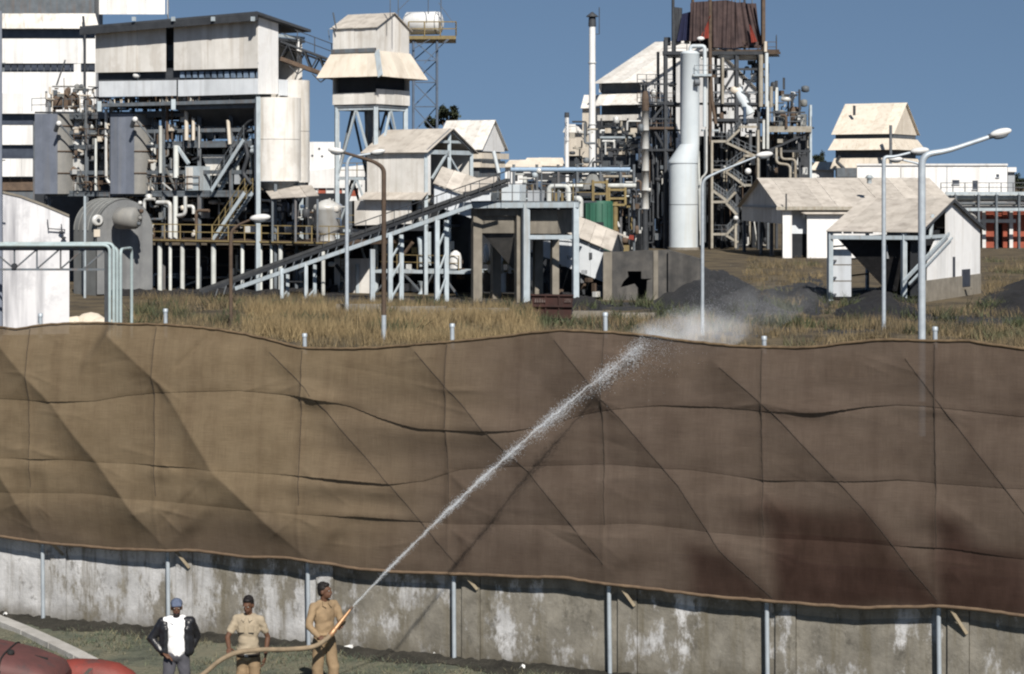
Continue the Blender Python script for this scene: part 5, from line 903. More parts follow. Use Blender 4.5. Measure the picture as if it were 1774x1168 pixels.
sheets(cp, fz(1160, 527), fz(1215, 512, -.5), fz(1215, 448, -.5), fz(1160, 433), 2, 'concrete_dark', .3, 'wing_wall')
# low platform kerbs in the field
lw = thing('low_platform_wall', 'low weathered concrete platform edge running through the dry grass', 'wall', gnd(860, 560))
FO = Frame(990, 113, 7)
for x0, x1, y0, y1 in ((580, 660, 528, 545), (665, 770, 532, 549), (775, 880, 535, 556), (992, 1060, 540, 557), (1063, 1136, 543, 558)): one(lw, 'wall_block', 'concrete', 'prism', [V(*FO.at(x0, y1)[:2], 0), V(*FO.at(x1, y1)[:2], 0), FO.at(x1, y0), FO.at(x0, y0)], FO.v * .8)
# ---- rusty tub
YC = depth(556); rt = thing('rusty_tub_wagon', 'dark rusty tub wagon with faded white lettering in front of the steel frame', 'wagon', at(957, 556, YC)); s_ = YC / FPX
def tb(x, y, d=0): return at(x, y, YC + d)
body = MB(); body.hexa([tb(926, 551), tb(989, 552), tb(989, 552, 1.3), tb(926, 551, 1.3)], [tb(920, 511, -.1), tb(993, 512, -.1), tb(993, 512, 1.5), tb(920, 511, 1.5)]); body.build('tub', 'rust_red', rt)
for y in (511, 530): one(rt, 'rib', 'rust_red', 'beam', tb(919 if y < 520 else 922, y, -.16), tb(994 if y < 520 else 992, y + 1, -.16), .09)
for x in (945, 968): one(rt, 'rib', 'rust_red', 'beam', tb(x, 512, -.16), tb(x, 550, -.06), .07)
for cx_, w_ in ((936, 20), (984, 12)):
    m = MB()
    for k in range(5): m.prism([tb(cx_ - w_ / 2 + k * w_ / 5, 524, -.16), tb(cx_ - w_ / 2 + k * w_ / 5 + w_ / 8, 524, -.16), tb(cx_ - w_ / 2 + k * w_ / 5 + w_ / 7, 518 + (k % 2) * 2, -.17), tb(cx_ - w_ / 2 + k * w_ / 5 + 1, 517, -.17)], V(0, -.01, 0))
    m.build('lettering', 'paint_faded', rt)
for x in (935, 980): one(rt, 'wheel', 'steel_dark', 'lathe', tb(x, 551, .1), [(.28, 0), (.3, .05), (.3, .15)], 14, (0, 1, 0))
# ================================================================= chimneys
def chimney(px, Y, ytop, w_px, label, cap=True):
    p = at(px, 320, Y); p.z = 0; zt = at(px, ytop, Y).z; r = w_px / 2 * Y / FPX; c = thing('chimney', label, 'chimney', p, 'steel chimneys')
    one(c, 'shaft', 'chimney_white' if 'chimney_white' in M else pmat('chimney_white', (.74, .74, .73), (.64, .64, .63), .6, rough=.5, streak=(.4, .38, .34), samt=.4, sscale=2, rand=.0), 'tube', p, p + V(0, 0, zt - (1.2 if cap else .5)), r * 1.15, r, 20); one(c, 'top_ring', 'steel_dark', 'tube', p + V(0, 0, zt - (1.2 if cap else .5)), p + V(0, 0, zt - (.3 if cap else 0)), r * 1.25, r * 1.1, 16)
    if cap:
        one(c, 'rain_cap', 'steel_dark', 'lathe', p + V(0, 0, zt - .25), [(r * 1.9, 0), (r * 1.9, .06), (.05, .5)], 16)
        m = MB(); a = p + V(r * 2.2, -.1, zt - 2); m.beam(a, a + V(0, 0, 2.7), .07); m.beam(a, a + V(-r * 1.2, 0, 0), .06); m.build('ladder_rod', 'steel_dark', c)
    for f in (.3, .55, .8): one(c, 'flange', 'silver', 'lathe', p + V(0, 0, zt * f), [(r * 1.3, 0), (r * 1.3, .12)], 18)
    return c
chimney(1026, 200, 25, 11, 'tall slim white steel chimney with a dark conical rain cap'); chimney(982, 212, 195, 7, 'short thin steel chimney beside the tall capped one', False)
# ================================================================= terraced building behind the tower structure
FA = Frame(1122, 245, TH); ab = thing('terraced_building', 'white terraced process building with stacked roofs behind the tall column', 'building', FA.o)
au, av = FA.U(1037), FA.W(1312); ae, ar = FA.Z(141), FA.Z(72, au / 2, av / 2)
gable_house(ab, FA, au, av, FA.Z(158), ae, ar, 6, 9, 'white_clad', 'white_sheet', .5, front=False, rear=True)
sheets(ab, FA.P(0, 0, FA.Z(330)), FA.P(0, av, FA.Z(330)), FA.P(0, av, FA.Z(158)), FA.P(0, 0, FA.Z(158)), 9, 'white_clad', .05, 'wall_sheet')
one(ab, 'core', 'steel_grey', 'prism', [FA.P(.1, .6, 0), FA.P(au - .1, .6, 0), FA.P(au - .1, av - .2, 0), FA.P(.1, av - .2, 0)], (0, 0, ae - .05))
for y0, y1, o in ((162, 182, 1.3), (198, 208, .3)): sheets(ab, FA.P(au, -o, FA.Z(y1)), FA.P(-.1, -o, FA.Z(y1)), FA.P(-.1, .3 if o > 1 else -o, FA.Z(y0)), FA.P(au, .3 if o > 1 else -o, FA.Z(y0)), 6, 'white_sheet', .05, 'roof_sheet' if o > 1 else 'wall_sheet')
for k, x in enumerate((1048, 1070, 1092)):
    for y0, y1 in ((212, 218), (222, 232), (250, 256), (260, 268)): one(ab, 'wall_panel', 'cream_sheet', 'prism', [FA.at(x, y1, .4), FA.at(x + 15, y1, .4), FA.at(x + 15, y0, .4), FA.at(x, y0, .4)], FA.v * .1)
for x in (1042, 1065, 1088, 1110): one(ab, 'column', 'steel_dark', 'beam', V(*FA.at(x, 300, -.3)[:2], 0), FA.at(x, 205, -.3), .25)
for y in (220, 238, 246, 258): one(ab, 'beam', 'steel_dark' if y != 238 else 'steel_light', 'beam', FA.at(1040, y, -.4), FA.at(1112, y, -.4), .2, .25)
FA2 = Frame(1040, 250, TH); a2 = thing('annex_building', 'small pale stepped annex at the end of the terraced building', 'building', FA2.o)
for x0, x1, y0, y1, y2 in ((1006, 1040, 165, 188, 205), (975, 1010, 216, 230, 238)): 
    sheets(a2, FA2.at(x0, y1, -.5), FA2.at(x1, y1, -.5), FA2.at(x1, y0, 2), FA2.at(x0 + 6, y0, 2), 3, 'white_sheet', .05, 'roof_sheet'); sheets(a2, FA2.at(x0 + 3, 330 if x0 > 1000 else 270, 0), FA2.at(x1, 330 if x0 > 1000 else 270, 0), FA2.at(x1, y1, 0), FA2.at(x0 + 3, y1, 0), 3, 'cream_sheet', .05, 'wall_sheet')
one(a2, 'core', 'steel_dark', 'prism', [FA2.at(978, 330, .5), FA2.at(1010, 330, .5), FA2.at(1010, 232, .5), FA2.at(985, 225, .5)], FA2.v * 4)
# ================================================================= tower structure with the tall pale column
FM = Frame(1245, 233, 12); ms = thing('tower_structure', 'tall dark steel tower structure with tarpaulins at the top and zigzag stairs', 'steel structure', FM.o)
def fm(x, y, v=0): return FM.at(x, y, v)
SM = 233 / FPX
def mcol(x, y0, y1, w, mat, v=0, name='column'): return one(ms, name, mat, 'beam', fm(x, y1, v), fm(x, y0, v), w * SM)
for x, y0, y1, w, mt, v in ((1153, 70, 432, 6, 'steel_dark', 0), (1168, 60, 432, 5, 'steel_dark', 4), (1230, 0, 432, 5, 'steel_rust', -.4), (1250, 100, 432, 4, 'steel_dark', 1), (1276, 90, 432, 6, 'steel_dark', 0), (1314, 85, 432, 5, 'steel_dark', 0), (1330, 110, 432, 4, 'steel_grey', 2), (1345, 140, 432, 4, 'steel_dark', 3), (1404, 182, 432, 4, 'steel_light', 0), (1240, 100, 432, 4, 'steel_dark', 6), (1372, 160, 432, 4, 'steel_dark', 4), (1385, 155, 432, 3, 'steel_dark', 1), (1132, 180, 432, 5, 'steel_dark', 2), (1140, 90, 432, 4, 'steel_grey', 5), (1166, -20, 90, 4, 'steel_dark', 0), (1322, -30, 110, 6, 'steel_rust', 0), (1290, -20, 90, 3, 'steel_dark', 2), (1200, -30, 80, 4, 'steel_rust', 2)): mcol(x, y0, y1, w, mt, v)
for x0, x1, y, mt, w in ((1148, 1330, 92, 'steel_dark', 6), (1230, 1350, 88, 'steel_rust', 4), (1150, 1318, 180, 'steel_dark', 4), (1108, 1172, 146, 'steel_dark', 3), (1106, 1172, 178, 'steel_dark', 3), (1120, 1170, 222, 'steel_rust', 4), (1104, 1170, 206, 'steel_dark', 3), (1330, 1406, 224, 'cream_beam' if 'cream_beam' in M else pmat('cream_beam', (.37, .345, .295), (.25, .23, .19), 2, streak=(.2, .14, .08), samt=.6, sscale=3, rand=.1), 10), (1235, 1330, 160, 'steel_grey', 3), (1238, 1330, 120, 'steel_dark', 4), (1100, 1170, 260, 'steel_dark', 4), (1330, 1404, 262, 'steel_dark', 4), (1206, 1240, 132, 'steel_rust', 5), (1330, 1395, 195, 'steel_dark', 3), (1234, 1330, 208, 'steel_dark', 5), (1215, 1245, 226, 'steel_light', 3), (1320, 1352, 92, 'steel_rust', 4)):
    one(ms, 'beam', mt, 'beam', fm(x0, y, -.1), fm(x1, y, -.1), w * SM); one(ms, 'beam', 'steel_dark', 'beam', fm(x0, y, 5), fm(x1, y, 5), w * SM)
for x0, x1, y in ((1148, 1345, 93), (1236, 1330, 181), (1106, 1172, 223), (1330, 1406, 220), (1236, 1330, 210), (1106, 1172, 180)): deck(ms, [fm(x0, y, 0), fm(x1, y, 0), FM.P(FM.U(x1), 5, 0), FM.P(FM.U(x0), 5, 0)], FM.Z(y), .15, 'steel_dark')
for x0, x1, y, mt in ((1150, 1190, 92, 'steel_dark'), (1235, 1345, 90, 'steel_rust'), (1104, 1170, 178, 'steel_rust'), (1104, 1170, 222, 'steel_rust'), (1332, 1406, 219, 'steel_grey'), (1236, 1330, 180, 'steel_grey'), (1104, 1168, 146, 'steel_dark'), (1206, 1240, 130, 'steel_grey')): rail(ms, [fm(x0, y, -.05), fm(x1, y, -.05)], mt, 1.15, 1.0, .035)
dark_panel(ms, FM, 1100, 1168, 262, 432, 5.5); dark_panel(ms, FM, 1210, 1330, 236, 432, 7, 'shade_void'); dark_panel(ms, FM, 1330, 1404, 232, 330, 7, 'steel_dark')  # dark sheets stand for the black shade inside the frame
for x0, y0, x1, y1 in ((1276, 180, 1312, 122), (1153, 260, 1132, 222), (1240, 180, 1276, 120), (1330, 262, 1404, 228), (1130, 260, 1108, 225), (1132, 205, 1153, 180)): one(ms, 'brace', 'steel_dark', 'beam', fm(x0, y0, .2), fm(x1, y1, .2), 4 * SM)
# column
cl = thing('scrubber_column', 'tall pale blue column with a wide lower half and conical shoulder', 'column', fm(1185, 436, -3) - V(0, 0, fm(1185, 436, -3).z)); ce = fm(1184, 300, -2); ce2 = fm(1195, 300, -2)
def cz(y): return fm(1184, y, -2).z
r_lo, r_hi = 25 * ce.y / FPX, 16.8 * ce.y / FPX
for k, (y0, y1) in enumerate(((355, 440), (282, 354))): one(cl, 'shell', 'vessel_pale', 'lathe', V(ce.x, ce.y, max(0, cz(y1))), [(r_lo, 0), (r_lo, cz(y0) - max(0, cz(y1)))], 36)
m = MB(); vs = []; n = 36
for cx_, cy_, rr_, zz in ((ce.x, ce.y, r_lo * 1.05, cz(283)), (ce.x, ce.y, r_lo * 1.05, cz(279)), (ce2.x, ce2.y, r_hi, cz(250))):
    for k in range(n): vs.append(V(cx_ + rr_ * math.cos(6.2832 * k / n), cy_ + rr_ * math.sin(6.2832 * k / n), zz))
m.add(vs, [(j * n + k, j * n + (k + 1) % n, (j + 1) * n + (k + 1) % n, (j + 1) * n + k) for j in range(2) for k in range(n)], True); m.build('shoulder', 'vessel_pale', cl)
one(cl, 'shell', 'vessel_pale', 'lathe', V(ce2.x, ce2.y, cz(251)), [(r_hi, 0), (r_hi, cz(94) - cz(251)), (r_hi * 1.05, cz(93) - cz(251)), (r_hi * .7, cz(89) - cz(251))], 32)
one(cl, 'skirt_base', 'concrete', 'lathe', V(ce.x, ce.y, 0), [(r_lo * 1.1, 0), (r_lo * 1.1, .3)], 24)
pipe(cl, [fm(1196, 92, -2), fm(1196, 80, -2), fm(1221, 80, -2), fm(1221, 220, -2)], .22, 'vessel_pale'); pipe(cl, [fm(1214, 100, -1.8), fm(1224, 105, -1.8), fm(1224, 300, -1.8), fm(1214, 310, -1.8), fm(1214, 425, -1.8)], .12, 'silver')
one(cl, 'platform', 'steel_light', 'prism', [fm(1200, 132, -3.4), fm(1233, 132, -3.4), fm(1233, 132, -1), fm(1200, 132, -1)], (0, 0, .25)); one(cl, 'nozzle', 'steel_grey', 'tube', fm(1203, 143, -3.4), fm(1212, 143, -3.2), .4); rail(cl, [fm(1203, 130, -3.3), fm(1233, 130, -3.3)], 'steel_grey', 1.1, .8)
# silver pipe column on its left
sc_ = thing('insulated_pipe_column', 'silver insulated vertical pipe column with a brown top', 'column', fm(1118, 432, -4) - V(0, 0, fm(1118, 432, -4).z)); p = fm(1118, 300, -4)
for k, (y0, y1) in enumerate(((192, 226), (227, 258), (259, 296), (297, 330), (331, 362))): one(sc_, 'jacket', 'silver', 'lathe', V(p.x, p.y, fm(1118, y1, -4).z), [(.42, 0), (.42, fm(1118, y0, -4).z - fm(1118, y1, -4).z), (.44, fm(1118, y0, -4).z - fm(1118, y1, -4).z)], 20)
one(sc_, 'top_section', 'steel_rust', 'lathe', V(p.x, p.y, fm(1118, 192, -4).z), [(.42, 0), (.44, 1.6), (.3, 2.0), (.2, 2.3)], 18); one(sc_, 'support', 'steel_dark', 'lathe', V(p.x, p.y, 0), [(.4, 0), (.3, fm(1118, 364, -4).z)], 12)
# tarpaulins round the top
def drape(parent, F, pts_top, pts_bot, v, mat, name='tarpaulin', amp=.25, seed=1):
    n = 26; q = random.Random(seed); m = MB(); vs = []; ph = q.uniform(0, 6)
    for j in range(9):
        for i in range(n):
            f = i / (n - 1); xt, yt = np.interp(f, np.linspace(0, 1, len(pts_top)), [a for a, _ in pts_top]), np.interp(f, np.linspace(0, 1, len(pts_top)), [b for _, b in pts_top]); xb, yb = np.interp(f, np.linspace(0, 1, len(pts_bot)), [a for a, _ in pts_bot]), np.interp(f, np.linspace(0, 1, len(pts_bot)), [b for _, b in pts_bot])
            g_ = j / 8; vs.append(F.at(xt + (xb - xt) * g_, yt + (yb - yt) * g_, v + amp * math.sin(f * 15 + ph + g_ * 1.3) * (.3 + .7 * g_) + amp * .5 * math.sin(f * 33 + ph * 2)))
    m.add(vs, [(j * n + i, j * n + i + 1, (j + 1) * n + i + 1, (j + 1) * n + i) for j in range(8) for i in range(n - 1)], True); return m.build(name, mat, parent)
drape(ms, FM, [(1197, 4), (1228, 2)], [(1194, 72), (1212, 70), (1228, 68)], -.6, 'tarp_brown', seed=2); drape(ms, FM, [(1233, 2), (1258, 0), (1275, 4)], [(1234, 82), (1275, 84)], -.4, 'tarp_brown', seed=3); drape(ms, FM, [(1262, 5), (1290, 4), (1308, 14)], [(1268, 84), (1290, 80), (1314, 78), (1322, 82)], -.2, 'tarp_brown', seed=4, amp=.4)
drape(ms, FM, [(1232, 26), (1228, 30)], [(1212, 68), (1228, 66)], -.8, 'cloth_red', 'red_cloth', .08, 5); drape(ms, FM, [(1298, 42), (1301, 45)], [(1302, 74), (1312, 72)], -.9, 'cloth_red', 'red_cloth', .05, 6); drape(ms, FM, [(1182, 24), (1198, 20)], [(1172, 72), (1197, 70)], .2, 'cloth_blue', 'blue_cloth', .15, 7); drape(ms, FM, [(1166, 12), (1182, 14)], [(1164, 82), (1180, 76)], .6, 'steel_dark', 'dark_cloth', .15, 8)
drape(ms, FM, [(1196, 6), (1310, 6)], [(1196, 84), (1318, 84)], 3.5, 'tarp_brown', seed=9); one(ms, 'white_cloth', 'lamp_white', 'ell', fm(1214, 67, -.9), (.45, .2, .25))
for x in (1268, 1274, 1282, 1303): one(ms, 'rod', 'steel_grey', 'beam', fm(x, 6, 1), fm(x, -25, 1), .1)
one(ms, 'duct', 'lamp_white', 'lathe', fm(1245, 93, 1), [(.5, 0), (.75, .2), (.75, 2.2), (.5, 2.4)], 18, (1, -.2, 0)); one(ms, 'duct', 'cream_sheet', 'lathe', fm(1278, 96, 1), [(.4, 0), (.6, .2), (.6, 2.4), (.4, 2.6)], 16, (1, -.2, 0))
one(ms, 'raking_pipe', 'vessel_pale', 'tube', fm(1276, 155, .3), fm(1300, 198, .3), 9 * SM, None, 14); one(ms, 'pipe_head', 'cream_sheet', 'lathe', fm(1274, 158, .3), [(.5, -.3), (.75, 0), (.5, .5)], 14)
for pts, r, mt in (([(1318, 95), (1318, 185)], 4, 'cream_beam'), ([(1328, 92), (1328, 185)], 3.2, 'vessel_pale'), ([(1330, 175), (1330, 258)], 2.6, 'post_white'), ([(1323, 208), (1323, 258)], 2.4, 'post_white'), ([(1336, 150), (1336, 186)], 3, 'cream_beam'), ([(1345, 256), (1345, 283), (1369, 286), (1369, 310)], 2.4, 'cream_beam'), ([(1353, 256), (1353, 276), (1378, 276), (1378, 310)], 2.2, 'cream_beam'), ([(1326, 72), (1326, 90)], 3, 'cream_sheet'), ([(1252, 100), (1252, 180)], 2.5, 'cream_beam'), ([(1229, 60), (1233, 170), (1240, 215)], 3, 'steel_rust'), ([(1300, 225), (1300, 262)], 3, 'steel_grey'), ([(1221, 225), (1221, 420)], 1.8, 'steel_grey'), ([(1210, 262), (1213, 400)], 2, 'post_white'), ([(1312, 226), (1312, 310)], 2.8, 'cream_beam'), ([(1352, 200), (1362, 200), (1362, 222)], 2.5, 'steel_rust'), ([(1290, 185), (1290, 215)], 3, 'pump_blue')):
    pipe(ms, [fm(x, y, -.5) for x, y in pts], r * SM, mt, .5)
for x, y, w_, h_, mt in ((1310, 196, 8, 13, 'brick_red'), (1322, 194, 8, 12, 'pump_blue'), (1354, 205, 16, 28, 'tank_grey'), (1377, 200, 18, 30, 'steel_rust'), (1392, 208, 10, 20, 'tank_grey'), (1340, 150, 10, 16, 'steel_dark'), (1362, 172, 18, 8, 'silver'), (1370, 165, 22, 3, 'steel_dark'), (1358, 145, 3, 20, 'steel_dark'), (1346, 172, 4, 40, 'post_white'), (1268, 200, 12, 16, 'silver'), (1250, 205, 8, 20, 'steel_rust'), (1345, 75, 2, 30, 'steel_dark'), (1156, 72, 10, 14, 'steel_dark'), (1190, 72, 8, 8, 'cream_beam'), (1296, 236, 12, 6, 'white_sheet'), (1335, 238, 10, 10, 'steel_rust'), (1280, 150, 8, 10, 'tank_grey'), (1360, 245, 10, 8, 'cream_beam')):
    a = fm(x, y, rp.uniform(.3, 3)); m = MB(); m.lathe(a - V(0, 0, h_ * SM / 2), [(w_ * SM * .3, 0), (w_ * SM * .5, h_ * SM * .15), (w_ * SM * .5, h_ * SM * .85), (w_ * SM * .25, h_ * SM)], 12) if rp.random() < .6 else m.box(a, (w_ * SM, 1, h_ * SM), FM.rz); m.build('equipment', mt, ms)
clutter(ms, FM, 1106, 1170, 145, 430, .2, 4, 85, SM, ('steel_dark', 'steel_rust', 'steel_grey', 'silver', 'steel_dark', 'pump_blue'), 3); clutter(ms, FM, 1238, 1330, 185, 425, 1, 6, 105, SM, ('steel_dark', 'steel_rust', 'steel_grey', 'silver', 'steel_dark', 'cream_beam'), 4); clutter(ms, FM, 1330, 1402, 160, 300, .2, 5, 70, SM, ('steel_dark', 'steel_rust', 'steel_grey', 'silver', 'tank_grey', 'cream_beam'), 5); clutter(ms, FM, 1236, 1325, 98, 178, .5, 5, 46, SM, ('steel_dark', 'steel_grey', 'silver', 'steel_rust', 'steel_dark'), 6)
# zigzag stairs
ST = FM.v * 1
for (xa, ya), (xb, yb) in (((1312, 272), (1258, 247)), ((1258, 247), (1282, 224)), ((1292, 323), (1258, 298)), ((1258, 297), (1290, 274)), ((1276, 372), (1258, 352)), ((1258, 351), (1274, 333)), ((1278, 420), (1258, 408)), ((1258, 407), (1276, 388)), ((1234, 330), (1258, 347))):
    stair(ms, fm(xa, ya, -1.3), fm(xb, yb, -1.3), ST, 'cream_beam', 'steel_grey', .8, rails=True)
for x0, x1, y in ((1232, 1260, 247), (1232, 1260, 297), (1232, 1260, 352), (1232, 1260, 408), (1280, 1312, 222), (1288, 1314, 272), (1288, 1302, 323)): one(ms, 'landing', 'cream_beam', 'prism', [fm(x0, y, -1.3), fm(x1, y, -1.3), fm(x1, y, -.1), fm(x0, y, -.1)], (0, 0, .28)); rail(ms, [fm(x0, y - 3, -1.3), fm(x1, y - 3, -1.3)], 'steel_grey', 1.0, 1.0)
for x, y0, y1 in ((1233, 246, 430), (1313, 225, 320), (1274, 380, 430)): one(ms, 'stair_post', 'cream_beam', 'beam', fm(x, y1, -1.3), fm(x, y0, -1.3), 4 * SM)
for x, y, r in ((1296, 297, .38), (1275, 378, .3)): one(ms, 'round_lamp', 'lamp_white', 'ell', fm(x, y, -1.8), (r, r, r))
# ================================================================= process yard between the bunker and the tower structure
FY_ = Frame(1000, 188, 5); py_ = thing('process_yard', 'crowded yard of pipes, tanks and yellow frames behind the coal bunker', 'pipework', FY_.o)
def fy(x, y, v=0): return FY_.at(x, y, v)
SY = 188 / FPX
for y, x0, x1, r, mt, v in ((294, 885, 1092, .22, 'pipe_blue' if 'pipe_blue' in M else pmat('pipe_blue', (.28, .38, .50), (.22, .30, .40), 2, rand=.1), 0), (297, 960, 1100, .15, 'steel_light', 1), (305, 1000, 1100, .12, 'steel_grey', .5), (322, 985, 1010, .18, 'post_white', -1), (322, 1050, 1102, .22, 'post_white', -1), (306, 1045, 1095, .14, 'cream_beam', .3), (432, 840, 1040, .2, 'steel_grey', 0)): one(py_, 'pipe', mt, 'tube', fy(x0, y, v), fy(x1, y, v), r)
for x in (890, 930, 967, 1000, 1040, 1075, 1098): one(py_, 'column', 'steel_grey', 'beam', V(*fy(x, 400)[:2], 0), fy(x, 285), .22)
for x0, x1, y0, y1, mt in ((906, 980, 300, 345, 'steel_dark'), (880, 1110, 345, 440, 'shade_void'), (1060, 1112, 300, 440, 'shade_void'), (990, 1060, 310, 345, 'steel_dark')): dark_panel(py_, FY_, x0, x1, y0, y1, 4, mt)
m = MB(); p = fy(1027, 330, 0); m.lathe(fy(1027, 328, .5), [(24 * SY, 0), (23 * SY, .25), (5 * SY, 30 * SY)], 8, smooth=False); m.build('conical_roof', 'tank_grey', py_)
for x0, x1, y0, y1 in ((1027, 1051, 312, 352), (1055, 1083, 325, 355)):
    m = MB()
    for x in (x0, x1): m.beam(fy(x, y1, -1.2), fy(x, y0, -1.2), .2)
    for y in (y0 + 4, (y0 + y1) / 2 + 4, y1): m.beam(fy(x0, y, -1.2), fy(x1, y, -1.2), .2)
    m.build('yellow_frame', 'steel_yellow', py_)
pipe(py_, [fy(1066, 350, -1), fy(1066, 400, -1)], .25, 'steel_yellow')
clutter(py_, FY_, 845, 890, 420, 510, -6, -1, 26, SY, ('steel_yellow', 'silver', 'steel_rust', 'post_white', 'cream_beam'), 11, .08, .2); clutter(py_, FY_, 890, 1110, 296, 345, 0, 3.5, 90, SY, ('steel_grey', 'silver', 'steel_dark', 'steel_light', 'pump_blue', 'steel_rust', 'post_white'), 12); clutter(py_, FY_, 1056, 1112, 330, 432, -1, 3, 46, SY, ('steel_dark', 'steel_rust', 'steel_grey', 'silver', 'steel_yellow'), 13); clutter(py_, FY_, 985, 1110, 210, 300, 2, 5, 50, SY, ('steel_dark', 'steel_grey', 'silver', 'cream_beam'), 14); clutter(py_, FY_, 905, 1045, 440, 515, -2, 2, 30, SY, ('steel_dark', 'steel_grey', 'shade_sheet'), 15)
gt = fy(1038, 400, -.6); g_ = thing('green_tank', 'dull green cylindrical tank under yellow steelwork', 'tank', V(gt.x, gt.y, 0)); one(g_, 'shell', 'green_tank', 'lathe', V(gt.x, gt.y, 0), [(26 * SY, 0), (26 * SY, fy(1038, 352, -.6).z), (24 * SY, fy(1038, 348, -.6).z)], 16); 
for k in range(6): a = -2.6 + k * .4; one(g_, 'rib', 'green_tank', 'beam', V(gt.x + 26.4 * SY * math.cos(a), gt.y + 26.4 * SY * math.sin(a), 1), V(gt.x + 26.4 * SY * math.cos(a), gt.y + 26.4 * SY * math.sin(a), fy(1038, 353, -.6).z), .1)
for i, (x0, x1, y0, y1, y2, Y, lab) in enumerate(((875, 935, 278, 290, 330, 240, 'small pale roofed shed behind the conveyor head'), (905, 975, 274, 288, 330, 262, 'low cream shed roof far behind the pipe rack'), (1180, 1210, 285, 296, 320, 300, 'tiny shed'), (1405, 1445, 281, 295, 320, 300, 'small cream shed roof left of the stepped roof house'))):
    if i == 2: continue
    F_ = Frame(x1, Y, 0); s_o = thing('far_shed', lab, 'shed', F_.o, 'far sheds'); sheets(s_o, F_.at(x0 - 4, y1), F_.at(x1 + 4, y1), F_.at(x1, y0, 3), F_.at(x0 + 8, y0, 3), 3, 'cream_sheet', .06, 'roof_sheet'); one(s_o, 'wall', 'white_clad', 'prism', [V(*F_.at(x0, y1, .5)[:2], 0), V(*F_.at(x1, y1, .5)[:2], 0), F_.at(x1, y1, .5), F_.at(x0, y1, .5)], F_.v * 5)
# ================================================================= long warehouse
FN_ = Frame(1356, 205, -6, True); wh = thing('warehouse', 'long white warehouse with a pale sheet roof and shaded open gable end', 'building', FN_.o)
wu, wv = FN_.U(1652), FN_.W(1285); we, wr = FN_.Z(360), FN_.Z(309, 0, wv / 2)
gable_house(wh, FN_, wu, wv, FN_.Z(388), we, wr, 12, 7, 'white_sheet', 'roof_sheet', .5, front=False, rear=True)
def fn(x, y, v=0): return FN_.at(x, y, v)
for x0, x1 in ((1356, 1372), (1398, 1420), (1420, 1445), (1445, 1470), (1470, 1560)): one(wh, 'wall_bay', 'white_clad', 'prism', [V(*fn(x0 + .2, 440)[:2], 0), V(*fn(x1, 440)[:2], 0), fn(x1, 364), fn(x0 + .2, 364)], FN_.v * .2)
one(wh, 'recess_wall', 'shade_white', 'prism', [fn(1370, 405, 1.2), fn(1400, 405, 1.2), fn(1400, 364, 1.2), fn(1370, 364, 1.2)], FN_.v * .1); dk = one(wh, 'door', 'shade_void', 'prism', [fn(1372, 446, 1.3), fn(1398, 446, 1.3), fn(1398, 404, 1.3), fn(1372, 404, 1.3)], FN_.v * .1)
one(wh, 'eave_board', 'cream_beam', 'beam', fn(1345, 361, -.6), fn(1480, 361, -.6), .06, .35); one(wh, 'canopy', 'roof_sheet', 'prism', [fn(1395, 371, -.6), fn(1560, 371, -.6), fn(1560, 366, 0), fn(1380, 366, 0)], (0, 0, .08))
for v in (wv * .02, wv * .3, wv * .55, wv * .98): one(wh, 'gable_post', 'steel_grey', 'beam', FN_.P(.2, v, 0), FN_.P(.2, v, FN_.Z(388)), .3)
one(wh, 'partition', 'shade_void', 'prism', [FN_.P(5, .2, 0), FN_.P(5, wv - .2, 0), FN_.P(5, wv - .2, we), FN_.P(5, wv / 2, wr - .1), FN_.P(5, .2, we)], FN_.u * .1)
one(wh, 'gable_truss', 'shade_sheet', 'beam', FN_.P(-.1, wv * .05, FN_.Z(360)), FN_.P(-.1, wv * .95, FN_.Z(360)), .1, .2); one(wh, 'roof_vent', 'steel_light', 'lathe', fn(1506, 318, 1.5), [(.25, 0), (.25, .5), (.45, .6), (.2, .9)], 12); pipe(wh, [fn(1362, 362, -.7), fn(1362, 336, -.5)], .08, 'steel_dark')
# ================================================================= hopper house
FJ = Frame(1590, 127, TH); hh = thing('hopper_house', 'open fronted hopper house with black coal hopper under a tin roof', 'building', FJ.o)
ju, jv = FJ.U(1441), FJ.W(1698); je, jr = FJ.Z(402), FJ.Z(346, 0, jv / 2)
gable_house(hh, FJ, ju, jv, FJ.Z(488), je, jr, 6, 7, 'white_clad', 'roof_sheet', .3, front=False, end=False, far_end=False)
def fj(x, y, v=0): return FJ.at(x, y, v)
ns = 7
for k in range(1, ns):
    f0, f1 = k / ns, (k + 1) / ns; zz = lambda f: je + (jr - je) * (1 - abs(2 * f - 1)); pts = [FJ.P(0, jv * f0 + .01, FJ.Z(488)), FJ.P(0, jv * f1 - .01, FJ.Z(488)), FJ.P(0, jv * f1 - .01, zz(f1) - .03)] + ([FJ.P(0, jv * .5, jr - .03)] if f0 < .5 < f1 else []) + [FJ.P(0, jv * f0 + .01, zz(f0) - .03)]
    if k < 3: pts = [FJ.P(0, jv * f0 + .01, FJ.Z(488)), FJ.P(0, jv * f1 - .01, FJ.Z(488)), FJ.P(0, jv * f1 - .01, FJ.Z(412 + 0 * k)), FJ.P(0, jv * f0 + .01, FJ.Z(418 + (30 if k == 1 else 0)))]
    one(hh, 'wall_sheet', 'white_clad', 'prism', pts, FJ.u * .05)
one(hh, 'plinth', 'concrete', 'prism', [FJ.P(-.05, jv * .12, 0), FJ.P(-.05, jv + .05, 0), FJ.P(-.05, jv + .05, FJ.Z(488)), FJ.P(-.05, jv * .12, FJ.Z(488))], FJ.u * .3)
for x, v in ((1438, 0), (1566, 0), (1436, jv)): col_(hh, FJ.P(FJ.U(x) if v == 0 else ju, v, 0), 0, je, .3, 'steel_light', 'post')
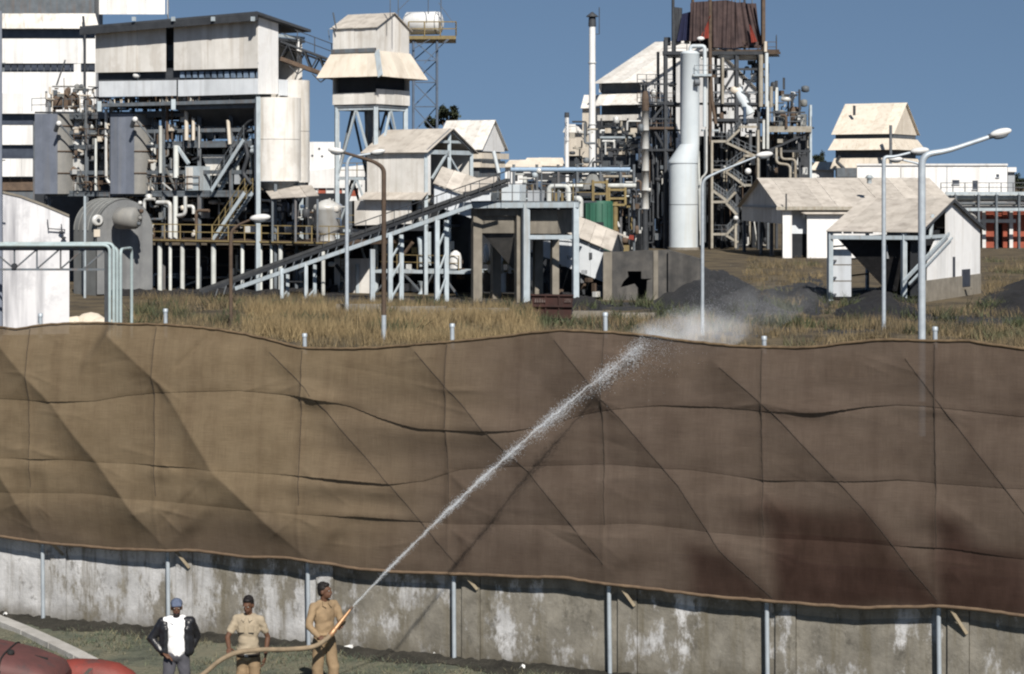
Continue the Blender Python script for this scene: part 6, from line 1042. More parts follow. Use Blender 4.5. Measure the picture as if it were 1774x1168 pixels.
col_(hh, FJ.P(ju, jv * .5, 0), 0, je, .2, 'steel_light', 'post'); one(hh, 'eave_beam', 'steel_light', 'beam', fj(1436, 411, -.05), fj(1592, 412, -.05), .22, .26); one(hh, 'end_beam', 'steel_light', 'beam', FJ.P(-.05, 0, FJ.Z(412)), FJ.P(-.05, jv * .45, FJ.Z(412)), .16, .22)
for x0, x1 in ((1443, 1458), (1461, 1475), (1478, 1512)): one(hh, 'fascia_board', 'lamp_white', 'prism', [fj(x0, 405, .1), fj(x1, 405, .1), fj(x1, 401, .1), fj(x0, 401, .1)], FJ.v * .05)
one(hh, 'side_shade', 'shade_void', 'prism', [FJ.P(.6, .5, .4), FJ.P(.6, jv * .8, .4), FJ.P(.6, jv * .8, je), FJ.P(.6, .5, je)], FJ.u * .08); one(hh, 'rear_shade', 'shade_void', 'prism', [FJ.P(ju, jv * .8, 0), FJ.P(.1, jv * .8, 0), FJ.P(.1, jv * .8, je), FJ.P(ju, jv * .8, je)], FJ.v * .1)  # near-black sheets added so the hopper bay reads as shade
for k in range(3): y0, y1 = 432 + k * 28, 458 + k * 28; sheets(hh, fj(1442, y1, .8), fj(1475, y1, .8), fj(1475, y0, .8), fj(1442, y0, .8), 1, 'shade_white', .05, 'end_board')
for y in (430, 455, 485, 515): one(hh, 'rail_bar', 'steel_grey', 'beam', FJ.P(ju, 0.1, FJ.Z(y)), FJ.P(ju, jv * .5, FJ.Z(y)), .1)
hz0, hz1 = FJ.Z(508), FJ.Z(414); ua, ub, ux = FJ.U(1562), FJ.U(1446), FJ.U(1530)
one(hh, 'hopper', 'coal', 'hexa', [FJ.P(ux - .3, 1.6, hz0), FJ.P(ux + .3, 1.6, hz0), FJ.P(ux + .3, 2.4, hz0), FJ.P(ux - .3, 2.4, hz0)], [FJ.P(ua, .35, hz1), FJ.P(ub, .35, hz1), FJ.P(ub, jv * .7, hz1), FJ.P(ua, jv * .7, hz1)])
one(hh, 'raking_beam', 'steel_light', 'beam', FJ.side(1565, 488, -.15), FJ.side(1644, 405, -.15), .12, .22); one(hh, 'raking_beam', 'steel_light', 'beam', FJ.side(1575, 492, -.15), FJ.side(1650, 412, -.15), .08, .12); one(hh, 'gable_strut', 'steel_light', 'beam', FJ.side(1612, 412, -.1), FJ.side(1616, 372, -.1), .18)
for s_ in (0, 1): one(hh, 'rafter', 'steel_dark', 'beam', FJ.P(-.25, (0 if s_ == 0 else jv) + (-.3 if s_ == 0 else .3), je - .1), FJ.P(-.25, jv / 2, jr - .04), .12, .2)
one(hh, 'window', 'window_dark', 'prism', [FJ.side(1668, 497, -.08), FJ.side(1681, 496, -.08), FJ.side(1681, 466, -.08), FJ.side(1668, 467, -.08)], FJ.u * .06); one(hh, 'slit_window', 'window_dark', 'prism', [FJ.side(1651, 484, -.03), FJ.side(1655, 484, -.03), FJ.side(1655, 445, -.03), FJ.side(1651, 445, -.03)], FJ.u * .02); one(hh, 'window_sill', 'concrete', 'box', FJ.side(1674, 500, -.15), (.7, .3, .12), FJ.rz)
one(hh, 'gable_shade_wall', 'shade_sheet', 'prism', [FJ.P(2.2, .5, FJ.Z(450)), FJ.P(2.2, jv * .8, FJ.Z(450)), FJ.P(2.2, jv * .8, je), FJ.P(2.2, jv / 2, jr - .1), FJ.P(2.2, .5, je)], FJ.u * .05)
# ================================================================= stepped roof house
FD = Frame(1546, 290, TH); dh = thing('stepped_roof_house', 'cream house with stepped flared roofs behind the warehouse', 'building', FD.o)
du, dv2 = FD.U(1446), FD.W(1588); gable_house(dh, FD, du, dv2, FD.Z(232), FD.Z(229), FD.Z(180, du / 2, dv2 / 2), 5, 4, 'cream_sheet', 'cream_sheet', .4)
one(dh, 'core', 'steel_grey', 'prism', [FD.P(.1, .1, 0), FD.P(du - .1, .1, 0), FD.P(du - .1, dv2 - .1, 0), FD.P(.1, dv2 - .1, 0)], (0, 0, FD.Z(229)))
for y0, y1, e in ((240, 260, 1.1), (273, 292, .7)):
    lo = [FD.P(-e, -e, FD.Z(y1)), FD.P(du + e * .6, -e, FD.Z(y1)), FD.P(-e, dv2 + e, FD.Z(y1))]; hi = [FD.P(-.1, -.1, FD.Z(y0)), FD.P(du, -.1, FD.Z(y0)), FD.P(-.1, dv2, FD.Z(y0))]
    sheets(dh, lo[1], lo[0], hi[0], hi[1], 5, 'cream_sheet', .05, 'skirt_sheet'); sheets(dh, lo[0], lo[2], hi[2], hi[0], 4, 'cream_sheet', .05, 'skirt_sheet')
one(dh, 'roof_pipe', 'steel_dark', 'tube', FD.at(1480, 200, 2), FD.at(1480, 183, 2), .2); one(dh, 'drain_pole', 'steel_grey', 'tube', FD.at(1543, 300, -3), FD.at(1543, 217, -3), .22); pipe(dh, [FD.at(1455, 271, -2), FD.at(1449, 280, -2), FD.at(1462, 292, -2)], .25, 'steel_dark')
# ================================================================= long flat roofed block, pipe rack, brick base, tank at the image right
FR = Frame(1745, 262, 3); lbk = thing('long_white_block', 'long white flat roofed block with small square windows', 'building', FR.o)
def fr_(x, y, v=0): return FR.at(x, y, v)
for k, (x0, x1) in enumerate(((1485, 1560), (1561, 1640), (1641, 1745))): one(lbk, 'wall_bay', 'white_clad', 'prism', [V(*fr_(x0, 400)[:2], 0), V(*fr_(x1, 400)[:2], 0), fr_(x1, 287), fr_(x0, 287)], FR.v * .3)
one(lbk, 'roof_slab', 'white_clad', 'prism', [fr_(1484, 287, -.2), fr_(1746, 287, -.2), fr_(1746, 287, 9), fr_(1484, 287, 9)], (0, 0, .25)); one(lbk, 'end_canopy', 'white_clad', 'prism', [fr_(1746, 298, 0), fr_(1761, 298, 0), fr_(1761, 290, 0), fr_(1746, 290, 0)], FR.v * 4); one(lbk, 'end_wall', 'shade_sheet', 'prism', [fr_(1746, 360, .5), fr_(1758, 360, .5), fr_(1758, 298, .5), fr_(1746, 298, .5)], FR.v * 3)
for x0, x1, y0, y1 in ((1606, 1613, 311, 317), (1650, 1662, 312, 319), (1685, 1694, 313, 328), (1726, 1731, 302, 307)): w_ = one(lbk, 'window', 'window_dark', 'prism', [fr_(x0, y1, -.04), fr_(x1, y1, -.04), fr_(x1, y0, -.04), fr_(x0, y0, -.04)], FR.v * .03); one(w_, 'sill', 'shade_white', 'prism', [fr_(x0 - 1, y1 + 1, -.2), fr_(x1 + 1, y1 + 1, -.2), fr_(x1 + 1, y1, -.2), fr_(x0 - 1, y1, -.2)], FR.v * .15)
one(lbk, 'roof_tank', 'steel_grey', 'prism', [fr_(1450, 306, -1), fr_(1485, 306, -1), fr_(1485, 291, -1), fr_(1450, 291, -1)], FR.v * 2)
FS = Frame(1700, 235, 2); rk = thing('pipe_rack', 'pale blue pipe rack with handrail crossing in front of the long white block', 'pipe rack', FS.o)
def fs2(x, y, v=0): return FS.at(x, y, v)
for y, w_, v in ((335, .35, 0), (363, .35, 0), (335, .3, 3), (363, .3, 3)): one(rk, 'beam', 'steel_light' if v == 0 else 'steel_grey', 'beam', fs2(1638, y, v), fs2(1860, y, v), .3, w_)
for x in (1655, 1695, 1726, 1765): one(rk, 'column', 'steel_grey', 'beam', V(*fs2(x, 400)[:2], 0), fs2(x, 334), .28)
rail(rk, [fs2(1630, 333), fs2(1860, 333)], 'steel_grey', 1.1, 1.3, .04)
for y, v, r, mt in ((342, .8, .3, 'post_white'), (346, 1.6, .25, 'silver'), (353, .6, .2, 'steel_grey'), (358, 1.4, .3, 'lamp_white'), (340, 2.4, .3, 'silver')): one(rk, 'pipe', mt, 'tube', fs2(1640, y, v), fs2(1860, y, v), r)
rb = thing('brick_control_room', 'red brick control room with white frame under the pipe rack', 'building', V(*fs2(1730, 415, 4)[:2], 0))
for x0, x1 in ((1703, 1722), (1737, 1745), (1752, 1790)): one(rb, 'brick_wall', 'brick_red', 'prism', [V(*fs2(x0, 415, 4)[:2], 0), V(*fs2(x1, 415, 4)[:2], 0), fs2(x1, 366, 4), fs2(x0, 366, 4)], FS.v * 3)
one(rb, 'door', 'shade_void', 'prism', [V(*fs2(1722, 415, 4.5)[:2], 0), V(*fs2(1737, 415, 4.5)[:2], 0), fs2(1737, 388, 4.5), fs2(1722, 388, 4.5)], FS.v * .1); one(rb, 'lintel', 'brick_red', 'prism', [fs2(1722, 388, 4.2), fs2(1737, 388, 4.2), fs2(1737, 366, 4.2), fs2(1722, 366, 4.2)], FS.v * 2)
for x in (1702, 1749): one(rb, 'frame_post', 'lamp_white', 'prism', [V(*fs2(x, 415, 3.7)[:2], 0), V(*fs2(x + 6, 415, 3.7)[:2], 0), fs2(x + 6, 362, 3.7), fs2(x, 362, 3.7)], FS.v * .3)
one(rb, 'frame_beam', 'lamp_white', 'prism', [fs2(1698, 386, 3.6), fs2(1760, 386, 3.6), fs2(1760, 380, 3.6), fs2(1698, 380, 3.6)], FS.v * .3)
tk = fs2(1668, 400, 6); tn = thing('silver_tank', 'low silver tank with a cream roof beside the pipe rack', 'tank', V(tk.x, tk.y, 0)); one(tn, 'shell', 'silver', 'lathe', V(tk.x, tk.y, 0), [(27 * .07, 0), (27 * .07, fs2(1668, 352, 6).z)], 30); one(tn, 'roof', 'cream_sheet', 'lathe', V(tk.x, tk.y, fs2(1668, 352, 6).z + .002), [(28 * .07, 0), (28 * .07, .1), (.3, .8)], 30)
# ================================================================= street lamps of the yard
def street_lamp(px, Y, ptop, arm, head, r, label, mat='galv', head_l=.95, mat_low=None):
    p = at(px, 320, Y); p.z = 0; l = thing('street_lamp', label, 'street lamp', p, 'curved street lamps of the plant')
    q = [V(p.x, p.y, 0), at(px, ptop, Y)] + [at(x, y, Y) for x, y in arm]
    path = elbow(q, 1.2, 7); one(l, 'pole', mat, 'poly', path, [r * (1.1 - .45 * k / (len(path) - 1)) for k in range(len(path))], None, 12)
    a, h = at(*arm[-1], Y), at(*head, Y); d = (h - a).normalized(); hd = a + d * head_l * .45; rot = d.to_track_quat('X', 'Z').to_matrix()
    hm = MB(); hm.ell(hd + V(0, 0, .04), (head_l * .55, head_l * .24, head_l * .20), 16, 9, rot); ho = hm.build('lamp_head', 'lamp_white', l); m = MB(); m.ell(hd - V(0, 0, head_l * .10), (head_l * .38, head_l * .17, head_l * .14), 14, 8, rot); m.build('diffuser', 'steel_grey', ho); one(ho, 'spigot', 'steel_dark', 'tube', a - d * .1, a + d * .15, r * .75, None, 10)
    if mat_low: one(l, 'lower_sleeve', mat_low, 'tube', V(p.x, p.y, 0), at(px, 546, Y), r * 1.18, r * 1.12, 12)
    return l
street_lamp(1597, 60, 268, [(1640, 262), (1718, 236)], (1752, 228), .105, 'large nearby street lamp with a long raised arm and pale head', head_l=.62)
street_lamp(1531, 103, 272, [(1548, 272), (1580, 264)], (1600, 262), .10, 'slim street lamp in front of the hopper house roof', head_l=.9); street_lamp(1594, 120, 285, [(1585, 282), (1562, 277)], (1550, 277), .09, 'thin street lamp bending left behind the hopper house', head_l=.8)
street_lamp(1217, 100, 312, [(1240, 300), (1312, 271)], (1336, 268), .08, 'street lamp with a long arm in front of the tall pale column', head_l=.8); street_lamp(601, 113, 285, [(606, 272), (645, 266)], (664, 263), .10, 'street lamp with its arm to the right in front of the tower legs', head_l=.75)
street_lamp(665, 92, 292, [(650, 281), (618, 271), (594, 264)], (572, 261), .10, 'brown street lamp with pale lower pole leaning its arm over to the tower', 'steel_rust', .7, 'galv'); street_lamp(400, 104, 402, [(412, 390), (436, 380)], (472, 377), .09, 'short brown street lamp in front of the process structure stairs', 'steel_rust', 1.0)
# ================================================================= coal heaps and dust
def heap(name, pts, h, label, mat='coal', seed=1, n=34):
    """mound over an outline of ground points (px, row)"""
    q = random.Random(seed); g = [gnd(*p) for p in pts]; x0, x1 = min(p.x for p in g), max(p.x for p in g); y0, y1 = min(p.y for p in g), max(p.y for p in g); m = MB(); vs = []
    gx, gy = np.meshgrid(np.linspace(x0 - .5, x1 + .5, n), np.linspace(y0 - .5, y1 + .5, n)); d = poly_in(gx, gy, [(p.x, p.y) for p in g]); ph = [q.uniform(0, 6) for _ in range(6)]
    nz = .5 + .25 * np.sin(gx * 1.9 + ph[0]) * np.sin(gy * 1.3 + ph[1]) + .18 * np.sin(gx * 4.1 + ph[2] + gy) + .12 * np.sin(gy * 5.3 + ph[3] - gx * 2)
    zz = np.where(d > 0, h * np.minimum(1, d / max(.6, min(x1 - x0, y1 - y0) * .28)) * (.55 + .75 * nz), -.08) + np.array([[q.uniform(-.05, .05) for _ in range(n)] for _ in range(n)])
    m.add([(gx[j, i], gy[j, i], zz[j, i]) for j in range(n) for i in range(n)], [(j * n + i, j * n + i + 1, (j + 1) * n + i + 1, (j + 1) * n + i) for j in range(n - 1) for i in range(n - 1)], True)
    o = m.build(name, mat); return tag(o, label, 'heap', 'heaps of coal and ash') if label else struct(o)
pmat('coal_ash', (.040, .040, .042), (.017, .018, .020), 1.2, rough=.95, bump=.9, bscale=5, rand=0)
heap('coal_heap', [(1130, 528), (1150, 470), (1165, 448), (1200, 450), (1250, 488), (1330, 510), (1340, 535), (1240, 550), (1160, 545)], 1.5, 'dark coal slope spilling from the concrete pit wall', 'coal_ash', 2); heap('coal_heap', [(1440, 545), (1470, 512), (1540, 505), (1600, 515), (1610, 548), (1540, 562), (1470, 560)], .75, 'black coal heap below the hopper in the hopper house', 'coal', 3)
heap('coal_heap', [(1690, 545), (1705, 505), (1800, 500), (1900, 520), (1850, 548), (1740, 552)], 1.1, 'black coal heap beside the hopper house at the right edge', 'coal', 4); heap('coal_heap', [(1350, 520), (1380, 495), (1432, 500), (1440, 530), (1400, 545)], .7, 'low dark ash mound left of the hopper house', 'coal_ash', 5); heap('coal_heap', [(880, 545), (905, 522), (1000, 515), (1048, 522), (1045, 540), (960, 548)], .5, 'low coal spill around the feet of the pale steel frame', 'coal', 6)
heap('coal_heap', [(1260, 545), (1280, 515), (1340, 500), (1390, 520), (1370, 550), (1310, 556)], .5, 'low grey ash patch behind the spray mist', 'coal_ash', 8)
for i, (pts, mt) in enumerate((([(1120, 560), (1200, 530), (1330, 500), (1420, 470), (1440, 520), (1400, 575), (1250, 590), (1140, 580)], 'coal_ash'), ([(340, 535), (420, 508), (660, 512), (1000, 520), (1200, 530), (1140, 540), (700, 530), (450, 532)], 'coal_ash'), ([(1420, 580), (1480, 545), (1700, 540), (1850, 540), (1850, 565), (1650, 572)], 'coal_ash'))):
    heap('ash_ground', pts, .06, None, mt, 20 + i, 50)
# ================================================================= dry grass of the field
rng = np.random.RandomState(77); N = 62000
yy = 1 / rng.uniform(1 / 235.0, 1 / 78.0, N); px = rng.uniform(150, 1900, N); xx = (px - CX) * yy / FPX; row = HOR + FPX * CAM_H / yy
lim = np.where(px < 1010, np.where(px < 560, 517, 527), np.where(px < 1170, 556, np.where(px < 1420, 449, 448)))
keep = row > lim
keep &= ~((px > 1420) & (px < 1710) & (row < 533)); keep &= ~((px > 1150) & (px < 1290) & (row < 532)); keep &= ~((px < 235) & (row < 560)); keep &= ~((px > 900) & (px < 1005) & (row < 560) & (row > 505)); keep &= ~((px > 1160) & (px < 1480) & (row < 470) & (rng.rand(N) < .0))
pa = patchy(xx, yy, .23, 0) + .6 * patchy(xx, yy, .6, 2) + rng.normal(0, .35, N)
ash = ((px > 1230) & (px < 1440) & (row > 488) & (row < 585)) | ((px > 1400) & (row > 532) & (row < 560)); keep &= pa > np.where(ash, 1.15, np.where(px > 1180, .25, .05))
dark = (patchy(xx, yy, .19, 4) + rng.normal(0, .4, N)) > .75
def fld(sel, *a, **k): return blades('dry_grass', np.c_[xx[sel], yy[sel], np.zeros(sel.sum())], *a, **k)
s1 = keep & ~dark & (pa > .25); s2 = keep & ~dark & (pa <= .25); s3 = keep & dark
tag(fld(s1, .3, .72, .020, [(.18, .14, .08), (.14, .11, .066), (.22, .17, .098), (.115, .093, .062), (.08, .07, .052)], 31, 9, .22, .28), 'tall straw yellow dry grass across the field behind the screen', 'grass')
tag(fld(s2, .12, .36, .022, [(.115, .09, .055), (.08, .068, .046), (.15, .118, .07), (.06, .056, .042)], 32, 9, .25, .4), 'short brown dry grass between the straw clumps of the field', 'grass')
tag(fld(s3, .2, .6, .030, [(.085, .088, .050), (.11, .105, .06), (.065, .07, .045), (.15, .12, .075)], 33, 10, .3, .4), 'dull green weeds mixed into the dry grass of the field', 'weeds')
n2 = 5200; yy2 = 1 / rng.uniform(1 / 118.0, 1 / 90.0, n2); px2 = rng.uniform(430, 930, n2); xx2 = (px2 - CX) * yy2 / FPX; k2 = (patchy(xx2, yy2, .35, 1) + rng.normal(0, .3, n2)) > .35
tag(blades('straw_clumps', np.c_[xx2[k2], yy2[k2], np.zeros(k2.sum())], .6, 1.15, .022, [(.22, .165, .09), (.18, .138, .078), (.26, .20, .11)], 41, 10, .2, .25), 'tall straw clumps just behind the low part of the screen top', 'grass')
n2 = 2600; yy2 = 1 / rng.uniform(1 / 126.0, 1 / 100.0, n2); px2 = rng.uniform(230, 1900, n2); xx2 = (px2 - CX) * yy2 / FPX; k2 = (patchy(xx2, yy2, .45, 6) + rng.normal(0, .25, n2)) > .9
tag(blades('green_weeds', np.c_[xx2[k2], yy2[k2], np.zeros(k2.sum())], .4, .95, .045, [(.055, .065, .035), (.07, .08, .045), (.045, .05, .032)], 42, 16, .3, .5), 'dark green leafy weeds scattered along the dry field', 'weeds')
# weeds climbing by the platform edge, pale rubble
for i, (px_, row_, n_) in enumerate(((425, 566, 9), (470, 575, 6), (455, 560, 5))):
    m = MB(); p = gnd(px_, row_)
    for k in range(n_): q_ = p + V(rr.uniform(-1.2, 1.2), rr.uniform(-.8, .8), .08); m.ell(q_, (rr.uniform(.1, .35), rr.uniform(.1, .25), rr.uniform(.08, .2)), 6, 4)
    tag(m.build('rubble_pile', 'kerb_stone'), ['pale rubble in the weeds below the short brown lamp', 'pale rubble closest to the screen between the two brown lamps', 'small rubble scatter behind the other rubble by the brown lamp'][i], 'rubble', 'rubble in the grass')
# ================================================================= trees
def tree(px, Y, ytop, ybase, wpx, label, seed, name='tree'):
    q = np.random.RandomState(seed); p = at(px, 320, Y); p.z = 0; t = thing(name, label, 'tree', p, 'trees behind the plant'); zt = at(px, ytop, Y).z; zb = at(px, ybase, Y).z; rx = wpx / 2 * Y / FPX; m = MB(); m.poly([p, p + V(.2, 0, zb * .6), p + V(0, .1, (zb + zt) / 2)], [.35, .25, .1], None, 8)
    for k in range(6): a = q.uniform(0, 6.28); m.poly([p + V(.1, 0, zb * .8 + k * .2), p + V(math.cos(a) * rx * .6, math.sin(a) * rx * .6, zb + (zt - zb) * q.uniform(.3, .8))], [.12, .03], None, 6)
    m.build('trunk', 'bark', t); n = 2600; c = np.array([p.x, p.y, (zt + zb) / 2]); cl_ = q.normal(0, .42, (26, 3)); cl_ = cl_[np.linalg.norm(cl_, axis=1) < 1.0]
    ctr = cl_[q.randint(0, len(cl_), n)] + q.normal(0, .13, (n, 3)); P = c + ctr * np.array([rx, rx, (zt - zb) / 2]); m = MB(); vs = []; fs = []
    for i in range(n):
        a = q.normal(0, 1, 3); a /= np.linalg.norm(a); b = np.cross(a, [0, 0, 1.01]); b /= np.linalg.norm(b); s_ = q.uniform(.10, .24); vs += [P[i] - a * s_, P[i] + b * s_ * .6, P[i] + a * s_, P[i] - b * s_ * .6]; fs.append((4 * i, 4 * i + 1, 4 * i + 2, 4 * i + 3))
    m.add(vs, fs); m.build('crown', 'leaf_dark', t)
tree(775, 232, 183, 215, 40, 'dark round tree rising behind the cream gabled house', 3); tree(748, 240, 203, 225, 30, 'smaller low tree behind the lattice tower foot', 4); tree(1768, 420, 306, 330, 50, 'far hazy tree at the right picture edge', 5); tree(1420, 380, 262, 300, 26, 'thin far tree between the tower structure and stepped roof house', 6); tree(1755, 470, 300, 325, 40, 'far tree behind the end of the long white block', 9)
tl_pts = []; q = np.random.RandomState(8); n = 9000; xs_ = q.uniform(-260, 330, n); ys_ = 820 + q.uniform(-15, 15, n); hs_ = np.abs(3.5 + 1.5 * np.sin(xs_ * .06) + 1.2 * np.sin(xs_ * .17 + 1)) * q.rand(n)
m = MB(); vs = []; fs = []
for i in range(n):
    a = q.normal(0, 1, 3); a /= np.linalg.norm(a); b = np.cross(a, [0, .2, 1]); b /= np.linalg.norm(b); P = np.array([xs_[i], ys_[i], hs_[i]]); s_ = q.uniform(.5, 1.1); vs += [P - a * s_, P + b * s_, P + a * s_, P - b * s_]; fs.append((4 * i, 4 * i + 1, 4 * i + 2, 4 * i + 3))
m.add(vs, fs); tag(stuff(m.build('treeline', 'leaf_dark')), 'distant dark treeline along the horizon behind the plant', 'treeline')
# ================================================================= fire hose, nozzle, water
HY = 28.75
def hat(x, y, Y=HY): return at(x, y, Y)
hose_pts = [hat(120, 1330, 26.6), hat(230, 1245, 27.4), hat(300, 1205, 27.8), hat(352, 1168, 28.0), hat(382, 1144, 28.0), hat(410, 1131, 28.05), hat(450, 1126, 28.1), hat(500, 1125, 28.38), hat(540, 1121, 28.58), hat(562, 1110, 28.70), hat(576, 1096, 28.78)]
def spline(P, k=8):
    P = [Vector(p) for p in P]; out = []
    for i in range(len(P) - 1):
        p0, p1, p2, p3 = P[max(i - 1, 0)], P[i], P[i + 1], P[min(i + 2, len(P) - 1)]
        for j in range(k): t = j / k; out.append(.5 * ((2 * p1) + (p2 - p0) * t + (2 * p0 - 5 * p1 + 4 * p2 - p3) * t * t + (3 * p1 - p0 - 3 * p2 + p3) * t ** 3))
    return out + [P[-1]]
pmat('hose_canvas', (.27, .205, .135), (.165, .13, .088), 7, rough=.9, rand=0, bump=.3, bscale=60); pmat('brass', (.46, .27, .15), (.30, .18, .10), 8, rough=.5, metal=.6, rand=0)
hs_pts = spline(hose_pts); hz_ = []
for p in hs_pts: hz_.append(V(p.x, p.y, max(p.z, .06)))
ho = MB(); ho.poly(hz_, .034, None, 12); hose = tag(ho.build('fire_hose', 'hose_canvas'), 'thick canvas fire hose carried by two men to the nozzle', 'hose')
na, nb_ = hat(576, 1096, 28.78), hat(611, 1051, 28.98); nd = (nb_ - na).normalized(); nl = (nb_ - na).length
nz_ = thing('fire_nozzle', 'long tapering brass fire nozzle aimed up at the sacking', 'nozzle', na)
one(nz_, 'coupling', 'brass', 'lathe', na, [(.034, -.06), (.042, -.05), (.042, .05), (.034, .07)], 16, nd); one(nz_, 'barrel', 'brass', 'lathe', na, [(.034, .06), (.028, nl * .55), (.015, nl * .9)], 16, nd); one(nz_, 'tip', 'steel_rust', 'lathe', na, [(.020, nl * .88), (.023, nl * .93), (.016, nl)], 14, nd); one(nz_, 'grip_band', 'brass', 'lathe', na, [(.036, nl * .42), (.036, nl * .5)], 16, nd)
def water_mat(name, trans, col=(.84, .88, .92)):
    m = bpy.data.materials.new(name); m.use_nodes = True; n = m.node_tree.nodes; l = m.node_tree.links; b = n['Principled BSDF']; b.inputs['Base Color'].default_value = (*col, 1); b.inputs['Roughness'].default_value = .35
    t = n.new('ShaderNodeBsdfTransparent'); tl_ = n.new('ShaderNodeBsdfTranslucent'); tl_.inputs['Color'].default_value = (*col, 1); m0 = n.new('ShaderNodeMixShader'); m0.inputs[0].default_value = .35; l.new(b.outputs[0], m0.inputs[1]); l.new(tl_.outputs[0], m0.inputs[2])
    mx = n.new('ShaderNodeMixShader'); mx.inputs[0].default_value = trans; l.new(m0.outputs[0], mx.inputs[1]); l.new(t.outputs[0], mx.inputs[2]); l.new(mx.outputs[0], n['Material Output'].inputs['Surface']); M[name] = m
water_mat('water_core', .80); water_mat('water_drop', .72); water_mat('spray_drop', .55)
imp = fat(1112, 598, CO + .12); q = np.random.RandomState(12)
def jet(t):                                                     # slightly arched path of the water
    p = nb_.lerp(imp, t); return p + V(0, 0, .30 * 4 * t * (1 - t) * .55)
jp = []; jr_ = []
for k in range(90):
    t = k / 89; jp.append(jet(t) + Vector(q.normal(0, 1, 3)) * (.003 + .007 * t)); jr_.append((.014 + .020 * t) * (1 if t < .45 else max(.12, 1 - (t - .45) * 1.75)) * q.uniform(.6, 1.35))
m = MB(); m.poly(jp, jr_, None, 7); wj = m.build('water_jet', 'water_core'); tag(wj, 'white jet of water arching from the nozzle to the top of the screen', 'water jet')
def drops(name, P, sizes, mat, parent):
    T = np.array([[1, 1, 1], [1, -1, -1], [-1, 1, -1], [-1, -1, 1]], float) / 1.7; k = len(P); o0 = np.array(org(parent)); v = (P[:, None, :] - o0 + T[None] * sizes[:, None, None]); F_ = np.array([[0, 1, 2], [0, 3, 1], [0, 2, 3], [1, 3, 2]]); f = (np.arange(k)[:, None, None] * 4 + F_[None]).reshape(-1, 3)
    me = bpy.data.meshes.new(name); me.from_pydata(v.reshape(-1, 3).tolist(), [], f.tolist()); me.materials.append(M[mat]); o = bpy.data.objects.new(name, me); C.objects.link(o); o.parent = parent; stuff(o); return o
n = 19000; t = q.rand(n) ** .75; clump = .5 + .5 * np.sin(t * 47 + 2 * np.sin(t * 13)) ; keep = q.rand(n) < (.22 + .78 * clump); t = t[keep]; n = len(t)
base = np.array([tuple(jet(a)) for a in t]); sp_ = (.012 + .050 * t ** 1.0)[:, None]; P = base + q.normal(0, 1, (n, 3)) * sp_ + np.c_[np.zeros(n), np.zeros(n), -np.abs(q.normal(0, 1, n)) * .12 * t ** 1.5 * (q.rand(n) < .4)]
drops('water_drops', P, q.uniform(.0025, .0068, n) * (.9 + .5 * t), 'water_drop', wj)
n = 1600; a = q.uniform(-.6, 2.6, n); d = np.abs(q.normal(0, .35, n)); P = np.array(tuple(imp)) + (np.cos(a) * d)[:, None] * np.array(FE) + np.array(FN) * (np.abs(q.normal(.02, .06, n)))[:, None]; P[:, 2] += -np.abs(np.sin(a)) * d * .8 + q.normal(0, .08, n) + .08
drops('splash_drops', P, q.uniform(.002, .006, n), 'water_drop', wj)
# fine drops thrown over the top of the screen, thinning as they drift to the image right
n = 16000; e_ = q.exponential(.55, n); hgt = np.abs(q.normal(0, 1, n)) * (.10 + .20 * np.minimum(e_, 1.2)) + .05 * e_; top0 = fat(1120, 583, -.25); wob = np.sin(e_ * 9 + hgt * 14) * .04
P = np.array(tuple(top0)) + np.c_[e_, np.zeros(n), np.zeros(n)] + np.c_[wob, q.uniform(-.1, .9, n), hgt + .12 * e_ - .15]
drops('spray_drops', P, q.uniform(.0015, .0045, n), 'spray_drop', wj)
# drifting spray behind the top of the screen
def mist_mat():
    m = bpy.data.materials.new('mist'); m.use_nodes = True; n = m.node_tree.nodes; l = m.node_tree.links; n.remove(n['Principled BSDF']); v = n.new('ShaderNodeVolumePrincipled'); v.inputs['Color'].default_value = (.97, .98, 1.0, 1); v.inputs['Anisotropy'].default_value = -.45
    tc = n.new('ShaderNodeTexCoord'); nz = n.new('ShaderNodeTexNoise'); nz.inputs['Scale'].default_value = 1.6; nz.inputs['Detail'].default_value = 6; mp = n.new('ShaderNodeMapping'); l.new(tc.outputs['Object'], mp.inputs['Vector']); l.new(mp.outputs[0], nz.inputs['Vector'])
    # thins out towards the skin of the cloud
    gd = n.new('ShaderNodeTexGradient'); gd.gradient_type = 'SPHERICAL'; mg = n.new('ShaderNodeMapping'); mg.inputs['Location'].default_value = (-.5, -.5, -.5); mg.vector_type = 'POINT'; sc2 = n.new('ShaderNodeVectorMath'); sc2.operation = 'SCALE'; sc2.inputs['Scale'].default_value = 2.0
    l.new(tc.outputs['Generated'], mg.inputs['Vector']); l.new(mg.outputs[0], sc2.inputs[0]); l.new(sc2.outputs[0], gd.inputs['Vector']); mr = n.new('ShaderNodeMapRange'); mr.inputs[1].default_value = .44; mr.inputs[2].default_value = .66; mr.inputs[3].default_value = .05; mr.inputs[4].default_value = 1; l.new(nz.outputs[0], mr.inputs[0])
    a = n.new('ShaderNodeMath'); a.operation = 'MULTIPLY'; l.new(gd.outputs[1], a.inputs[0]); l.new(mr.outputs[0], a.inputs[1]); b = n.new('ShaderNodeMath'); b.operation = 'MULTIPLY'; b.inputs[1].default_value = 1.7; l.new(a.outputs[0], b.inputs[0]); l.new(b.outputs[0], v.inputs['Density']); l.new(v.outputs[0], n['Material Output'].inputs['Volume']); M['mist'] = m
mist_mat(); M['mist_thin'] = M['mist'].copy(); [setattr(x.inputs[1], 'default_value', .22) for x in M['mist_thin'].node_tree.nodes if x.type == 'MATH' and abs(x.inputs[1].default_value - 1.7) < .01]
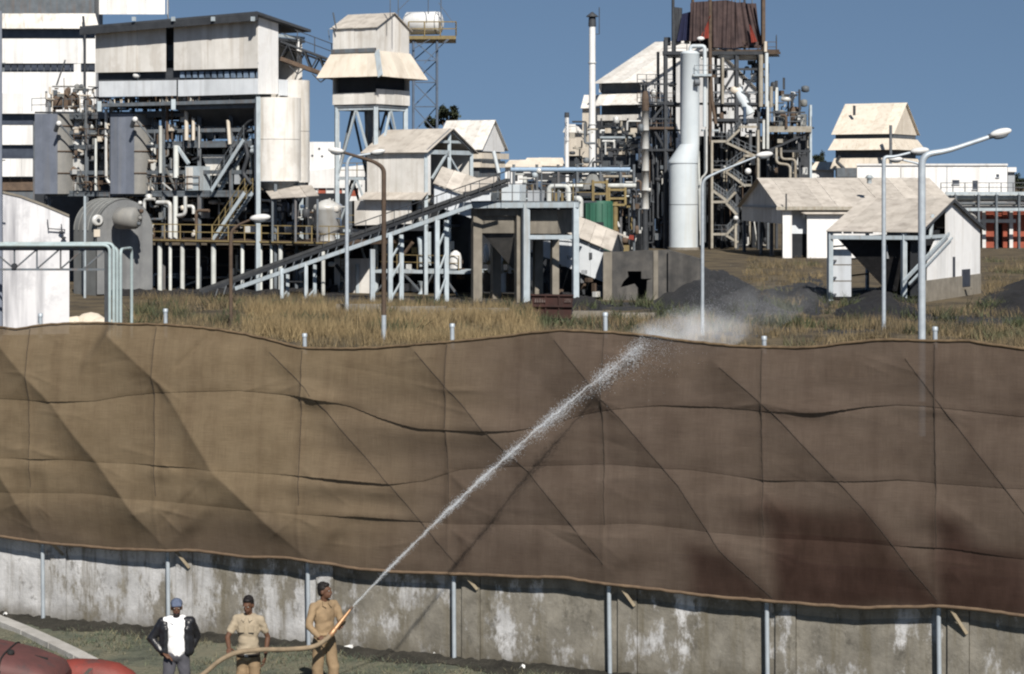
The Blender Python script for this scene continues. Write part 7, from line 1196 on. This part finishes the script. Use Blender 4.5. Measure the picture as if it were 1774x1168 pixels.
mc = at(1188, 580, 31.6); mi = MB(); mi.ell((0, 0, 0), (1.15, .7, .46), 24, 16, Matrix.Rotation(R(-14), 3, 'Y')); mo = mi.build('spray_mist', 'mist'); mo.location = mc + V(0, 0, .0); tag(stuff(mo), 'white drifting spray rising above the top edge of the screen', 'spray')
mi = MB(); mi.ell((0, 0, 0), (1.9, .9, .42), 24, 16, Matrix.Rotation(R(-24), 3, 'Y')); mo2 = mi.build('thin_mist', 'mist_thin'); mo2.location = at(1275, 552, 32.3); tag(stuff(mo2), 'faint thin spray drifting up to the right of the white spray', 'spray')
# ================================================================= people
def skin_like(name, c, rough=.6): return pmat(name, c, tuple(x * .8 for x in c), 6, rough=rough, rand=0, spec=.25)
skin_like('skin_brown', (.115, .058, .036)); skin_like('hair_black', (.012, .010, .010)); pmat('khaki_cloth', (.29, .205, .12), (.19, .135, .08), 5, rand=0, bump=.3, bscale=18); pmat('pale_khaki', (.36, .30, .215), (.26, .215, .155), 5, rand=0, bump=.3, bscale=18); pmat('leather_black', (.016, .017, .020), (.010, .010, .013), 5, rough=.38, rand=0, spec=.5, bump=.4, bscale=14)
pmat('shirt_white', (.80, .80, .80), (.70, .70, .71), 4, rand=0); pmat('trouser_grey', (.085, .085, .10), (.06, .06, .07), 5, rand=0); pmat('cap_blue', (.10, .125, .19), (.055, .07, .11), 22, rand=0); pmat('shoe_dark', (.03, .022, .018), (.02, .016, .013), 5, rough=.5, rand=0); pmat('eye_white', (.55, .52, .48), (.5, .47, .43), 5, rough=.3, rand=0); pmat('lip_dark', (.11, .045, .035), (.09, .035, .03), 5, rand=0)
DG = lambda: bpy.context.evaluated_depsgraph_get()
def remesh(prims, voxel, name, mat, parent, smooth=4, crease=0.0):
    """one continuous surface grown round tapered limbs and rounded masses"""
    m = MB()
    for p in prims:
        if p[0] == 'c':
            _, a, b, r1, r2 = p; a, b = Vector(a), Vector(b); d = b - a; L = d.length; prof = []
            for k in range(5): t = math.pi / 2 * (k / 4); prof.append((max(.001, r1 * math.sin(t)), -r1 * math.cos(t)))
            for k in range(5): t = math.pi / 2 * (k / 4); prof.append((max(.001, r2 * math.cos(t)), L + r2 * math.sin(t)))
            m.lathe(a, prof, 14, d)
        else: m.ell(p[1], p[2], 18, 12, p[3] if len(p) > 3 else None)
    o = m.build(name + '_tmp', mat); md = o.modifiers.new('r', 'REMESH'); md.mode = 'VOXEL'; md.voxel_size = voxel; md.use_smooth_shade = True; ms_ = o.modifiers.new('s', 'SMOOTH'); ms_.factor = .5; ms_.iterations = smooth
    bpy.context.view_layer.update(); me = bpy.data.meshes.new_from_object(o.evaluated_get(DG())); me.name = name; bpy.data.objects.remove(o); me.polygons.foreach_set('use_smooth', [True] * len(me.polygons))
    if crease:
        k = len(me.vertices); co = np.zeros(k * 3); me.vertices.foreach_get('co', co); co = co.reshape(-1, 3); no = np.zeros(k * 3); me.vertex_normals.foreach_get('vector', no); no = no.reshape(-1, 3); q = np.random.RandomState(len(name) + k % 97); d = np.zeros(k)
        for _ in range(10): a = q.normal(0, 1, 3) * np.array([11, 11, 15]); d += np.abs(np.sin(co @ a + q.uniform(0, 6) + 1.3 * np.sin(co @ (a[::-1] * .4)))) ** 2.5 * q.uniform(.4, 1)
        me.vertices.foreach_set('co', (co + no * ((d - d.mean()) * crease)[:, None]).reshape(-1))
    ob = bpy.data.objects.new(name, me); C.objects.link(ob); me.materials.clear(); me.materials.append(M[mat])
    if parent is not None: ob.parent = parent
    return ob
def ik(s, h, l1, l2, hint):
    s, h, hint = Vector(s), Vector(h), Vector(hint); d = h - s; D = min(d.length, (l1 + l2) * .995); d.normalize(); a = (l1 * l1 - l2 * l2 + D * D) / (2 * D); hh_ = math.sqrt(max(0, l1 * l1 - a * a)); n = (hint - d * hint.dot(d)).normalized(); return s + d * a + n * hh_, s + d * D
def hand_grip(c, ax, back, r, sgn=1):
    """hand closed round a bar: c on the bar axis, ax along it, back = direction of the knuckles"""
    ax, back = Vector(ax).normalized(), Vector(back).normalized(); back = (back - ax * back.dot(ax)).normalized(); sd = ax.cross(back); P = [('e', c + back * (r + .014), (.042, .042, .02), Matrix((ax, sd, back)).transposed())]; R_ = r + .010
    for k, ln in enumerate((2.3, 2.6, 2.5, 2.1)):
        o = c + ax * (-.031 + .021 * k) * sgn; pts = [o + back * (R_ * math.cos(t)) + sd * (R_ * math.sin(t)) for t in (.35, 1.1, 1.8, ln)]
        for a, b in zip(pts[:-1], pts[1:]): P.append(('c', a, b, .0098, .009))
    pts = [c + ax * .042 * sgn + back * (R_ * math.cos(t)) + sd * (R_ * math.sin(t)) + ax * .012 * sgn * i for i, t in enumerate((-.3, -1.1, -1.9))]
    for a, b in zip(pts[:-1], pts[1:]): P.append(('c', a, b, .012, .0105))
    return P
def hand_relaxed(w, d, palm, side):
    """open hand hanging from wrist w along d, slightly curled; palm = palm normal, side = towards the thumb"""
    w, d, palm, side = Vector(w), Vector(d).normalized(), Vector(palm).normalized(), Vector(side).normalized(); c = w + d * .055; P = [('e', c, (.040, .018, .052), Matrix((side, palm, d)).transposed())]
    for k, ln in enumerate((.062, .075, .070, .054)):
        o = c + d * .042 + side * (.029 - .0195 * k); q1 = o + d * ln * .5 + palm * .008; q2 = q1 + d * ln * .35 + palm * .016; q3 = q2 + d * ln * .15 + palm * .02
        for a, b in ((o, q1), (q1, q2), (q2, q3)): P.append(('c', a, b, .0095, .0085))
    t0 = c + side * .034 - d * .02; t1 = t0 + side * .018 + d * .035 + palm * .012; t2 = t1 + d * .03 + palm * .014
    for a, b in ((t0, t1), (t1, t2)): P.append(('c', a, b, .012, .010))
    return P
def person(label, loc, face, H, arms, head_turn, tilt, wear, build=1.0, legs=((-.10, .02), (.10, -.02))):
    """face: heading in degrees, 0 = towards the camera, positive turns to the image right"""
    root = bpy.data.objects.new('person', None); S = H / 1.71; f = R(face); Rm = Matrix.Rotation(f, 3, 'Z')
    def L(x, y, z): return Rm @ Vector((x * S * build if abs(x) > .02 else x * S, y * S, z * S))      # local body point, -y is forward
    loc = Vector(loc); inv = lambda p: Vector(p) - loc
    sk, up, lo_ = [], [], []; nk = L(0, .015, 1.46); hd = L(0, -.012, 1.605); hf = Matrix.Rotation(R(face + head_turn), 3, 'Z') @ Matrix.Rotation(R(tilt), 3, 'X')
    def Hd(x, y, z): return hd + hf @ Vector((x * S, y * S, z * S))
    sk += [('c', L(0, .02, 1.40), Hd(0, .02, -.06), .056 * S, .050 * S), ('e', Hd(0, .012, .022), (.073 * S, .092 * S, .090 * S), hf), ('e', Hd(0, -.022, -.045), (.056 * S, .066 * S, .070 * S), hf), ('e', Hd(0, -.066, -.084), (.026 * S, .022 * S, .022 * S), hf), ('c', Hd(0, -.082, .012), Hd(0, -.101, -.028), .011 * S, .015 * S), ('c', Hd(-.032, -.078, .022), Hd(.032, -.078, .022), .013 * S, .013 * S),
           ('c', Hd(-.02, -.084, -.056), Hd(.02, -.084, -.056), .011 * S, .011 * S), ('e', Hd(-.074, .012, -.012), (.013 * S, .022 * S, .034 * S), hf), ('e', Hd(.074, .012, -.012), (.013 * S, .022 * S, .034 * S), hf)]
    T = [('e', L(0, .01, 1.27), (.158 * S * build, .105 * S, .19 * S), Rm), ('e', L(0, 0, 1.08), (.140 * S * build, .10 * S * build, .17 * S), Rm), ('e', L(0, .012, .93), (.155 * S * build, .112 * S, .12 * S), Rm), ('c', L(-.145, .015, 1.395), L(.145, .015, 1.395), .055 * S, .055 * S), ('c', L(-.08, .02, 1.43), L(.08, .02, 1.43), .04 * S, .04 * S)]
    sk += T; info = {'L': L, 'Hd': Hd, 'S': S, 'Rm': Rm, 'hf': hf, 'T': T, 'arm': []}
    for sgn, a in zip((-1, 1), arms):                             # -1: the arm on the body's own image-left when facing the camera
        sh = L(.185 * sgn, .015, 1.395); tgt = inv(a['hand']) if 'hand' in a else L(*a['local']); el, wr = ik(sh, tgt, .285 * S, .25 * S, Rm @ Vector(a['hint'])); info['arm'].append((sh, el, wr)); sk += [('c', sh, el, .048 * S, .036 * S), ('c', el, el.lerp(wr, .35), .037 * S, .037 * S), ('c', el.lerp(wr, .3), wr, .037 * S, .025 * S)]
        if 'grip' in a: sk += hand_grip(wr + (wr - el).normalized() * .02, a['grip'], a['back'], a.get('r', .05), a.get('sgn', 1))
        else: sk += hand_relaxed(wr, a.get('dir') and (Rm @ Vector(a['dir'])) or (wr - el), Rm @ Vector(a['palm']), Rm @ Vector(a['side']))
    for sgn, (lx, ly) in zip((-1, 1), legs):
        hp = L(.085 * sgn, .01, .90); kn = L(lx * .98, ly - .015, .48); an = L(lx, ly + .02, .075); sk += [('c', hp, kn, .082 * S, .056 * S), ('c', kn, kn.lerp(an, .4), .054 * S, .054 * S), ('c', kn.lerp(an, .3), an, .055 * S, .036 * S), ('c', L(lx, ly + .04, .045), L(lx * 1.1, ly - .13, .035), .040 * S, .034 * S)]; info.setdefault('leg', []).append((hp, kn, an))
    body = remesh(sk, .0085, 'person', 'skin_brown', None, 3); body.location = loc; tag(body, label, 'person', 'men at the foot of the screen')
    for sgn in (-1, 1): e = MB(); e.ell(loc + Hd(.031 * sgn, -.081, .004), (.012 * S, .007 * S, .007 * S), 8, 6, hf); eo = e.build('eye', 'eye_white', body); e = MB(); e.ell(loc + Hd(.031 * sgn, -.087, .004), (.0055 * S, .004 * S, .0055 * S), 8, 6, hf); e.build('pupil', 'hair_black', eo)
    e = MB(); e.ell(loc + Hd(0, -.093, -.056), (.024 * S, .006 * S, .008 * S), 10, 6, hf); e.build('mouth', 'lip_dark', body)
    wear(body, info); bpy.data.objects.remove(root); return body
def shoes(body, i):
    S = i['S']
    for hp, kn, an in i['leg']: f = i['Rm'] @ Vector((0, -1, 0)); b = Vector((an.x, an.y, .045 * S)); remesh([('c', b - f * .03 * S, b + f * .15 * S, .052 * S, .044 * S), ('c', b, an, .05 * S, .046 * S)], .012, 'shoe', 'shoe_dark', body)
def trousers(body, i, mat, flare=1.0, top=.99):
    S, L = i['S'], i['L']; p = [('e', L(0, .012, .93), (.170 * S, .126 * S, .13 * S), i['Rm'])]
    for hp, kn, an in i['leg']: p += [('c', hp, kn, .096 * S, .072 * S * flare), ('c', kn, an + Vector((0, 0, .02)), .070 * S * flare, .068 * S * flare), ('c', kn + Vector((0, 0, .03)), kn - Vector((0, 0, .05)), .076 * S * flare, .070 * S * flare)]
    return remesh(p, .012, 'trousers', mat, body, 5, .0035)
def hair(body, i, mat='hair_black', full=True):
    Hd, hf, S = i['Hd'], i['hf'], i['S']; p = [('e', Hd(0, .026, .045), (.082 * S, .090 * S, .082 * S), hf), ('e', Hd(0, .045, -.005), (.078 * S, .066 * S, .075 * S), hf), ('e', Hd(0, -.03, .085), (.062 * S, .048 * S, .036 * S), hf)]
    r_ = random.Random(4)
    for k in range(26): a = r_.uniform(0, 6.28); t = r_.uniform(.1, 1.2); p.append(('e', Hd(.074 * math.sin(t) * math.cos(a), .03 + .08 * math.sin(t) * math.sin(a), .045 + .078 * math.cos(t)), (.02 * S, .02 * S, .018 * S), hf))
    return remesh(p, .008, 'hair', mat, body, 2)
def shirt(body, i, mat, sleeve, loose=.016, tail=None, name='shirt', open_collar=True):
    S, L, Rm = i['S'], i['L'], i['Rm']; p = [('e', q[1], tuple(x + loose for x in q[2]), q[3]) if q[0] == 'e' else ('c', q[1], q[2], q[3] + loose * .8, q[4] + loose * .8) for k, q in enumerate(i['T']) if k != 2]
    p += [('e', L(0, .005, 1.0), (.158 * S, .118 * S, .10 * S), Rm)]
    if tail: p += [('c', L(0, .005, 1.0), L(0, .005, tail), .125 * S, .130 * S), ('e', L(0, .01, tail + .04), (.178 * S, .132 * S, .10 * S), Rm)]
    for sh, el, wr in i['arm']:
        p += [('c', sh, sh.lerp(el, min(1, sleeve)), .062 * S, .056 * S)]
        if sleeve > 1: p += [('c', el, el.lerp(wr, sleeve - 1), .052 * S, .040 * S), ('e', el, (.055 * S, .055 * S, .055 * S))]
    o = remesh(p, .0105, name, mat, body, 4, .0035)
    for sg in (-1, 1): c_ = MB(); a, b, c2, d = L(.012 * sg, -.070, 1.435), L(.062 * sg, -.045, 1.475), L(.085 * sg, -.075, 1.41), L(.045 * sg, -.112, 1.385); lc = body.location; c_.prism([lc + a, lc + b, lc + c2, lc + d], Rm @ Vector((0, -.012, .004))); c_.build('collar', mat, o)
    return o
def ring_belt(body, i, z, rx, ry, mat, h=.04):
    m = MB(); n = 28; vs = []; lc = body.location
    for zz in (-h / 2, h / 2):
        for rr_ in (1.0, .93):
            for k in range(n): a = 6.2832 * k / n; vs.append(lc + i['L'](0, 0, z) + i['Rm'] @ Vector((rx * rr_ * math.cos(a), ry * rr_ * math.sin(a) + .008, zz)))
    fs = []
    for k in range(n): j = (k + 1) % n; fs += [(k, j, 2 * n + j, 2 * n + k), (n + k, 3 * n + k, 3 * n + j, n + j), (2 * n + k, 2 * n + j, 3 * n + j, 3 * n + k), (k, n + k, n + j, j)]
    m.add(vs, fs, True); b = m.build('belt', mat, body); bk_ = MB(); bk_.box(lc + i['L'](0, 0, z) + i['Rm'] @ Vector((0, -ry - .004, .008)), (.05, .012, .035), math.atan2(i['Rm'][1][0], i['Rm'][0][0])); bk_.build('buckle', 'silver', b)
# ---- man aiming the nozzle
def wear_c(b, i):
    trousers(b, i, 'khaki_cloth', 1.12); shirt(b, i, 'khaki_cloth', 1.82, .018); hair(b, i); shoes(b, i); ring_belt(b, i, 1.0, .166, .128, 'khaki_cloth', .045)
nzp = na.lerp(nb_, .30); hsp = hat(556, 1113, 28.66)
person('man in a khaki uniform aiming the fire nozzle up at the screen', V((562 - CX) * 29.1 / FPX, 29.1, 0), 38, 1.74, ({'hand': hsp + V(-.02, .10, .03), 'hint': (-1.0, .45, -.2), 'grip': (hat(568, 1104, 28.74) - hat(545, 1119, 28.6)), 'back': (-.3, .8, .5), 'r': .036}, {'hand': nzp + V(.01, .09, -.02), 'hint': (.5, -.1, -1), 'grip': nd, 'back': (.3, .75, -.6), 'r': .03, 'sgn': -1}), 32, -6, wear_c, .98, ((-.11, .03), (.12, -.05)))
# ---- man in the middle
def wear_b(b, i):
    trousers(b, i, 'khaki_cloth', 1.06); shirt(b, i, 'pale_khaki', .62, .020, .92); hair(b, i); shoes(b, i); ring_belt(b, i, .90, .172, .134, 'shoe_dark', .05)
    for sx in (-1, 1): m = MB(); m.box(b.location + i['L'](.072 * sx, -.122, 1.28), (.075, .02, .085), R(-4)); m.build('pocket', 'pale_khaki', b)
person('man in a pale khaki short sleeved shirt holding up the hose', V((430 - CX) * 28.35 / FPX, 28.35, 0), -4, 1.69, ({'hand': hat(396, 1139, 28.06) + V(.01, .04, .07), 'hint': (-.6, .5, .1), 'grip': V(1, 0, .35), 'back': (-.1, .4, 1), 'r': .036}, {'local': (.27, -.02, .90), 'hint': (.5, .7, 0), 'palm': (-1, 0, 0), 'side': (0, -1, 0)}), -10, 12, wear_b, .95, ((-.10, .0), (.11, .02)))
# ---- man in the leather jacket
def wear_a(b, i):
    S, L, Rm, Hd, hf = i['S'], i['L'], i['Rm'], i['Hd'], i['hf']; trousers(b, i, 'trouser_grey', 1.12); sh = shirt(b, i, 'shirt_white', .2, .022, .97)
    p = []
    for sg in (-1, 1):                                            # two open fronts and the back of the jacket
        p += [('c', L(.10 * sg, .02, 1.40), L(.185 * sg, .015, 1.395), .072 * S, .070 * S), ('c', L(.155 * sg, -.02, 1.36), L(.165 * sg, -.015, .98), .072 * S, .078 * S), ('c', L(.135 * sg, -.07, 1.30), L(.150 * sg, -.065, .98), .045 * S, .052 * S)]
    p += [('e', L(0, .075, 1.20), (.175 * S, .085 * S, .26 * S), Rm), ('c', L(-.1, .06, .98), L(.1, .06, .98), .085 * S, .085 * S), ('c', L(-.075, .045, 1.455), L(.075, .045, 1.455), .032 * S, .032 * S)]
    for s_, el, wr in i['arm']: p += [('c', s_, el, .072 * S, .064 * S), ('c', el, el.lerp(wr, .86), .062 * S, .048 * S), ('e', el, (.066 * S,) * 3)]
    remesh(p, .0105, 'jacket', 'leather_black', b, 3, .003); shoes(b, i)
    cp_ = remesh([('e', Hd(0, .012, .058), (.088 * S, .103 * S, .074 * S), hf), ('c', Hd(-.05, -.07, .045), Hd(.05, -.07, .045), .026 * S, .026 * S)], .008, 'cap', 'cap_blue', b, 3); remesh([('e', Hd(0, .055, -.03), (.074 * S, .052 * S, .05 * S), hf)], .008, 'hair', 'hair_black', b, 2)
    remesh([('e', Hd(0, -.05, -.085), (.05 * S, .045 * S, .03 * S), hf)], .007, 'beard', 'hair_black', b, 2)
person('man in a black leather jacket, white shirt and cap with a hand on his hip', V((306 - CX) * 28.2 / FPX, 28.2, 0), 6, 1.69, ({'local': (-.19, -.075, .99), 'hint': (-1, .5, 0), 'palm': (.4, .1, -1), 'side': (0, -1, -.2), 'dir': (.75, -.35, -.4)}, {'local': (.17, .10, .93), 'hint': (.6, .6, 0), 'palm': (-1, 0, 0), 'side': (0, -1, 0)}), 4, 4, wear_a, 1.08, ((-.12, .0), (.12, .01)))
# ================================================================= red truck at the image corner
pmat('truck_red', (.20, .040, .030), (.13, .034, .028), 3, rough=.6, rand=0, spec=.3, patch=(.07, .045, .042), pamt=.7, pscale=2.5, bump=.2, bscale=20); pmat('truck_dull', (.125, .052, .048), (.085, .040, .038), 4, rough=.65, rand=0, spec=.3, patch=(.06, .045, .045), pamt=.6, pscale=3, bump=.2, bscale=20); pmat('rubber', (.02, .02, .02), (.014, .014, .014), 5, rand=0); pmat('chrome', (.6, .6, .6), (.5, .5, .5), 5, rough=.25, metal=.9, rand=0)
TX, TY = -5.30, 26.6; tr = thing('red_truck', 'old red truck with rounded mudguard and bonnet at the lower left corner', 'truck', V(TX - 2, TY + .8, 0))
def t_(x, y, z): return V(TX + x, TY + y, z)
def loft(secs, name, mat, parent=tr):
    m = MB(); n = len(secs[0]); m.add([p for s in secs for p in s], [(i * n + k, i * n + k + 1, (i + 1) * n + k + 1, (i + 1) * n + k) for i in range(len(secs) - 1) for k in range(n - 1)], True); m.add(secs[0], [tuple(range(n))]); m.add(secs[-1], [tuple(range(n))]); return m.build(name, mat, parent)
secs = []
for x, zt_2, hw in ((-2.4, 1.30, .66), (-2.0, 1.25, .65), (-1.7, 1.19, .63), (-1.35, 1.11, .60), (-1.1, 1.02, .57), (-.95, .95, .54), (-.88, .80, .52)):
    s = []
    for k in range(13): a = math.pi * k / 12; cx_ = math.cos(a); sx_ = math.sin(a); s.append(t_(x, .85 - hw * math.copysign(abs(cx_) ** .45, cx_), .62 + (zt_2 - .62) * abs(sx_) ** .3))
    secs.append(s)
loft(secs, 'bonnet', 'truck_dull')
for k in range(5): one(tr, 'louvre', 'rubber', 'beam', t_(-1.95 + k * .17, .262, .98 - k * .03), t_(-1.95 + k * .17, .262, 1.10 - k * .045), .05, .02)
one(tr, 'panel_gap', 'rubber', 'poly', [t_(-1.62, .85 - .635 * math.copysign(abs(math.cos(a)) ** .45, math.cos(a)), .62 + .56 * abs(math.sin(a)) ** .3) for a in [math.pi * (k + .5) / 13 for k in range(13)]], .012, None, 5)
one(tr, 'bonnet_hinge', 'rubber', 'beam', t_(-2.4, .85, 1.312), t_(-1.1, .85, 1.03), .03, .03)
for yb in (.10, 1.60):
    secs = []
    for x, z0, zt_2, hw in ((-1.75, .45, .62, .10), (-1.55, .52, .77, .20), (-1.25, .56, .81, .25), (-.9, .60, .85, .27), (-.55, .58, .84, .27), (-.28, .53, .79, .25), (-.08, .46, .68, .20), (0.02, .42, .58, .12)):
        s = []
        for k in range(11): a = math.pi * k / 10; cx_ = math.cos(a); s.append(t_(x, yb - hw * math.copysign(abs(cx_) ** .7, cx_), z0 - .25 + (zt_2 - z0 + .25) * math.sin(a) ** .6))
        secs.append(s)
    fd = loft(secs, 'mudguard', 'truck_red'); wl = MB(); wl.lathe(t_(-.9, yb - .12, .40), [(.26, 0), (.38, .01), (.40, .05), (.40, .19), (.38, .23), (.26, .24)], 24, (0, 1, 0)); wo = wl.build('wheel', 'rubber', tr); one(wo, 'rim', 'truck_red', 'lathe', t_(-.9, yb - .135, .40), [(.22, 0), (.22, .02), (.08, .04)], 18, (0, 1, 0))
    hl = MB(); hl.lathe(t_(-.20, yb + (.35 if yb < 1 else -.35), .55), [(.05, -.16), (.11, -.06), (.12, 0), (.10, .03)], 18, (1, 0, 0)); hl.build('headlight', 'chrome', tr)
one(tr, 'grille', 'chrome', 'box', t_(-.57, .85, .62), (.06, .62, .42)); one(tr, 'bumper', 'steel_dark', 'box', t_(.10, .85, .42), (.10, 1.95, .16)); one(tr, 'chassis', 'steel_dark', 'box', t_(-2.2, .85, .42), (4.2, .8, .14))
one(tr, 'side_mirror', 'rubber', 'ell', t_(-1.55, .62, 1.17), (.05, .07, .045)); m = MB(); m.hexa([t_(-2.35, .05, .5), t_(-2.35, 1.65, .5), t_(-3.9, 1.65, .5), t_(-3.9, .05, .5)], [t_(-2.75, .15, 1.95), t_(-2.75, 1.55, 1.95), t_(-3.9, 1.55, 1.95), t_(-3.9, .15, 1.95)]); cb = m.build('cab', 'truck_red', tr); one(cb, 'windscreen', 'window_dark', 'prism', [t_(-2.40, .2, 1.25), t_(-2.40, 1.5, 1.25), t_(-2.66, 1.45, 1.85), t_(-2.66, .25, 1.85)], V(.06, 0, 0))
for sy_ in (.05, 1.65): one(cb, 'door_window', 'window_dark', 'prism', [t_(-2.75, sy_ + (.055 if sy_ < 1 else -.055), 1.25), t_(-3.6, sy_ + (.055 if sy_ < 1 else -.055), 1.25), t_(-3.6, sy_ + (.09 if sy_ < 1 else -.09), 1.8), t_(-2.9, sy_ + (.09 if sy_ < 1 else -.09), 1.8)], V(0, -.02 if sy_ < 1 else .02, 0))
one(tr, 'body_box', 'truck_red', 'box', t_(-5.6, .85, 1.15), (3.2, 1.8, 1.2))
for yb in (.10, 1.60): wl = MB(); wl.lathe(t_(-5.8, yb - .12, .40), [(.26, 0), (.38, .01), (.40, .05), (.40, .19), (.38, .23), (.26, .24)], 24, (0, 1, 0)); wl.build('wheel', 'rubber', tr)
